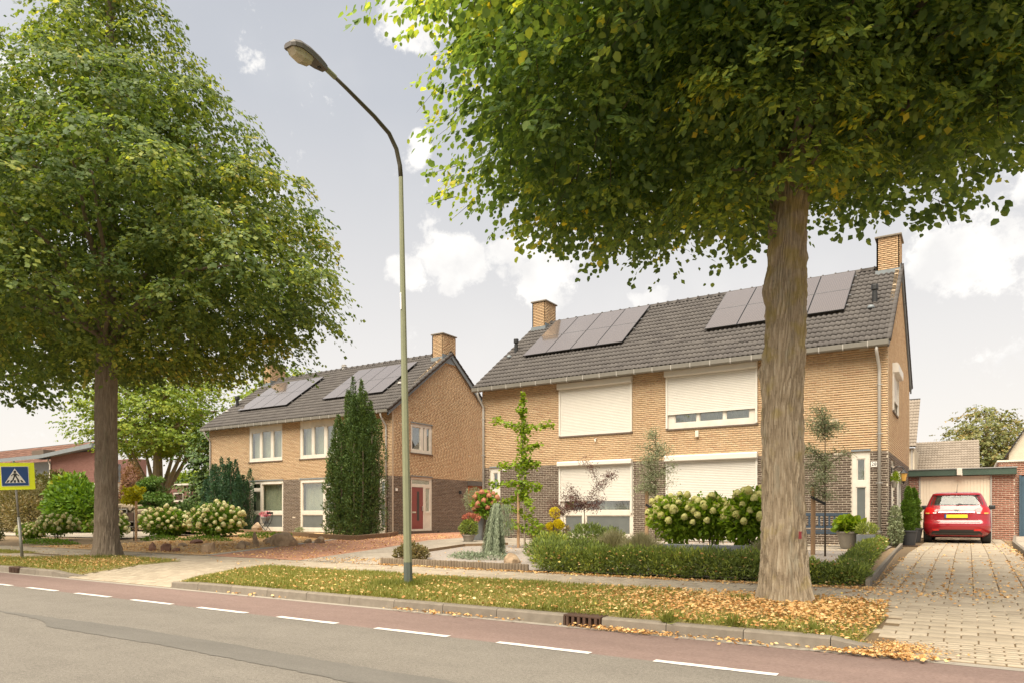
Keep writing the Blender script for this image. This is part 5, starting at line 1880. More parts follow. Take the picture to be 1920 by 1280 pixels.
# ================================================================== garden hardware
# blue bench
bn = empty('garden_bench', (-3.2, 20.6, .36), 'blue-grey slatted garden bench against the dark brick wall', 'bench')
bx0, bx1, by = -4.15, -2.68, 20.3
for x in (bx0, bx1):
    MB().box(x - .03, x + .03, by - .02, by + .04, .37, .95).build('leg', SM['bench_blue'], bn)
    MB().box(x - .03, x + .03, by + .50, by + .56, .37, 1.27).build('leg', SM['bench_blue'], bn)
    MB().box(x - .035, x + .035, by - .05, by + .52, .952, .99).build('armrest', SM['bench_blue'], bn)
for i in range(5):
    MB().box(bx0 + .03, bx1 - .03, by + .0 + i * .10, by + .085 + i * .10, .78, .805).build('seat_slat', SM['bench_blue'], bn)
MB().box(bx0 + .03, bx1 - .03, by + .51, by + .55, 1.19, 1.27).build('back_rail', SM['bench_blue'], bn)
MB().box(bx0 + .03, bx1 - .03, by + .51, by + .55, .86, .92).build('back_rail', SM['bench_blue'], bn)
MB().box(bx0 + .03, bx1 - .03, by + .0, by + .03, .71, .775).build('apron', SM['bench_blue'], bn)
for i in range(11):
    x = bx0 + .10 + (bx1 - bx0 - .2) * i / 10
    MB().box(x - .025, x + .025, by + .52, by + .54, .92, 1.19).build('back_slat', SM['bench_blue'], bn)


def pot(name, c, r0, r1, hh, mat, label, cat='flower pot', square=False, rim=.02):
    e_ = empty(name, c, label, cat)
    if square:
        x, y, z = c
        MB().box(x - r1, x + r1, y - r1, y + r1, z, z + hh).build('body', SM[mat], e_, bevel=.012)
        MB().box(x - r1 + .03, x + r1 - .03, y - r1 + .03, y + r1 - .03, z + hh + .001, z + hh + .012).build('soil', SM['soil'], e_)
    else:
        prof = [(r0, 0), (r0 + (r1 - r0) * .35, hh * .3), (r0 + (r1 - r0) * .75, hh * .65), (r1, hh - .05), (r1 + rim, hh - .045), (r1 + rim, hh), (r1 - .02, hh), (r1 - .03, hh - .06)]
        MB().lathe(c, prof, 26).build('body', SM[mat], e_, smooth=False)
        MB().lathe((c[0], c[1], c[2] + hh - .07), [(r1 - .035, 0), (r1 - .04, .025)], 20).build('soil', SM['soil'], e_)
    return e_


p_taupe = pot('flower_pot', (-2.52, 19.45, .385), .17, .26, .42, 'pot_taupe', 'round taupe pot with a yellow-green plant beside the slit window')
p_cube = pot('flower_pot', (-2.08, 19.1, .385), .2, .19, .36, 'pot_lead', 'square lead-grey pot with a small shrub under the house number', square=True)
p_th1 = pot('flower_pot', (-1.40, 22.55, .37), .17, .22, .42, 'pot_black', 'black pot with the nearer upright thuja by the driveway')
p_th2 = pot('flower_pot', (-1.42, 25.3, .37), .17, .24, .44, 'pot_black', 'black pot with the farther upright thuja by the driveway')
p_ol = pot('flower_pot', (-13.9, 19.7, .36), .14, .17, .75, 'pot_lead', 'tall grey pot holding the flowering hydrangea near the slit window', square=True)
p_fl = pot('flower_pot', (-13.45, 18.4, .35), .14, .20, .24, 'pot_taupe', 'low bowl of rounded green and pink plants at the path')
MB().box(-1.68, -1.12, 22.25, 22.85, .365, .375).build('saucer', SM['iron_rust'], p_th1)

# folding chair with flower pot at the far house
fc_ = empty('folding_chair', (-28.6, 22.6, .36), 'thin black folding garden chair before the far house window', 'chair')
for y in (22.45, 22.75):
    MB().bar((-28.95, y, .38), (-28.45, y, .95), .02).build('leg', SM['black'], fc_)
    MB().bar((-28.45, y, .38), (-28.95, y, .80), .02).build('leg', SM['black'], fc_)
    MB().bar((-28.45, y, .95), (-28.38, y, 1.35), .02).build('back_post', SM['black'], fc_)
MB().box(-29.0, -28.45, 22.42, 22.78, .80, .82).build('seat', SM['black'], fc_)
MB().box(-28.42, -28.39, 22.42, 22.78, 1.25, 1.35).build('backrest', SM['black'], fc_)
p_ch = pot('flower_pot', (-28.72, 22.6, .822), .12, .2, .28, 'pot_lead', 'small dark pot of pink flowers on the folding chair')

# wall lantern and hanging plant on the near house side
la = empty('wall_lantern', (-1.62, 23.1, 2.3), 'black carriage lantern with amber glass on the side wall', 'lantern')
MB().tube([(-1.85, 23.1, 2.52), (-1.70, 23.1, 2.60), (-1.58, 23.1, 2.58), (-1.55, 23.1, 2.52)], .014, 6).box(-1.86, -1.83, 23.06, 23.14, 2.42, 2.58).build('bracket', SM['black'], la)
MB().lathe((-1.55, 23.1, 2.18), [(.05, 0), (.095, .22)], 6).build('glass_body', SM['amber_glass'], la)
MB().lathe((-1.55, 23.1, 2.402), [(.12, 0), (.05, .07), (.02, .10), (.02, .13), (.0, .15)], 6).build('lantern_roof', SM['black'], la)
MB().lathe((-1.55, 23.1, 2.10), [(.01, 0), (.055, .075)], 6).build('finial', SM['black'], la)
hp = empty('hanging_pot', (-1.72, 22.6, 2.0), 'small hanging pot with bright green leaves on the side wall', 'flower pot')
MB().lathe((-1.74, 22.6, 1.98), [(.06, 0), (.085, .17)], 14).build('body', SM['pot_taupe'], hp)

# sleepers and palisades
for i, (a, b, lab) in enumerate((((-20.75, 18.35), (-17.75, 17.65), 'long weathered timber sleeper in front of the tall yew'), ((-17.74, 17.72), (-18.7, 20.3), 'timber sleeper running back beside the tall yew'),
                                 ((-18.72, 20.36), (-20.0, 22.3), 'timber sleeper nearest the far house corner by the yew'), ((-29.5, 21.6), (-20.9, 18.6), 'long low timber edging under the far house windows'))):
    z = gz(0, a[1])
    zz = gz(0, b[1])
    tag(MB().bar((a[0], a[1], z + .07), (b[0], b[1], zz + .07), .14, .2, random.random()).build('timber_sleeper', SM['sleeper'], bevel=.012), lab, 'timber sleeper', 'timber bed edging')
pal = empty('palisade_edging', (-8.8, 11.3, .15), 'row of short round concrete palisades edging the slate bed', 'edging')
pb = MB().lathe((0, 0, 0), [(.036, -.05), (.036, .125), (.030, .142), (.015, .148)], 10)
me = pb.mesh('palisade', None)
T, rn = [], []
for i in range(54):
    x = -10.55 + i * .0685
    T.append(TM((x, 11.30 + .004 * random.uniform(-1, 1), gz(x, 11.3) + random.uniform(-.006, .004)), 1, 1, 1))
    rn.append(random.random())
F4 = [f for f in pb.f if len(f) == 4]
pieces('palisade', pal, pb.v, F4 + [(30, 31, 32, 33), (33, 34, 35, 36), (33, 36, 37, 38), (30, 33, 38, 39)], T, SM['palisade'], rn, 300)
edg = MB()
for a, b in (((-10.6, 11.35), (-10.9, 13.0)), ((-10.9, 13.0), (-11.8, 14.2)), ((-11.8, 14.2), (-12.2, 16.5)), ((-12.2, 16.5), (-11.3, 17.4))):
    edg.bar((*a, gz(0, a[1]) + .03), (*b, gz(0, b[1]) + .03), .025, .10)
tag(edg.build('bed_edging', SM['sleeper']), 'thin dark edging curving between path and slate bed', 'edging', None, 'structure')
edg = MB().bar((-1.24, 11.6, .2), (-1.50, 21.6, .40), .06, .12)
tag(edg.build('kerb_board', SM['kerb_concrete']), 'narrow concrete edge between hedge and driveway', 'edging', None, 'structure')
edg = MB().bar((1.05, 16.2, .34), (1.02, 23, .44), .07, .16).bar((1.02, 23, .44), (1.35, 29.9, .44), .07, .16)
tag(edg.build('terrace_kerb', SM['kerb_concrete']), 'kerb of the raised strip beside the driveway', 'edging', None, 'structure')
rw = tag(MB().box(-6.2, -3.3, 13.95, 14.15, .2, .62).build('planter_wall', SM['pot_lead'], bevel=.01), 'low grey planter wall behind the yew hedge', 'wall')


# rocks
def rock(c, sx_, sy_, sz_, mat, label, seed, group='boulders in the gravel bed'):
    bm = bmesh.new()
    bmesh.ops.create_icosphere(bm, subdivisions=3, radius=1)
    rs = random.Random(seed)
    planes = [(Vector((rs.uniform(-1, 1), rs.uniform(-1, 1), rs.uniform(-.3, 1))).normalized(), rs.uniform(.55, .82)) for _ in range(16)]
    for v in bm.verts:
        p = v.co.copy()
        for n_, d in planes:
            q = p.dot(n_)
            if q > d:
                p -= n_ * (q - d) * .98
        p += p.normalized() * (noise.noise(p * 2.2 + Vector((seed, 0, 0))) * .06 + noise.noise(p * 7 + Vector((0, seed, 0))) * .03)
        v.co = Vector((p.x * sx_, p.y * sy_, max(-.3, p.z + .25) * sz_)) + Vector(c)
    me = bpy.data.meshes.new('boulder')
    bm.to_mesh(me)
    bm.free()
    me.materials.append(SM[mat])
    return tag(link('boulder', me), label, 'boulder', group)


ROCKS = [(-19.95, 11.75, .18, .16, .24, 'rock_red', 'small reddish boulder at the left end of the gravel bed'), (-19.45, 11.85, .36, .22, .26, 'rock_red', 'wide reddish boulder nearest the lime trunk'),
         (-19.0, 11.9, .22, .15, .12, 'rock_red', 'flat low reddish stone beside the wide reddish boulder'), (-17.55, 11.9, .36, .30, .34, 'rock_brown', 'big rounded tan boulder close to the pavement'),
         (-18.0, 13.3, .28, .22, .26, 'rock_brown', 'angular brown boulder right behind the tan one'), (-18.1, 13.9, .12, .12, .34, 'rock_brown', 'narrow upright brown stone beside the angular boulder'),
         (-19.3, 14.4, .3, .2, .14, 'rock_brown', 'low pointed stone in the middle of the gravel bed'), (-19.85, 15.2, .14, .14, .44, 'rock_brown', 'tall square standing stone in the gravel bed'),
         (-20.0, 15.9, .36, .2, .18, 'rock_brown', 'long flat stone behind the standing stone'), (-19.1, 15.2, .24, .16, .12, 'rock_brown', 'small flat stone just before the largest boulder'),
         (-17.75, 14.6, .70, .48, .56, 'rock_brown', 'largest pale boulder in the gravel bed'), (-18.2, 16.0, .24, .16, .16, 'rock_brown', 'small dark stone beside the timber sleeper'),
         (-17.75, 16.1, .28, .16, .26, 'rock_brown', 'slanted thin stone leaning beside the timber sleeper'), (-22.0, 14.5, .40, .26, .16, 'rock_red', 'low dark stone under the big white hydrangea'),
         (-20.9, 13.3, .3, .2, .12, 'rock_brown', 'half-buried stone between hydrangea and tan boulder')]
for i, (x, y, a, b, c, m, lab) in enumerate(ROCKS):
    rock((x, y, gz(x, y) + .02), a * .82, b * .82, c * .82, m, lab, i * 13 + 5)
rock((-8.1, 12.6, gz(0, 12.6)), .22, .18, .2, 'rock_brown', 'small tan boulder in the slate bed by the hedge end', 77, 'stones in the slate bed')
rock((-8.9, 14.7, gz(0, 14.7)), .16, .14, .26, 'rock_brown', 'grey upright stone beside the weeping cedar', 78, 'stones in the slate bed')
rock((-8.9, 18.2, gz(0, 18.2)), .42, .25, .26, 'rock_brown', 'grey boulder under the lower left shuttered window', 79, 'stones in the slate bed')
rock((-27.6, 21.2, .36), .32, .28, .5, 'rock_brown', 'tall boulder beside the white hydrangea by the far house', 80, 'boulders in the gravel bed')

# ================================================================== vegetation
def unit(a):
    return a / np.maximum(1e-9, np.linalg.norm(a, axis=-1, keepdims=True))


LEAF6 = np.array([(0, 0, 0), (-.46, .28, .07), (-.40, .68, .05), (0, 1, -.06), (.40, .68, .05), (.46, .28, .07)])
LEAF6F = np.array([(0, 1, 2, 3), (0, 3, 4, 5)])[:, ::-1]
LEAF4 = np.array([(0, 0, 0), (-.5, .45, .05), (0, 1, -.04), (.5, .45, .05)])
LEAF4F = np.array([(3, 2, 1, 0)])


def leaves(P, D, Nn, L, Wd, rnd, tone, mat, name='foliage', big=True):
    D = unit(D)
    S = unit(np.cross(D, Nn))
    Nn = np.cross(S, D)
    t = LEAF6 if big else LEAF4
    tf = LEAF6F if big else LEAF4F
    L = np.asarray(L)[:, None, None] * np.ones((len(P), 1, 1))
    Wd = np.asarray(Wd)[:, None, None] * np.ones((len(P), 1, 1))
    V = P[:, None, :] + t[None, :, 0:1] * Wd * S[:, None, :] + t[None, :, 1:2] * L * D[:, None, :] + t[None, :, 2:3] * L * Nn[:, None, :]
    F = tf[None] + (np.arange(len(P)) * len(t))[:, None, None]
    k = len(tf)
    return fast_mesh(name, V.reshape(-1, 3), F.reshape(-1, 4), np.repeat(rnd, k), np.repeat(tone, k), SM[mat])


def rnd_dir(n):
    return unit(R.normal(size=(n, 3)))


def blob_leaves(blobs, n, L, Wd, mat, shell=.55, up=.35, droop=0.0, big=True, jl=.3, out=1.0):
    """blobs: (cx,cy,cz,rx,ry,rz); leaves over their shells"""
    B = np.array(blobs, float)
    wt = (B[:, 3] * B[:, 5] + B[:, 3] * B[:, 4])
    idx = R.choice(len(B), n, p=wt / wt.sum())
    d = rnd_dir(n)
    r_ = shell + (1 - shell) * R.random(n) ** .6
    lump = 1 + .12 * np.sin(d[:, 0] * 7 + idx) * np.cos(d[:, 2] * 6 + idx * 2)
    P = B[idx, :3] + d * B[idx, 3:6] * (r_ * lump)[:, None]
    D = d * out + R.normal(size=(n, 3)) * .55 + np.array([0, 0, up - droop])
    Nn = d + R.normal(size=(n, 3)) * .5 + np.array([0, 0, .6])
    tone = (R.random(len(B))[idx])
    s = 1 + jl * R.normal(size=n)
    s = np.clip(s, .5, 1.6)
    return leaves(P, D, Nn, L * s, Wd * s, R.random(n), tone, mat, big=big)


def ground_clip(me, z0):
    pass


def stems(parent, base, tops, r0, mat='twig', name='stem'):
    m_ = MB()
    for t in tops:
        b = Vector(base) + Vector((random.uniform(-.08, .08), random.uniform(-.08, .08), 0))
        mid = b.lerp(Vector(t), .5) + Vector((random.uniform(-.06, .06), random.uniform(-.06, .06), .08))
        m_.tube([b, mid, t], [r0, r0 * .8, r0 * .4], 5)
    return m_.build(name, SM[mat], parent)


def bush(name, label, cat, blobs, n, L, Wd, mat, base=None, group=None, shell=.45, up=.35, big=True, nst=7, stem_r=.015, droop=0.0, stem_mat='twig'):
    b0 = base or (blobs[0][0], blobs[0][1], gz(blobs[0][0], blobs[0][1]))
    e_ = empty(name, b0, label, cat, group)
    me = blob_leaves(blobs, n, L, Wd, mat, shell, up, droop, big)
    link('foliage', me, e_)
    if nst:
        tops = []
        for i in range(nst):
            q = blobs[i % len(blobs)]
            tops.append((q[0] + random.uniform(-.5, .5) * q[3], q[1] + random.uniform(-.5, .5) * q[4], q[2] + random.uniform(-.1, .5) * q[5]))
        stems(e_, b0, tops, stem_r, stem_mat)
    return e_


# ---------------------------------------------------------------- lime trees
def trunk_mesh(base, path, rad, mat, nseg=110, nr=96, ridge=.022, flare=.32, seed=0, name='trunk', knots=()):
    """ridged bark: real relief; path = [(x,y,z)...] in world, rad = radii"""
    zs = [p[2] for p in path]
    V, F = [], []
    rn, hv = [], []
    for i in range(nseg + 1):
        t = i / nseg
        z = zs[0] + (zs[-1] - zs[0]) * t ** 1.15
        cx = float(np.interp(z, zs, [p[0] for p in path]))
        cy = float(np.interp(z, zs, [p[1] for p in path]))
        r_ = float(np.interp(z, zs, rad))
        hgt = z - zs[0]
        fl = math.exp(-hgt / .26) * flare
        for k in range(nr):
            a = 2 * math.pi * k / nr
            ca, sa = math.cos(a), math.sin(a)
            p = Vector((ca * 2.6 + seed, sa * 2.6, z * .55))
            low = noise.noise(Vector((ca * .9 + seed, sa * .9, z * .55))) * .10
            wob = noise.noise(Vector((ca * 2 + seed, sa * 2, z * 1.6))) * .12
            aa = a + wob
            ca2, sa2 = math.cos(aa), math.sin(aa)
            f_ = r_ / .27 * 11
            rg = 1.25 * abs(noise.noise(Vector((ca2 * f_ + seed, sa2 * f_, z * 4.2 + 3)))) + .55 * abs(noise.noise(Vector((ca2 * f_ * 2 + seed, sa2 * f_ * 2, z * 11))))
            butt = (.5 + .5 * math.sin(a * 5 + seed)) ** 2
            rr = r_ * (1 + low) * (1 + fl * (.35 + .9 * butt)) + ridge * (rg * 1.5 - .55)
            for (kz, ka, ks) in knots:
                dd = math.hypot((z - kz) / .16, (((a - ka + math.pi) % (2 * math.pi)) - math.pi) * r_ / .10)
                if dd < 2:
                    rr += ks * math.exp(-dd * dd)
            V.append((cx + ca * rr, cy + sa * rr, z))
            hv.append(min(1, rg * 1.3))
    for i in range(nseg):
        for k in range(nr):
            a, b = i * nr + k, i * nr + (k + 1) % nr
            F.append((a, b, b + nr, a + nr))
            rn.append((hv[a] + hv[b + nr]) / 2)
    V = np.array(V)
    F = np.array(F)
    return fast_mesh(name, V, F, np.array(rn), None, SM[mat], smooth=True)


def crown_leaves(base, prof, n_clump, twigs, per, L, mat, zlo=None, front_bias=None, rho_pow=1.5, flat=.20, tw_len=(.4, .8), name='crown', keep=None, spread=.45, tone_pow=1.0, big=True):
    zs = np.array([p[0] for p in prof])
    rs = np.array([p[1] for p in prof])
    zz = np.linspace(zs[0], zs[-1], 200)
    wt = np.interp(zz, zs, rs) ** 1.4 + .15
    z = R.choice(zz, n_clump, p=wt / wt.sum()) + R.normal(size=n_clump) * .1
    az = R.random(n_clump) * 2 * np.pi
    rho = 1 - .75 * R.random(n_clump) ** rho_pow
    lob = 1 + .09 * np.sin(az * 5 + z * 1.7) + .07 * np.sin(az * 9 - z * 2.3) + .10 * np.sin(z * 3.1 + 3 * np.sin(az * 2)) * np.sin(az * 4 + 1)
    r_ = np.interp(z, zs, rs) * rho * lob
    C = np.stack([base[0] + r_ * np.cos(az), base[1] + r_ * np.sin(az), z], 1)
    if keep is not None:
        k = keep(C)
        C, az = C[k], az[k]
    n_clump = len(C)
    tone = R.random(n_clump) ** tone_pow
    o = np.stack([np.cos(az), np.sin(az), np.zeros(n_clump)], 1)
    # twigs
    ti = np.repeat(np.arange(n_clump), twigs)
    nt_ = len(ti)
    TO = C[ti] + R.normal(size=(nt_, 3)) * np.array([spread, spread, flat])
    TD = unit(o[ti] * .8 + R.normal(size=(nt_, 3)) * np.array([.55, .55, .22]) + np.array([0, 0, -.12]))
    TL = R.uniform(tw_len[0], tw_len[1], nt_)
    li = np.repeat(np.arange(nt_), per)
    n = len(li)
    s = R.random(n)
    side = unit(np.cross(TD[li], np.array([0, 0, 1.0])))
    sg = np.where(R.random(n) < .5, -1.0, 1.0)[:, None]
    P = TO[li] + TD[li] * (TL[li] * s)[:, None] + np.array([0, 0, -1.0]) * (s * s * .15)[:, None] + side * sg * .02 + R.normal(size=(n, 3)) * .022
    TN = np.array([0, 0, .75]) + o[ti] * .55 + R.normal(size=(nt_, 3)) * .38
    D = side * sg * .7 + TD[li] * .5 + np.array([0, 0, -.5]) + R.normal(size=(n, 3)) * .24
    Nn = TN[li] + R.normal(size=(n, 3)) * .24
    ls = L * np.clip(1 + .25 * R.normal(size=n), .5, 1.5)
    rr = R.random(n)
    me = leaves(P, D, Nn, ls, ls * R.uniform(.8, 1.0, n), rr * .85 + .15 * tone[ti[li]] * rr, tone[ti[li]], mat, name, big)
    return me, C, TO, TD, TL


def limbs(parent, base_pts, C, n, r0, mat='bark_dark', zmax=99, sel=None, name='limb', zstart=None):
    """curved limbs from the leader out to clump centres"""
    ids = R.permutation(len(C))
    k = 0
    for i in ids:
        c = C[i]
        if c[2] > zmax or (sel is not None and not sel(c)):
            continue
        zb = [p[2] for p in base_pts]
        rad = math.hypot(c[0] - base_pts[0][0], c[1] - base_pts[0][1])
        z0 = max(zstart or (zb[0] + .5 * (zb[-1] - zb[0])), min(zb[-1] - .3, c[2] - rad * .6))
        bx = float(np.interp(z0, zb, [p[0] for p in base_pts]))
        by_ = float(np.interp(z0, zb, [p[1] for p in base_pts]))
        a = Vector((bx, by_, z0))
        c = a.lerp(Vector(c), .88)
        pts = []
        for t in np.linspace(0, 1, 7):
            p = a.lerp(c, t)
            p.z += math.sin(t * math.pi) * rad * .10
            p += Vector((noise.noise(Vector((t * 3, i, 0))), noise.noise(Vector((t * 3, i, 5))), noise.noise(Vector((t * 3, i, 9))))) * .18 * math.sin(t * math.pi)
            pts.append(p)
        MB().tube(pts, [r0 * (1 - .85 * t) * min(1.2, .5 + rad / 5) for t in np.linspace(0, 1, 7)], 7).build(name, SM[mat], parent, smooth=True)
        k += 1
        if k >= n:
            break


def twig_sticks(parent, TO, TD, TL, n, r_=.006, mat='twig'):
    ids = R.choice(len(TO), min(n, len(TO)), replace=False)
    V, F = [], []
    for j, i in enumerate(ids):
        a, b = TO[i] - TD[i] * TL[i] * .25, TO[i] + TD[i] * TL[i] + np.array([0, 0, -.12])
        sd = np.cross(TD[i], (0, 0, 1.0))
        sd = sd / max(1e-6, np.linalg.norm(sd)) * r_
        up = np.array((0, 0, r_))
        V += [a + sd, a - sd, a + up, b + sd * .4, b - sd * .4, b + up * .4]
        o = j * 6
        F += [(o, o + 1, o + 4, o + 3), (o + 1, o + 2, o + 5, o + 4), (o + 2, o, o + 3, o + 5)]
    link('twigs', fast_mesh('twigs', V, F, np.full(len(F), .5), None, SM[mat]), parent)['kind'] = 'stuff'


def bough_crown(base, prof, nb, per, L, mat, keep=None, size=(.55, .95), big=True, fill=.25, name='crown', seed_gap=.55):
    """crown of drooping leafy boughs: each bough is a flattened dome of leaf sprays, with darker gaps between"""
    zs = np.array([p[0] for p in prof])
    rs = np.array([p[1] for p in prof])
    zz = np.linspace(zs[0], zs[-1], 300)
    wt = np.interp(zz, zs, rs) ** 1.1 + .2
    C = []
    tries = 0
    while len(C) < nb and tries < nb * 60:
        tries += 1
        z = float(R.choice(zz, p=wt / wt.sum()))
        a = R.random() * 2 * math.pi
        rho = 1.08 - .20 * R.random() if R.random() < .72 else R.uniform(.35, .9)
        r_ = float(np.interp(z, zs, rs)) * rho * (1 + .07 * math.sin(a * 5 + z * 1.9) + .06 * math.sin(a * 3 - z * 2.7))
        c = np.array((base[0] + r_ * math.cos(a), base[1] + r_ * math.sin(a), z))
        if keep is not None and not keep(c[None])[0]:
            continue
        g = seed_gap * (1 if tries < nb * 30 else .6)
        if C and min(((np.array(C) - c) ** 2 * np.array((1, 1, 1.8))).sum(1)) < g * g:
            continue
        C.append(c)
    C = np.array(C)
    nb = len(C)
    az = np.arctan2(C[:, 1] - base[1], C[:, 0] - base[0])
    o = np.stack([np.cos(az), np.sin(az), np.zeros(nb)], 1)
    sd = np.stack([-np.sin(az), np.cos(az), np.zeros(nb)], 1)
    S = R.uniform(size[0], size[1], nb)
    tone = R.random(nb)
    # sprays on the dome of each bough
    nt_ = max(6, per // 9)
    ti = np.repeat(np.arange(nb), nt_)
    m = len(ti)
    d = unit(R.normal(size=(m, 3)))
    flip = (d[:, 2] < -.25)
    d[flip, 2] *= -1
    rad = .55 + .45 * R.random(m) ** .5
    q = d * rad[:, None]
    ext = S[ti][:, None]
    TO = C[ti] + (o[ti] * q[:, 0:1] * 1.05 + sd[ti] * q[:, 1:2] * 1.0) * ext + np.array([0, 0, 1.0]) * (q[:, 2:3] * .48 * ext)
    hr = np.hypot(q[:, 0], q[:, 1])
    TO[:, 2] -= .42 * hr ** 2 * S[ti]
    out = o[ti] * q[:, 0:1] + sd[ti] * q[:, 1:2]
    TD = unit(out * 1.0 + o[ti] * .35 + R.normal(size=(m, 3)) * .28 + np.array([0, 0, -.30]))
    TL = R.uniform(.22, .42, m) * (S[ti] / .75)
    TN = unit(np.array([0, 0, .8]) + out * .55 + o[ti] * .25 + R.normal(size=(m, 3)) * .22)
    li = np.repeat(np.arange(m), 9)
    n = len(li)
    t = R.random(n)
    side = unit(np.cross(TD[li], TN[li]))
    sg = np.where(R.random(n) < .5, -1.0, 1.0)[:, None]
    P = TO[li] + TD[li] * (TL[li] * t)[:, None] - np.array([0, 0, 1.0]) * (t * t * .10)[:, None] + side * sg * .02 + R.normal(size=(n, 3)) * .018
    D = side * sg * .75 + TD[li] * .5 + np.array([0, 0, -.40]) + R.normal(size=(n, 3)) * .25
    Nn = TN[li] + R.normal(size=(n, 3)) * .22
    tn = tone[ti[li]]
    # inner fill
    k = int(n * fill)
    if k:
        f0 = R.integers(0, nb, k)
        ax = np.array((base[0], base[1], 0.0))
        ctr = np.stack([np.full(k, base[0]), np.full(k, base[1]), C[f0, 2]], 1)
        u = R.uniform(.25, .95, k)[:, None]
        Pf = ctr + (C[f0] - ctr) * u + R.normal(size=(k, 3)) * np.array([.35, .35, .2]) + np.array([0, 0, .25])
        if keep is not None:
            kk = keep(Pf)
            Pf, f0 = Pf[kk], f0[kk]
            k = len(Pf)
        P = np.concatenate([P, Pf])
        D = np.concatenate([D, R.normal(size=(k, 3)) + np.array([0, 0, -.4])])
        Nn = np.concatenate([Nn, R.normal(size=(k, 3)) * .6 + np.array([0, 0, .7])])
        tn = np.concatenate([tn, tone[f0] * .6])
        n += k
    ls = L * np.clip(1 + .28 * R.normal(size=n), .45, 1.6)
    rr = R.random(n) * .92
    me = leaves(P, D, Nn, ls, ls * R.uniform(.75, 1.0, n), rr, tn, mat, name, big)
    return me, C, TO, TD, TL


# right lime (large, crown fills the top of the frame)
RT = (-1.93, 9.28)
t1 = empty('lime_tree', (RT[0], RT[1], .13), 'large lime tree with a thick pale ridged trunk on the leaf-covered verge end', 'tree', 'street lime trees')
path = [(RT[0] + .03, RT[1], .08), (RT[0], RT[1], 1.2), (RT[0] - .03, RT[1], 2.6), (RT[0] + .02, RT[1], 3.8), (RT[0] + .06, RT[1] + .05, 5.4), (RT[0] + .0, RT[1] + .1, 8), (RT[0], RT[1] + .1, 12)]
link('trunk', trunk_mesh(None, path, [.275, .245, .235, .23, .21, .16, .05], 'bark', 240, 250, .024, .40, 3.1, knots=[(1.05, -1.2, .05), (.55, -1.5, .06), (.95, -2.2, .03), (3.0, -2.9, .06), (4.0, -2.6, .05), (1.3, -1.0, .02)]), t1)
prof = [(4.0, .6), (4.3, 1.4), (4.8, 2.5), (5.3, 3.2), (5.8, 3.75), (6.6, 4.2), (8, 4.4), (10, 4.2), (12, 3.5), (14, 2.2), (15.5, .5)]
def low(C):
    dx, dy = C[:, 0] - RT[0], C[:, 1] - RT[1]
    r_ = np.hypot(dx, dy)
    far = np.maximum(0, (dx * -.2 + dy * .98) / np.maximum(r_, .1))
    near = np.maximum(0, -(dx * -.2 + dy * .98) / np.maximum(r_, .1))
    right = np.maximum(0, (dx * .84 + dy * .54) / np.maximum(r_, .1))
    return (C[:, 2] < 9.6) & (C[:, 2] > 4.0 + .40 * r_ + .34 * r_ * far + .35 * far + near * .85 + right * .40)



hi = lambda C: C[:, 2] >= 9.2
me, C, TO, TD, TL = bough_crown(RT, [(4.2, .5), (4.5, 1.2), (5.0, 2.3), (5.5, 3.0), (6.0, 3.45), (6.8, 3.65), (8.2, 3.6), (10, 3.4), (12, 2.8)], 320, 410, .077, 'lime_leaf', keep=low, size=(.5, .9), fill=.2)
link('crown', me, t1)
me, C1, *_ = bough_crown(RT, [(4.35, .8), (4.7, 1.5), (5.2, 2.2), (6.0, 2.4), (7.4, 2.0)], 85, 330, .074, 'lime_leaf', big=False, keep=low, size=(.36, .66), fill=.1, seed_gap=.4)
link('inner_crown', me, t1)
me, C1, *_ = bough_crown((RT[0] + 1.6, RT[1] - .3), [(5.5, .8), (6.0, 1.8), (6.8, 2.2)], 24, 340, .075, 'lime_leaf', big=False, size=(.4, .7), fill=.1, seed_gap=.5)
link('side_bough', me, t1)
me, C1, *_ = bough_crown((RT[0] + .1, RT[1] - .85), [(5.15, .35), (5.7, .9), (6.6, 1.25)], 20, 300, .074, 'lime_leaf', big=False, size=(.34, .56), fill=.1, seed_gap=.35)
link('front_bough', me, t1)
limbs(t1, path, C, 30, .06, zmax=9.5, zstart=5.2)
twig_sticks(t1, TO, TD, TL, 1500)
me, C2, *_ = crown_leaves(RT, prof, 150, 7, 9, .12, 'lime_leaf', keep=hi, spread=.4)
link('upper_crown', me, t1)
tg = MB().add([(-1.70 + .03 * a, 9.06 + .02 * a, z) for z in (.92, 1.06) for a in (0, 1)], [(0, 1, 3, 2)])
# small red reflector nailed to the bark on the driveway side
MB().bar((-1.70, 9.075, .93), (-1.70, 9.075, 1.02), .032, .03).build('red_tag', SM['door_red'], t1)

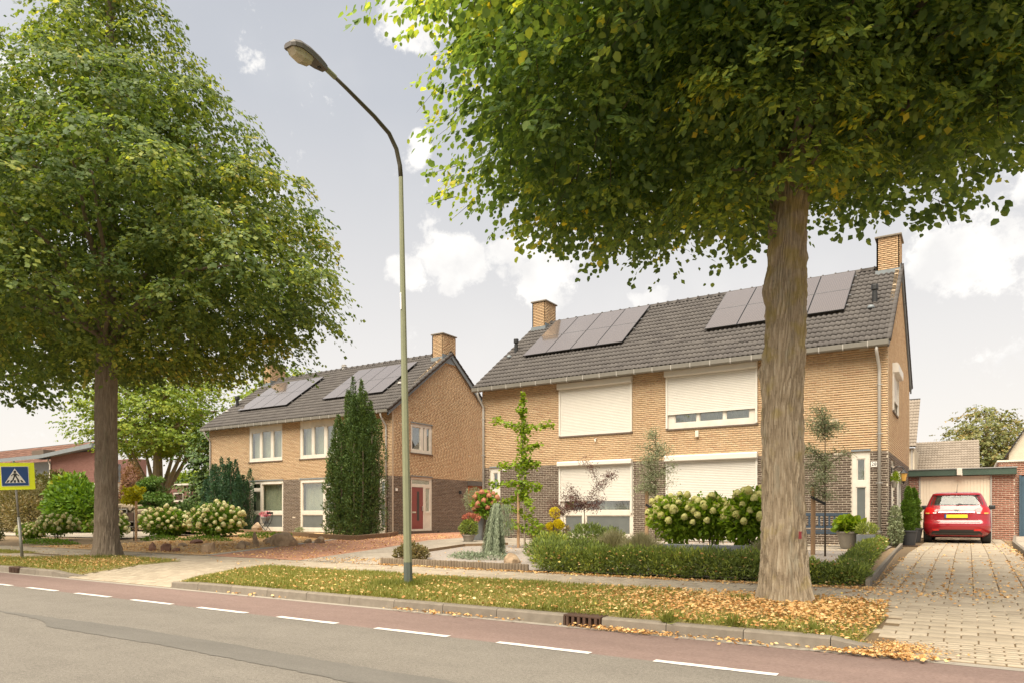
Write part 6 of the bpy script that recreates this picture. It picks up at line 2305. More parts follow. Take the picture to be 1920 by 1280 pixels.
# left lime
LT = (-18.62, 9.75)
t2 = empty('lime_tree', (LT[0], LT[1], .13), 'broad lime tree with a dark trunk and full pyramidal crown near the crossing sign', 'tree', 'street lime trees')
path = [(LT[0], LT[1], .08), (LT[0] - .02, LT[1], 2), (LT[0] - .03, LT[1], 4.2), (LT[0] + .05, LT[1], 8), (LT[0] + .2, LT[1], 15.5)]
link('trunk', trunk_mesh(None, path, [.29, .255, .24, .18, .04], 'bark_dark', 170, 150, .028, .5, 7.7, knots=[(2.0, -.8, .06), (1.1, -1.0, .05)]), t2)
prof = [(4.9, 1.6), (5.2, 3.3), (5.6, 4.5), (6.2, 5.3), (7.0, 5.4), (7.8, 5.2), (9, 4.75), (10.3, 4.2), (11.7, 3.0), (13, 1.7), (14.6, 1.1), (16.8, .2)]
me, C, TO, TD, TL = bough_crown(LT, [(5.15, 1.6), (5.5, 3.2), (5.9, 4.5), (6.7, 5.05), (7.6, 5.05), (9, 4.6), (10.3, 3.7), (11.7, 2.55), (13, 1.45), (14.6, .85), (16.2, .2)], 420, 390, .096, 'lime_leaf_far', size=(.5, 1.15), big=False, fill=.2, keep=lambda C: C[:, 2] < 15.6)
link('crown', me, t2)
limbs(t2, path, C, 30, .07, zstart=5.7)
twig_sticks(t2, TO, TD, TL, 1200, .008)
# third lime, mostly out of frame to the left
XT = (-28.9, 9.3)
t3 = empty('lime_tree', (XT[0], XT[1], .13), 'lime tree mostly outside the frame, only drooping leaves show at the left edge', 'tree', 'street lime trees')
path = [(XT[0], XT[1], .08), (XT[0], XT[1], 4.2), (XT[0], XT[1], 13)]
link('trunk', trunk_mesh(None, path, [.3, .26, .05], 'bark_dark', 50, 40, .02, .3, 1.7), t3)
me, C, TO, TD, TL = bough_crown(XT, [(5.2, 1.5), (5.6, 3.6), (6.5, 4.4), (9, 3.9), (12, 2.2), (14, .4)], 170, 190, .14, 'lime_leaf_far', size=(.7, 1.1), big=False)
link('crown', me, t3)
limbs(t3, path, C, 16, .08, zstart=4.8)


# ---------------------------------------------------------------- other trees
def small_tree(name, label, base, h0, prof, n_clump, twigs, per, L, mat, rt, trunk_pts=None, nlimb=10, bark='bark_dark', flat=.2, spread=.4, multi=0, group=None, tw_len=(.3, .6)):
    e_ = empty(name, base, label, 'tree', group)
    x, y, z = base
    top_z = prof[-1][0]
    path = trunk_pts or [(x, y, z - .05), (x, y, (z + top_z) / 2), (x, y, top_z - .3)]
    me, C, TO, TD, TL = crown_leaves((x, y), prof, n_clump, twigs, per, L, mat, flat=flat, spread=spread, tw_len=tw_len, big=False)
    m_ = MB()
    link('trunk', trunk_mesh(None, path, [rt, rt * .7, rt * .15], bark, 30, 20, rt * .06, .25, x), e_)
    link('crown', me, e_)
    limbs(e_, path, C, nlimb, rt * .45, mat=bark)
    for k in range(multi):
        a = math.pi * 2 * k / multi + .3
        rr = prof[len(prof) // 2][1] * .55
        MB().tube([(x + .1 * math.cos(a), y + .1 * math.sin(a), z + h0 * .55), (x + rr * .45 * math.cos(a), y + rr * .45 * math.sin(a), z + h0 + .8), (x + rr * math.cos(a), y + rr * math.sin(a), z + h0 + 3.2)], [rt * .5, rt * .38, rt * .15], 8).build('limb', SM[bark], e_, smooth=True)
    return e_


small_tree('field_maple', 'multi-stemmed yellow-green tree spreading behind the left lime trunk', (-45.2, 27, .36), 2.6, [(5.2, 2.4), (5.8, 3.8), (7, 4.4), (8.5, 4.3), (10, 3.3), (11.4, 1.4)], 420, 9, 10, .15, 'maple_green', .38, nlimb=16, flat=.14, spread=.6, multi=7, bark='bark', tw_len=(.5, 1.0))
small_tree('roof_tree', 'bright green treetop showing above the far house roof', (-50.5, 42, .36), 5, [(6, 2), (9, 4.2), (12, 4), (13.9, 1.2)], 260, 9, 9, .2, 'maple_green', .4, nlimb=6, spread=.6)
small_tree('rowan_tree', 'olive and rust autumn tree behind the garages', (1.0, 56, .36), 2.5, [(2.6, 2.2), (4.2, 2.7), (5.8, 2.5), (7.2, 1.8), (8.2, .6)], 340, 9, 10, .12, 'far_tree', .25, nlimb=12, spread=.4, bark='bark_dark')
small_tree('shade_tree', 'dark green tree squeezed against the far house side', (-38.0, 26.5, .36), 1.5, [(1.2, 1.4), (3, 1.7), (5, 1.5), (6.6, .6)], 160, 8, 8, .16, 'yew_leaf', .18, nlimb=6, spread=.35)


# ---------------------------------------------------------------- spire conifers
def spires(name, label, base, items, n, L, Wd, mat, cat='conifer', group=None, core=True):
    """items: (dx,dy,height,radius) upright plumes"""
    e_ = empty(name, base, label, cat, group)
    It = np.array(items, float)
    wt = It[:, 2] * It[:, 3]
    idx = R.choice(len(It), n, p=wt / wt.sum())
    t = R.random(n) ** .85
    hh = It[idx, 2]
    rad = It[idx, 3] * np.minimum(1, (1 - t) * 3.2) ** .75 * (.75 + .25 * np.sin(t * 23 + idx * 1.3)) * np.minimum(1.0, .75 + t * 1.5)
    a = R.random(n) * 2 * np.pi
    q = .55 + .45 * R.random(n) ** .5
    o = np.stack([np.cos(a), np.sin(a), np.zeros(n)], 1)
    P = np.array(base) + np.stack([It[idx, 0], It[idx, 1], t * hh], 1) + o * (rad * q)[:, None]
    D = o * .75 + np.array([0, 0, .8]) + R.normal(size=(n, 3)) * .45
    Nn = o + R.normal(size=(n, 3)) * .5
    s = np.clip(1 + .3 * R.normal(size=n), .5, 1.7)
    tone = R.random(len(It))[idx]
    rr = R.random(n)
    link('foliage', leaves(P, D, Nn, L * s, Wd * s, rr, tone, mat, big=False), e_)
    m_ = MB()
    for dx, dy, h_, r_ in items[:14]:
        m_.tube([(base[0] + dx * .5, base[1] + dy * .5, base[2]), (base[0] + dx, base[1] + dy, base[2] + h_ * .35), (base[0] + dx, base[1] + dy, base[2] + h_ * .85)], [.05, .04, .01], 5)
    m_.build('stem', SM['bark_dark'], e_)
    return e_


items = [(-.15, 0, 6.55, .27), (.42, -.1, 6.35, .27), (.12, -.25, 5.6, .38), (-.55, .1, 5.9, .34), (-.80, -.2, 5.0, .42), (-1.05, -.1, 4.8, .36), (.75, .1, 5.5, .36), (1.0, -.1, 5.0, .42), (1.2, .1, 4.7, .36), (-.3, -.5, 4.6, .42), (.5, -.6, 4.4, .44),
         (-.75, -.5, 4.0, .42), (.9, -.5, 4.1, .44), (-1.15, .2, 4.2, .30), (-.2, .5, 5.0, .4), (.5, .5, 5.1, .42), (0, -.75, 3.2, .46), (.7, -.7, 3.0, .46), (-.65, -.7, 2.9, .42), (1.15, -.3, 3.6, .36), (-1.05, -.35, 3.3, .36), (.3, -.4, 5.7, .3), (.15, .1, 6.1, .32), (-.35, -.1, 6.0, .3), (.6, -.05, 5.9, .32)]
yw = spires('columnar_yew', 'tall columnar yew with pointed plumes before the far house', (-21.25, 21.2, .34), items, 58000, .094, .031, 'yew_leaf')
link('inner_foliage', blob_leaves([(-21.2, 21.2, 1.4, .85, .6, 1.0), (-21.2, 21.2, 2.6, .95, .65, 1.1), (-21.15, 21.2, 3.8, .85, .6, 1.1), (-21.05, 21.2, 4.7, .7, .5, .8), (-21.05, 21.15, 5.4, .42, .35, .6)], 20000, .10, .033, 'yew_leaf', .55, .9, big=False), yw)
items = [(R.uniform(-1.25, 1.15), R.uniform(-.7, .7), R.uniform(2.3, 3.5), R.uniform(.22, .34)) for _ in range(22)] + [(-.5, 0, 3.75, .22), (.05, 0, 3.7, .2), (.5, .1, 3.6, .2), (.85, 0, 2.9, .25)]
spires('columnar_yew', 'broad dark blue-green yew clump at the far house corner', (-31.5, 22.5, .36), items, 36000, .10, .031, 'yew_dark')
items = [(R.normal() * .25, R.normal() * .25, R.uniform(.7, 1.3), .16) for _ in range(8)] + [(0, 0, 1.40, .22)]
spires('thuja', 'nearer pointed bright green thuja growing in a black pot', (-1.40, 22.55, .76), [(0, 0, 1.22, .16), (.04, .03, 1.0, .15), (-.05, -.03, .85, .16)], 9000, .05, .02, 'thuja_leaf', 'potted plant')
spires('thuja', 'farther pointed bright green thuja growing in a black pot', (-1.42, 25.3, .78), [(0, 0, 1.25, .17), (.05, .05, 1.05, .16), (-.05, -.05, .9, .16)], 8000, .055, .022, 'thuja_leaf', 'potted plant')
# weeping cedar
e_ = empty('weeping_cedar', (-9.85, 14.5, .25), 'weeping blue-green cedar draped like a cloak in the slate bed', 'conifer')
n = 14000
t = R.random(n)
a = R.random(n) * 2 * np.pi
rr = (.08 + .25 * (1 - t) ** .8) * (.8 + .2 * np.sin(a * 7)) * (.7 + .3 * R.random(n))
P = np.stack([-9.85 + .10 * t + rr * np.cos(a), 14.5 + rr * np.sin(a), .27 + t * 1.25], 1)
o = np.stack([np.cos(a), np.sin(a), np.zeros(n)], 1)
link('foliage', leaves(P, o * .35 + np.array([0, 0, -1.0]) + R.normal(size=(n, 3)) * .25, o + R.normal(size=(n, 3)) * .4, np.full(n, .09), np.full(n, .012), R.random(n), (np.sin(a * 7) * .5 + .5), 'cedar_leaf', big=False), e_)
MB().tube([(-9.85, 14.5, .25), (-9.83, 14.5, 1.2), (-9.72, 14.5, 1.55), (-9.55, 14.48, 1.50), (-9.45, 14.46, 1.1)], [.035, .025, .02, .015, .008], 7).build('trunk', SM['twig'], e_)
P = np.stack([-9.45 + R.normal(size=900) * .08, 14.46 + R.normal(size=900) * .08, R.uniform(.75, 1.5, 900)], 1)
link('side_spray', leaves(P, np.tile([0, 0, -1.0], (900, 1)) + R.normal(size=(900, 3)) * .3, rnd_dir(900), np.full(900, .09), np.full(900, .012), R.random(900), R.random(900), 'cedar_leaf', big=False), e_)


# ---------------------------------------------------------------- hydrangeas
def flower_head_mesh(seed, mat, n=260):
    rs = np.random.default_rng(seed)
    d = unit(rs.normal(size=(n, 3)))
    d[:, 2] = np.where(d[:, 2] < -.4, -d[:, 2], d[:, 2])
    sc_ = np.array([.5, .5, .54])
    P = d * sc_
    P[:, :2] *= (1.05 - .35 * (d[:, 2:3] * .5 + .5))
    k = n // 3
    P[:k] *= .72
    D = unit(np.cross(d, rs.normal(size=(n, 3))))
    return leaves(P - D * .12, D, d, np.full(n, .26), np.full(n, .22), rs.random(n), np.full(n, rs.random()), mat, 'flower_head', big=False)


leafmat('hyd_lime_flower', [(0, (.46, .38, .10)), (.3, (.56, .53, .16)), (.7, (.64, .61, .24)), (1, (.72, .69, .36))], .25, tcol=(1.05, 1.05, .8), gain=1.05)
leafmat('hyd_bright_leaf', [(0, (.11, .19, .015)), (.5, (.20, .31, .025)), (.85, (.31, .40, .04)), (1, (.46, .44, .06))], .5)
RHEADS = [flower_head_mesh(60 + i, 'hyd_lime_flower') for i in range(6)]
HEADS = [flower_head_mesh(i, 'hyd_flower') for i in range(6)]
PHEADS = [flower_head_mesh(40 + i, 'hyd_pink') for i in range(3)]


def heads(parent, pts, s0, s1, meshes=HEADS):
    off = -WL[parent]
    for p in pts:
        o = bpy.data.objects.new('flower_head', random.choice(meshes))
        COL.objects.link(o)
        o.parent = parent
        s = random.uniform(s0, s1)
        o.scale = (s, s, s * random.uniform(.9, 1.12))
        o.location = Vector(p) + off
        o.rotation_euler = (random.uniform(-.5, .5), random.uniform(-.5, .5), random.uniform(0, 6))


def hydrangea(label, c, rx, ry, rz, nl, nh, hs, L=.11, group='white hydrangeas', heads_=HEADS, zc=None, name='hydrangea', hi=.0, leaf='hyd_leaf'):
    z = gz(c[0], c[1])
    zc = zc if zc is not None else z + rz * .95
    e_ = bush(name, label, 'shrub', [(c[0], c[1], zc, rx, ry, rz)] + [(c[0] + random.uniform(-.4, .4) * rx, c[1] + random.uniform(-.4, .4) * ry, zc + random.uniform(-.2, .3) * rz, rx * .6, ry * .6, rz * .65) for _ in range(4)],
              nl, L, L * .55, leaf, (c[0], c[1], z), group, shell=.35, nst=14, stem_r=.010)
    pts = []
    for i in range(nh):
        th_ = math.acos(1 - (i + .5) / nh * (1.45 - hi))
        ph = i * 2.399963
        k = random.uniform(.78, 1.2)
        pts.append((c[0] + rx * k * math.sin(th_) * math.cos(ph), c[1] + ry * k * math.sin(th_) * math.sin(ph), zc + rz * k * math.cos(th_)))
    heads(e_, pts, *hs, heads_)
    return e_


hydrangea('large white hydrangea in front of the blue-green yew', (-25.4, 17.6), 1.12, .95, .68, 8000, 95, (.17, .25), .11)
hydrangea('white hydrangea beside the trailer and staked sapling', (-28.3, 17.2), 1.0, .85, .60, 7000, 95, (.16, .22), .11)
hydrangea('white hydrangea partly hidden by the left lime trunk', (-28.45, 15.0), .78, .6, .52, 4500, 55, (.15, .21), .11)
hydrangea('loose pale hydrangea on bare stems near the crossing sign', (-30.4, 14.0), .88, .6, .40, 3000, 65, (.14, .20), .10, zc=.82)
hydrangea('low dense creamy hydrangea left of the loose one', (-32.3, 13.9), .65, .5, .32, 2500, 60, (.12, .16), .09)
hydrangea('left bush of the tall cream hydrangea row behind the hedge', (-5.35, 14.9), .60, .45, .52, 2900, 40, (.14, .21), .105, zc=1.12, hi=.3, heads_=RHEADS, leaf='hyd_bright_leaf')
hydrangea('middle bush of the tall cream hydrangea row behind the hedge', (-4.55, 15.0), .58, .45, .46, 2900, 40, (.14, .21), .105, zc=1.12, hi=.3, heads_=RHEADS, leaf='hyd_bright_leaf')
hydrangea('tall cream hydrangea hard against the big lime trunk', (-3.75, 14.8), .55, .45, .60, 2900, 40, (.14, .21), .105, zc=1.12, hi=.3, heads_=RHEADS, leaf='hyd_bright_leaf')
hydrangea('pink-tinged hydrangea flowering in the tall grey pot', (-13.5, 19.4), .42, .4, .45, 1400, 22, (.18, .25), .12, group='potted plants by the path', heads_=HEADS, zc=1.55)
pk_ = [o for o in bpy.data.objects if o.get('label', '').startswith('pink-tinged')][0]
for ch in pk_.children:
    if ch.name.startswith('flower_head'):
        ch.data = random.choice(PHEADS)

# ---------------------------------------------------------------- hedge
hg = empty('yew_hedge', (-4.2, 11.8, .15), 'low clipped yew hedge turning the corner from pavement to driveway', 'hedge')
blobs = []
for i in range(28):
    x = -6.75 + i * .195
    y = 11.72 + .35 * i / 28
    hh_ = .34 if x < -3 else .26
    blobs.append((x, y, hh_ + random.uniform(-.03, .04), .26, .34, .27 if x < -3 else .23))
for i in range(34):
    y = 12.2 + i * .27
    x = -1.62 - .012 * i
    blobs.append((x, y, gz(x, y) + .10 + random.uniform(-.03, .04), .24, .26, .15 + random.uniform(0, .04)))
link('foliage', blob_leaves(blobs, 66000, .058, .016, 'hedge_leaf', .30, .7, big=False), hg)
bl2 = [(b[0], b[1], b[2] + (.16 if b[0] < -2.2 else .08), b[3] * .9, b[4] * .9, .14 if b[0] < -2.2 else .10) for b in blobs]
link('young_shoots', blob_leaves(bl2, 16000, .07, .013, 'hedge_leaf', .3, 1.4, big=False), hg)
m_ = MB()
for b in blobs:
    m_.tube([(b[0], b[1], gz(b[0], b[1])), (b[0] + random.uniform(-.1, .1), b[1] + random.uniform(-.1, .1), b[2] + .1)], [.02, .008], 5)
m_.build('stem', SM['twig'], hg)

# ---------------------------------------------------------------- ginkgo with stake
gk = empty('ginkgo_tree', (-10.24, 16.55, .31), 'young ginkgo with level leafy arms beside a stake', 'tree', 'young staked trees')
MB().tube([(-10.20, 16.55, .28), (-10.24, 16.55, 2.0), (-10.28, 16.55, 3.6), (-10.26, 16.55, 4.62)], [.03, .026, .018, .006], 8).build('trunk', SM['pale_bark'], gk)
arms = [(4.05, -.02, .0, .55), (3.5, .82, .16, 0), (3.55, -.85, .30, 0), (3.0, .45, .12, 0), (2.75, .40, -.22, 0), (2.62, -.98, -.03, 0), (2.6, .25, 0, 0), (2.1, -.95, -.05, 0), (2.05, .55, -.1, 0), (1.75, -1.15, -.25, 0), (1.8, .52, -.45, 0), (1.3, -.55, .1, 0), (1.25, .78, -.35, 0), (.92, -.45, .05, 0), (.88, .72, -.22, 0), (1.9, .1, -.2, 0)]
PP, DD = [], []
for (z, dx, dz, _) in arms:
    dy = random.uniform(-.35, .35)
    a = Vector((-10.25, 16.55, z))
    b = a + Vector((dx, dy, dz))
    MB().tube([a, a.lerp(b, .5) + Vector((0, 0, .04)), b], [.012, .009, .004], 5).build('branch', SM['pale_bark'], gk)
    nl = int(110 * (abs(dx) + .35))
    for _ in range(nl):
        t = random.random()
        PP.append(a.lerp(b, t) + Vector((random.gauss(0, .05), random.gauss(0, .06), random.gauss(0, .05))))
for _ in range(620):
    z = random.uniform(1.6, 4.55)
    w_ = .09 * min(1, (4.7 - z) / 1.2)
    PP.append(Vector((-10.26 + random.gauss(0, w_), 16.55 + random.gauss(0, w_), z)))
P = np.array(PP)
n = len(P)
link('foliage', leaves(P, R.normal(size=(n, 3)) + np.array([0, 0, -.3]), R.normal(size=(n, 3)) * .6 + np.array([0, -.3, .8]), R.uniform(.06, .095, n), R.uniform(.07, .11, n), R.random(n), R.random(n), 'ginkgo_leaf'), gk)
stk = lambda x, y, z1, lab, r_=.04: tag(MB().tube([(x, y, gz(x, y) - .05), (x + .01, y, z1)], r_, 10, rnd=random.random()).build('wooden_stake', SM['wood_stake']), lab, 'stake', 'wooden tree stakes')
stk(-10.38, 16.5, 2.05, 'wooden stake tied to the young ginkgo')


# ---------------------------------------------------------------- small garden trees
def wispy(name, label, base, trunk_pts, arms_, nl, L, Wd, mat, bark='twig', cat='tree', group='young staked trees', sp=.10, droop=-.3, r0=.022):
    e_ = empty(name, base, label, cat, group)
    rads = np.linspace(r0, r0 * .25, len(trunk_pts))
    MB().tube(trunk_pts, list(rads), 7).build('trunk', SM[bark], e_, smooth=True)
    PP = []
    for (a, b, k) in arms_:
        a, b = Vector(a), Vector(b)
        mid = a.lerp(b, .5) + Vector((random.uniform(-.05, .05), random.uniform(-.05, .05), .05))
        MB().tube([a, mid, b], [.010, .008, .003], 5).build('branch', SM[bark], e_)
        for _ in range(int(nl * k)):
            t = random.random() ** .8
            p = (a.lerp(mid, t * 2) if t < .5 else mid.lerp(b, t * 2 - 1))
            PP.append(p + Vector((random.gauss(0, sp), random.gauss(0, sp), random.gauss(0, sp * .7))))
    P = np.array(PP)
    n = len(P)
    link('foliage', leaves(P, R.normal(size=(n, 3)) + np.array([0, 0, droop]), R.normal(size=(n, 3)) * .6 + np.array([0, 0, .8]), L * R.uniform(.7, 1.3, n), Wd * R.uniform(.7, 1.3, n), R.random(n), R.random(n), mat, big=False), e_)
    return e_


def silver(label, x, y, ztop, lean=.0):
    z0 = gz(x, y)
    arms_ = []
    for i in range(38):
        z = random.uniform(z0 + 1.25, ztop - .25)
        a = random.random() * 6.28
        r_ = random.uniform(.30, .62) * min(1, (ztop + .1 - z) / .9)
        arms_.append(((x + lean * (z - z0), y, z), (x + lean * (z - z0) + r_ * math.cos(a), y + r_ * math.sin(a), z + random.uniform(-.05, .32)), 1))
    return wispy('silver_pear', label, (x, y, z0), [(x, y, z0), (x + lean * 1.2, y, z0 + 1.2), (x + lean * (ztop - z0), y, ztop)], arms_, 120, .066, .019, 'silver_leaf', sp=.085, droop=-.2)


silver('silvery narrow-leaved sapling left of the big lime trunk, before the shuttered wall', -7.0, 18.0, 3.55)
stk(-7.22, 17.9, 1.85, 'wooden stake tied to the silvery sapling left of the lime trunk', .05)
silver('silvery narrow-leaved sapling right of the big lime trunk, before the bench', -2.62, 16.7, 3.6)
stk(-2.92, 17.0, 1.85, 'wooden stake tied to the silvery sapling by the bench', .05)
for a, b, lab in (((-7.22, 17.84, 1.50), (-6.98, 17.94, 1.32), 'black rubber tie joining stake and left silvery sapling'), ((-2.95, 16.93, 1.62), (-2.60, 16.64, 1.45), 'black rubber tie joining stake and silvery sapling by the bench')):
    tag(MB().bar(a, b, .012, .06).build('tree_tie', SM['rubber']), lab, 'tree tie', 'rubber tree ties')
# Japanese maple
ma = [((-8.62, 17, 1.45), (-9.3, 17.1, 1.75), 1.2), ((-8.62, 17, 1.45), (-9.0, 16.8, 2.0), 1.0), ((-8.6, 17, 1.5), (-8.1, 17.1, 2.05), 1.2), ((-8.1, 17.1, 2.05), (-7.75, 17, 2.3), 1.0), ((-8.2, 17.1, 1.95), (-8.35, 16.9, 2.55), .7),
      ((-8.6, 17, 1.45), (-8.2, 17.2, 1.62), 1.0), ((-8.6, 17, 1.42), (-9.1, 17, 1.38), 1.3), ((-9.1, 17, 1.38), (-9.5, 16.9, 1.2), .9), ((-8.6, 17, 1.42), (-8.1, 16.8, 1.40), 1.1), ((-8.6, 17, 1.45), (-8.75, 16.5, 1.65), .8), ((-8.35, 16.9, 2.4), (-8.62, 16.9, 2.7), .4)]
wispy('japanese_maple', 'small dark red Japanese maple in front of the lower left shutter', (-8.6, 17, .33), [(-8.52, 17, .3), (-8.60, 17, .9), (-8.62, 17, 1.5)], ma, 330, .055, .019, 'purple_maple', bark='pale_bark', group=None, sp=.085, r0=.035)
wispy('japanese_maple', 'fainter dark red maple against the dark bricks left of the window', (-10.6, 19.5, .36), [(-10.6, 19.5, .33), (-10.62, 19.5, 1.4)], [((-10.6, 19.5, 1.2), (-10.6 + random.uniform(-.6, .6), 19.5, 1.55 + random.uniform(-.25, .25)), 1) for _ in range(8)], 150, .05, .016, 'purple_maple', group=None, sp=.10)
# gold pom-pom topiary
tp = empty('pompom_topiary', (-9.9, 17.5, .33), 'golden yellow pom-pom topiary with several clipped balls', 'shrub')
MB().tube([(-9.9, 17.5, .3), (-9.85, 17.5, .7), (-9.80, 17.5, 1.25)], .018, 6).build('stem', SM['twig'], tp)
for (x, y, z, r_) in ((-9.80, 17.5, 1.28, .145), (-9.70, 17.5, .98, .115), (-9.95, 17.5, .90, .10), (-10.02, 17.4, .55, .15), (-9.72, 17.35, .52, .15), (-9.88, 17.55, .62, .14), (-9.62, 17.5, .93, .10)):
    link('clipped_ball', blob_leaves([(x, y, z, r_, r_, r_)], 1500, .032, .014, 'gold_leaf', .7, .2, big=False), tp)
# yellow sapling by the drive
wispy('golden_sapling', 'small yellow-leaved sapling tied to a stake beside the trailer', (-26.35, 14.8, .27), [(-26.35, 14.8, .25), (-26.38, 14.8, 1.75)], [((-26.38, 14.8, 1.7), (-26.38 + dx, 14.8 + random.uniform(-.25, .25), 1.7 + dz), 1) for dx, dz in ((-.45, .25), (-.3, .5), (.05, .6), (.3, .55), (.62, .5), (.3, .2), (-.5, .0), (-.1, .3), (-.2, .05), (.15, .1))], 130, .10, .075, 'lime_yellow', sp=.06)
stk(-26.12, 14.75, 1.72, 'wooden stake tied to the small yellow sapling', .045)

# ---------------------------------------------------------------- shrubs, left garden
bush('laurel_bush', 'bright green glossy bush turning yellow behind the pale hydrangea', 'shrub', [(-37.8, 18.2, 1.6, 1.7, 1.2, 1.3), (-36.6, 18.2, 1.5, 1.2, 1.0, 1.0), (-38.6, 18.4, 2.4, 1.0, .9, .9), (-36.0, 18.4, 1.0, .8, .8, .8)], 9500, .20, .11, 'laurel', (-37.5, 18.2, .36), 'garden shrubs')
bush('dry_shrub', 'wide olive-brown twiggy shrub behind the crossing sign post', 'shrub', [(-42.5, 17.5, 1.4, 2.0, 1.2, 1.2), (-40.6, 17.2, 1.2, 1.3, 1.0, 1.0), (-44.5, 17.5, 1.6, 1.6, 1.2, 1.3), (-41.8, 17.6, 2.3, 1.2, .9, .9)], 15000, .13, .05, 'dry_bush', (-42.5, 17.5, .36), 'garden shrubs', big=False)
bush('tall_shrub', 'olive-green shrub rising beside the modern house', 'shrub', [(-46.0, 19.5, 2.2, 1.7, 1.2, 1.6), (-43.0, 19.8, 2.5, 1.3, 1.0, 1.2), (-48.5, 19.8, 2.6, 1.8, 1.2, 1.6)], 9000, .17, .08, 'olive_bush', (-46, 19.5, .36), 'garden shrubs')
bush('low_groundcover', 'low green ground cover left of the crossing sign', 'shrub', [(-33.8, 12.6, .35, 1.4, .7, .35), (-36.5, 13, .45, 1.6, .8, .45)], 5000, .10, .05, 'olive_bush', (-34.5, 12.6, .2), 'garden shrubs', big=False)
bush('dark_hedge', 'dark green hedge right of the trailer', 'hedge', [(-38.3, 24.3, 1.0, 1.6, .7, .95), (-36.6, 24.0, 1.1, 1.3, .7, 1.0), (-35.0, 23.6, 1.0, 1.2, .7, .95), (-40, 24.6, 1.0, 1.4, .7, .9)], 9000, .13, .07, 'yew_leaf', (-37.3, 24, .36), 'garden shrubs')
bush('far_hedge', 'light green hedge top above the flat annex roof', 'hedge', [(-62, 42, 4.0, 3, 1.2, 1.6), (-58, 42, 4.1, 3, 1.2, 1.5), (-66, 42, 4.0, 3, 1.2, 1.5), (-55, 42, 4.0, 2.5, 1.2, 1.5)], 7000, .3, .17, 'maple_green', (-60, 42, .36), None, nst=4)
sp_ = []
for i in range(70):
    t = random.random()
    z = .5 + t * 2.7
    r_ = 1.55 * (1 - t) ** .8 + .12
    a = random.random() * 6.28
    sp_.append((-37.7 + r_ * .8 * math.cos(a), 22.2 + r_ * .8 * math.sin(a), z, .42, .42, .13))
bush('spruce_shrub', 'layered bright green conifer behind the yellow sapling', 'conifer', sp_, 15000, .15, .04, 'conifer_green', (-37.7, 22.2, .36), 'garden shrubs', big=False, up=.1)
bush('copper_conifer', 'rust-brown conifer with green skirt beside the lime trunk', 'conifer', [(-40.9, 22.8, 3.2, .55, .5, 1.0), (-40.9, 22.8, 2.4, .85, .6, .8), (-40.4, 22.8, 2.1, .8, .6, .6)], 5200, .14, .05, 'copper_leaf', (-41, 22.8, .36), 'garden shrubs', big=False)
bush('green_skirt_bush', 'green and yellow bush below the rust-brown conifer', 'shrub', [(-41.0, 22.4, 1.3, 1.0, .7, .8), (-39.9, 22.2, 1.4, .7, .6, .6)], 3800, .13, .06, 'dry_bush', (-41, 22.4, .36), 'garden shrubs')
bush('groundcover', 'grey-green ground cover strip behind the boulders', 'shrub', [(-25.5, 15.4, .28, 1.4, .35, .14), (-23.0, 15.6, .3, 1.3, .4, .14), (-22.4, 17.6, .4, 1.4, .5, .14), (-28, 12.6, .2, 2.0, .4, .12)], 4200, .08, .04, 'laurel', (-24, 15.5, .27), 'garden shrubs', nst=0, big=False)

# ---------------------------------------------------------------- shrubs, near house garden
bush('dry_azalea', 'small bronze shrub behind the lamp post at the bed corner', 'shrub', [(-10.85, 12.55, .38, .28, .24, .20), (-10.5, 12.5, .34, .22, .2, .16), (-11.12, 12.5, .30, .15, .15, .12)], 2000, .055, .028, 'dry_bush', (-10.85, 12.5, .18), 'bed shrubs', big=True)
bush('bronze_shrub', 'low bronze-green shrub under the dark brick wall by the topiary', 'shrub', [(-11.3, 19.6, .6, .62, .4, .32), (-10.8, 19.5, .7, .4, .35, .3)], 2600, .06, .03, 'dry_bush', (-11.2, 19.6, .36), 'bed shrubs')
bush('silver_mat', 'flat silvery mat plant around the weeping cedar foot', 'shrub', [(-9.2, 13.3, .24, .75, .5, .09), (-9.9, 13.5, .24, .5, .4, .09)], 2600, .06, .02, 'cedar_leaf', (-9.4, 13.3, .22), 'bed shrubs', nst=0, big=False)
bush('green_shrub', 'feathery green shrub under the lower left window sill', 'shrub', [(-8.0, 16.0, .66, .5, .4, .32), (-7.5, 16.2, .58, .4, .35, .3), (-8.8, 15.6, .5, .5, .4, .25)], 4200, .10, .025, 'hedge_leaf', (-8.1, 16, .3), 'bed shrubs', big=False, up=.9)
bush('heather_mound', 'olive mound joining the hedge end below the maple', 'shrub', [(-7.3, 12.9, .42, .6, .5, .3), (-6.6, 13.0, .45, .5, .5, .3), (-7.7, 13.4, .45, .45, .5, .28)], 4200, .075, .02, 'hedge_leaf', (-7.1, 12.9, .2), 'bed shrubs', big=False, up=.9)
bush('climbing_rose', 'thin yellow-leaved climber beside the stake on the dark bricks', 'climber', [(-6.75, 20.9, 1.3, .18, .15, .6), (-6.65, 20.9, .9, .25, .15, .4)], 420, .08, .05, 'laurel', (-6.7, 20.9, .36), 'bed shrubs', nst=3)
bush('variegated_climber', 'variegated leafy shrub at the hedge end by the side door', 'shrub', [(-1.66, 21.9, .75, .17, .4, .40), (-1.68, 22.0, 1.15, .13, .25, .3), (-1.60, 23.6, .9, .18, .5, .35)], 2600, .06, .035, 'silver_leaf', (-1.66, 21.9, .37), 'bed shrubs')
bush('potted_plant', 'yellow-green leafy plant in the round taupe pot', 'potted plant', [(-2.52, 19.45, .95, .30, .28, .20)], 420, .13, .10, 'ginkgo_leaf', (-2.52, 19.45, .76), 'potted plants by the slit window', nst=4, shell=.3)
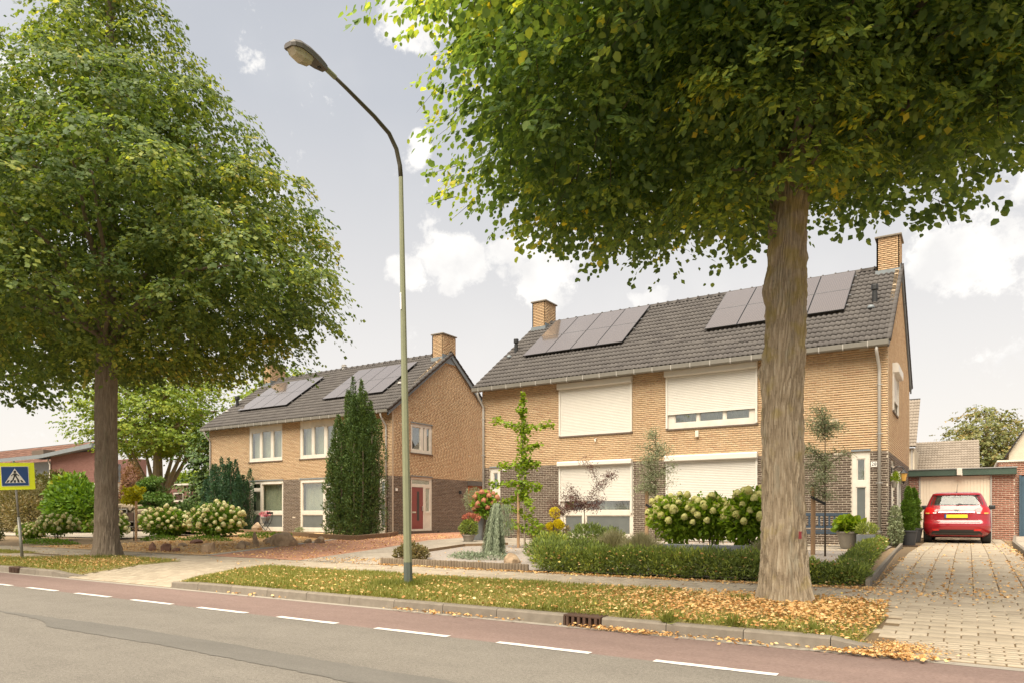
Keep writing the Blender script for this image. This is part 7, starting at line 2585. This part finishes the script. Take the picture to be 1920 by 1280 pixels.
bush('potted_plant', 'small grey-green herb shrub in the square lead pot', 'potted plant', [(-2.08, 19.1, .86, .24, .22, .17)], 1300, .06, .014, 'hedge_leaf', (-2.08, 19.1, .74), 'potted plants by the slit window', nst=4, shell=.3, big=False, up=1.2)
bush('olive_plant', 'round olive-like shrub at the corner of the near house', 'potted plant', [(-14.6, 20.3, 1.75, .42, .4, .42)], 1700, .07, .02, 'silver_leaf', (-14.6, 20.3, .36), 'potted plants by the path', shell=.2, big=False)
bush('potted_plant', 'rounded green bedding plant in the low bowl', 'potted plant', [(-13.45, 18.4, .80, .30, .28, .27)], 2200, .05, .025, 'hedge_leaf', (-13.45, 18.4, .58), 'potted plants by the path')
bush('potted_plant', 'cluster of pink and orange blooms above the low bowl', 'potted plant', [(-13.5, 18.6, 1.12, .30, .2, .14)], 420, .06, .05, 'hyd_pink', (-13.5, 18.6, .9), 'potted plants by the path', nst=3)
bush('potted_plant', 'pink geranium flowers in the pot on the folding chair', 'potted plant', [(-28.72, 22.6, 1.26, .26, .2, .11)], 170, .06, .05, 'pink_flower', (-28.72, 22.6, 1.08), None, nst=3)
bush('potted_plant', 'bright green trailing leaves in the hanging pot', 'potted plant', [(-1.72, 22.6, 2.24, .10, .10, .12)], 160, .10, .03, 'ginkgo_leaf', (-1.72, 22.6, 2.15), None, nst=0, big=False, up=.8)
bush('window_herb', 'tiny grey-green herb on the sill corner of the far house', 'potted plant', [(-27.0, 23.2, .46, .25, .15, .12)], 260, .10, .03, 'silver_leaf', (-27, 23.2, .36), None, nst=0, big=False)
# feather grass clumps
for i, (x, y, r_, lab) in enumerate(((-6.25, 13.7, .42, 'pale feather grass clump left of the planter wall'), (-5.55, 13.5, .40, 'pale feather grass clump hanging over the planter wall'), (-2.95, 13.6, .32, 'pale feather grass clump just right of the lime trunk'), (-3.1, 13.3, .3, 'pale feather grass clump hidden against the lime trunk'))):
    n = 2600
    a = R.random(n) * 2 * np.pi
    q = R.random(n)
    P = np.stack([x + .1 * q * np.cos(a), y + .1 * q * np.sin(a), np.full(n, gz(x, y) + .16) + .1 * R.random(n)], 1)
    D = np.stack([np.cos(a) * q * 1.2, np.sin(a) * q * 1.2, 1 - .55 * q], 1) + R.normal(size=(n, 3)) * .15
    e_ = empty('feather_grass', (x, y, gz(x, y)), lab, 'grass clump', 'feather grass clumps')
    link('blades', leaves(P, D, rnd_dir(n), R.uniform(.25, .45, n) * (r_ / .36), np.full(n, .012), R.random(n), R.random(n), 'feather_grass', big=False), e_)

# ---------------------------------------------------------------- grass and fallen leaves
def poly_pts(poly, n, zf=verge_z):
    P = np.array(poly)
    lo, hi_ = P.min(0), P.max(0)
    o = []
    while len(o) < n:
        q = R.uniform(lo, hi_, (n, 2))
        for x, y in q:
            if in_poly(x, y, poly):
                o.append((x, y, zf(x, y)))
                if len(o) >= n:
                    break
    return np.array(o)


def grass(name, polys, counts, label, keep):
    PP = np.concatenate([poly_pts(p, c) for p, c in zip(polys, counts)])
    kp = np.array([keep(x, y) > random.random() for x, y, _ in PP])
    PP = PP[kp]
    n = len(PP)
    pn = np.array([noise.noise(Vector((x * .9, y * .9, 0))) * .5 + .5 for x, y, _ in PP])
    D = R.normal(size=(n, 3)) * .5 + np.array([0, 0, 1.0])
    me = leaves(PP, D, rnd_dir(n), R.uniform(.035, .085, n) * (.7 + .8 * pn), R.uniform(.008, .015, n), R.random(n), 1 - pn, 'grass_blade', big=False)
    tag(link(name, me), label, 'grass', None, 'stuff')


def keep_main(x, y):
    d = math.hypot(x + 1.9, y - 9.1)
    k = 1.0 if d > 3.6 else max(.05, (d - .9) / 2.7)
    return k * (.55 + .9 * max(0, noise.noise(Vector((x * 1.3, y * 1.3, 4))) + .35))


grass('verge_grass', [MAINV], [125000], 'short dry green grass of the main verge', keep_main)
grass('verge_grass_left', [LEFTV, LEFT2], [20000, 9000], 'short grass around the left lime and sign post', lambda x, y: .85)
# lush tufts: around the lamp base, kerb joints, trunk feet
P = []
for (x, y, r_, k) in ((-7.14, 8.22, .22, 900), (-2.58, 6.98, .05, 120), (-1.95, 7.1, .06, 90), (-3.1, 7.15, .08, 80), (-18.1, 9.4, .25, 400), (-2.4, 9.0, .12, 120), (-1.2, 7.15, .06, 60), (-7.4, 8.0, .25, 500)):
    a = R.random(k) * 6.283
    q = np.sqrt(R.random(k)) * r_
    P.append(np.stack([x + q * np.cos(a), y + q * np.sin(a), np.full(k, .115)], 1))
P = np.concatenate(P)
n = len(P)
tag(link('grass_tufts', leaves(P, R.normal(size=(n, 3)) * .45 + np.array([0, 0, 1]), rnd_dir(n), R.uniform(.08, .17, n), np.full(n, .010), R.random(n) * .5, np.zeros(n), 'grass_blade', big=False)), 'lusher grass tufts at the lamp foot and kerb joints', 'grass', None, 'stuff')


def litter(name, P, label, s0=.022, s1=.058, lift=.012, tilt=.6, mat='fallen_leaf', big=False):
    n = len(P)
    a = R.random(n) * 6.283
    D = np.stack([np.cos(a), np.sin(a), R.normal(size=n) * .18], 1)
    Nn = R.normal(size=(n, 3)) * tilt + np.array([0, 0, 1.0])
    P = P + np.array([0, 0, lift]) + np.stack([np.zeros(n), np.zeros(n), R.random(n) * lift], 1)
    s = R.uniform(s0, s1, n)
    tag(link(name, leaves(P, D, Nn, s, s * R.uniform(.45, .8, n), R.random(n), R.random(n), mat, big=big)), label, 'fallen leaves', None, 'stuff')


def gauss_pts(c, sx_, sy_, n, zf=verge_z, clip=None):
    P = np.stack([c[0] + R.normal(size=n) * sx_, c[1] + R.normal(size=n) * sy_], 1)
    if clip:
        P = np.array([p for p in P if in_poly(p[0], p[1], clip)])
    return np.array([(x, y, zf(x, y)) for x, y in P])


PV = poly_pts(MAINV, 9000)
kp = np.array([random.random() < (.34 + .55 * math.exp(-max(0, (-1.9 - x - 1.5)) / 2.2)) * (.6 + .8 * (noise.noise(Vector((x * 1.1, y * 1.1, 8))) * .5 + .5)) for x, y, _ in PV])
dense = gauss_pts((-1.6, 8.7), 1.25, .8, 8000, clip=MAINV)
litter('fallen_leaves', np.concatenate([PV[kp], dense]), 'yellow and tan lime leaves lying on the main verge', lift=.03, big=True)
litter('fallen_leaves_left', np.concatenate([poly_pts(LEFTV, 1300), gauss_pts((-16.4, 8.6), 1.2, .7, 1700, clip=LEFTV)]), 'tan leaves lying under the left lime', lift=.03)
GB = [(-26.0, 11.45), (-16.9, 11.45), (-18.6, 16.5), (-20.3, 21), (-24, 21), (-24.5, 14)]
litter('bed_leaves', poly_pts(GB, 9000), 'carpet of orange-tan leaves over the gravel bed', .035, .075)
litter('red_drive_leaves', poly_pts([(-16.3, 11.5), (-13.2, 11.5), (-14, 14.5), (-15.4, 18.5), (-16.2, 24), (-20.4, 24), (-18.2, 16.5)], 2200), 'scattered yellow leaves on the red brick driveway', .035, .07)
litter('pavement_leaves', np.concatenate([poly_pts([(-30, 9.7), (4, 9.7), (4, 11.2), (-30, 11.2)], 420), np.array([(x, y, gz(x, y)) for x, y in zip(R.uniform(-10.6, -1.1, 2300), 11.30 - np.abs(R.normal(size=2300)) * .10)]), gauss_pts((-11.8, 11.7), .8, .35, 500)]), 'leaves drifted along the foot of the hedge and over the pavement')
DRL = [(-1.1, 10), (2.6, 10), (2.6, 16), (1.0, 16), (1.0, 25), (-1.15, 25)]
xj = np.concatenate([np.full(150, -1.14 + .3 * k) for k in range(8)])
litter('driveway_leaves', np.concatenate([poly_pts(DRL, 420), gauss_pts((-.4, 11.3), .9, .7, 420), gauss_pts((-1.0, 12), .3, 1.4, 260), np.array([(x, y, gz(x, y)) for x, y in zip(xj + R.normal(size=len(xj)) * .03, R.uniform(10.8, 17, len(xj)))])[::2], gauss_pts((.92, 19), .10, 3.0, 420), gauss_pts((.95, 13.5), .3, 1.2, 140)]), 'yellow leaves scattered over the slab driveway', .028, .06)
FLATZ = lambda x, y: 0.004
gp = []
for (x, k, sx_) in ((-3.0, 170, .28), (-1.85, 60, .25), (-5.2, 70, .35), (-5.95, 45, .2), (-.75, 260, .22), (-.55, 160, .2), (-9, 25, .6), (-4.4, 18, .5)):
    gp.append(np.stack([x + R.normal(size=k) * sx_, 6.88 - np.abs(R.normal(size=k)) * .07, np.full(k, .004)], 1))
litter('gutter_leaves', np.concatenate(gp), 'leaves swept into heaps along the kerb foot', .03, .06, .02)
litter('slate_leaves', np.concatenate([poly_pts(BED, 1300)]), 'leaves sprinkled on the slate chip bed')
P = np.array([(b[0] + random.gauss(0, .16), b[1] + random.gauss(0, .16), b[2] + b[5] * random.uniform(.5, 1.0)) for b in blobs for _ in range(7)])
P = np.concatenate([P, np.array([(b[0] + random.gauss(0, .1), b[1] - b[4] * random.uniform(.6, 1.0), b[2] + random.uniform(-.2, .2)) for b in blobs[:28] for _ in range(6)])])
litter('hedge_leaves', P, 'tan leaves caught in the yew hedge', .04, .06, .01, .9)
# brown debris where kerb ends
litter('debris', np.concatenate([np.stack([-.52 + R.normal(size=1800) * .16, 7.12 + R.normal(size=1800) * .16, np.full(1800, .035)], 1), np.stack([-2.9 + R.normal(size=700) * .3, 6.86 - np.abs(R.normal(size=700)) * .03, np.full(700, .004)], 1)]), 'fine brown leaf crumbs by the kerb end', .012, .03, .01)
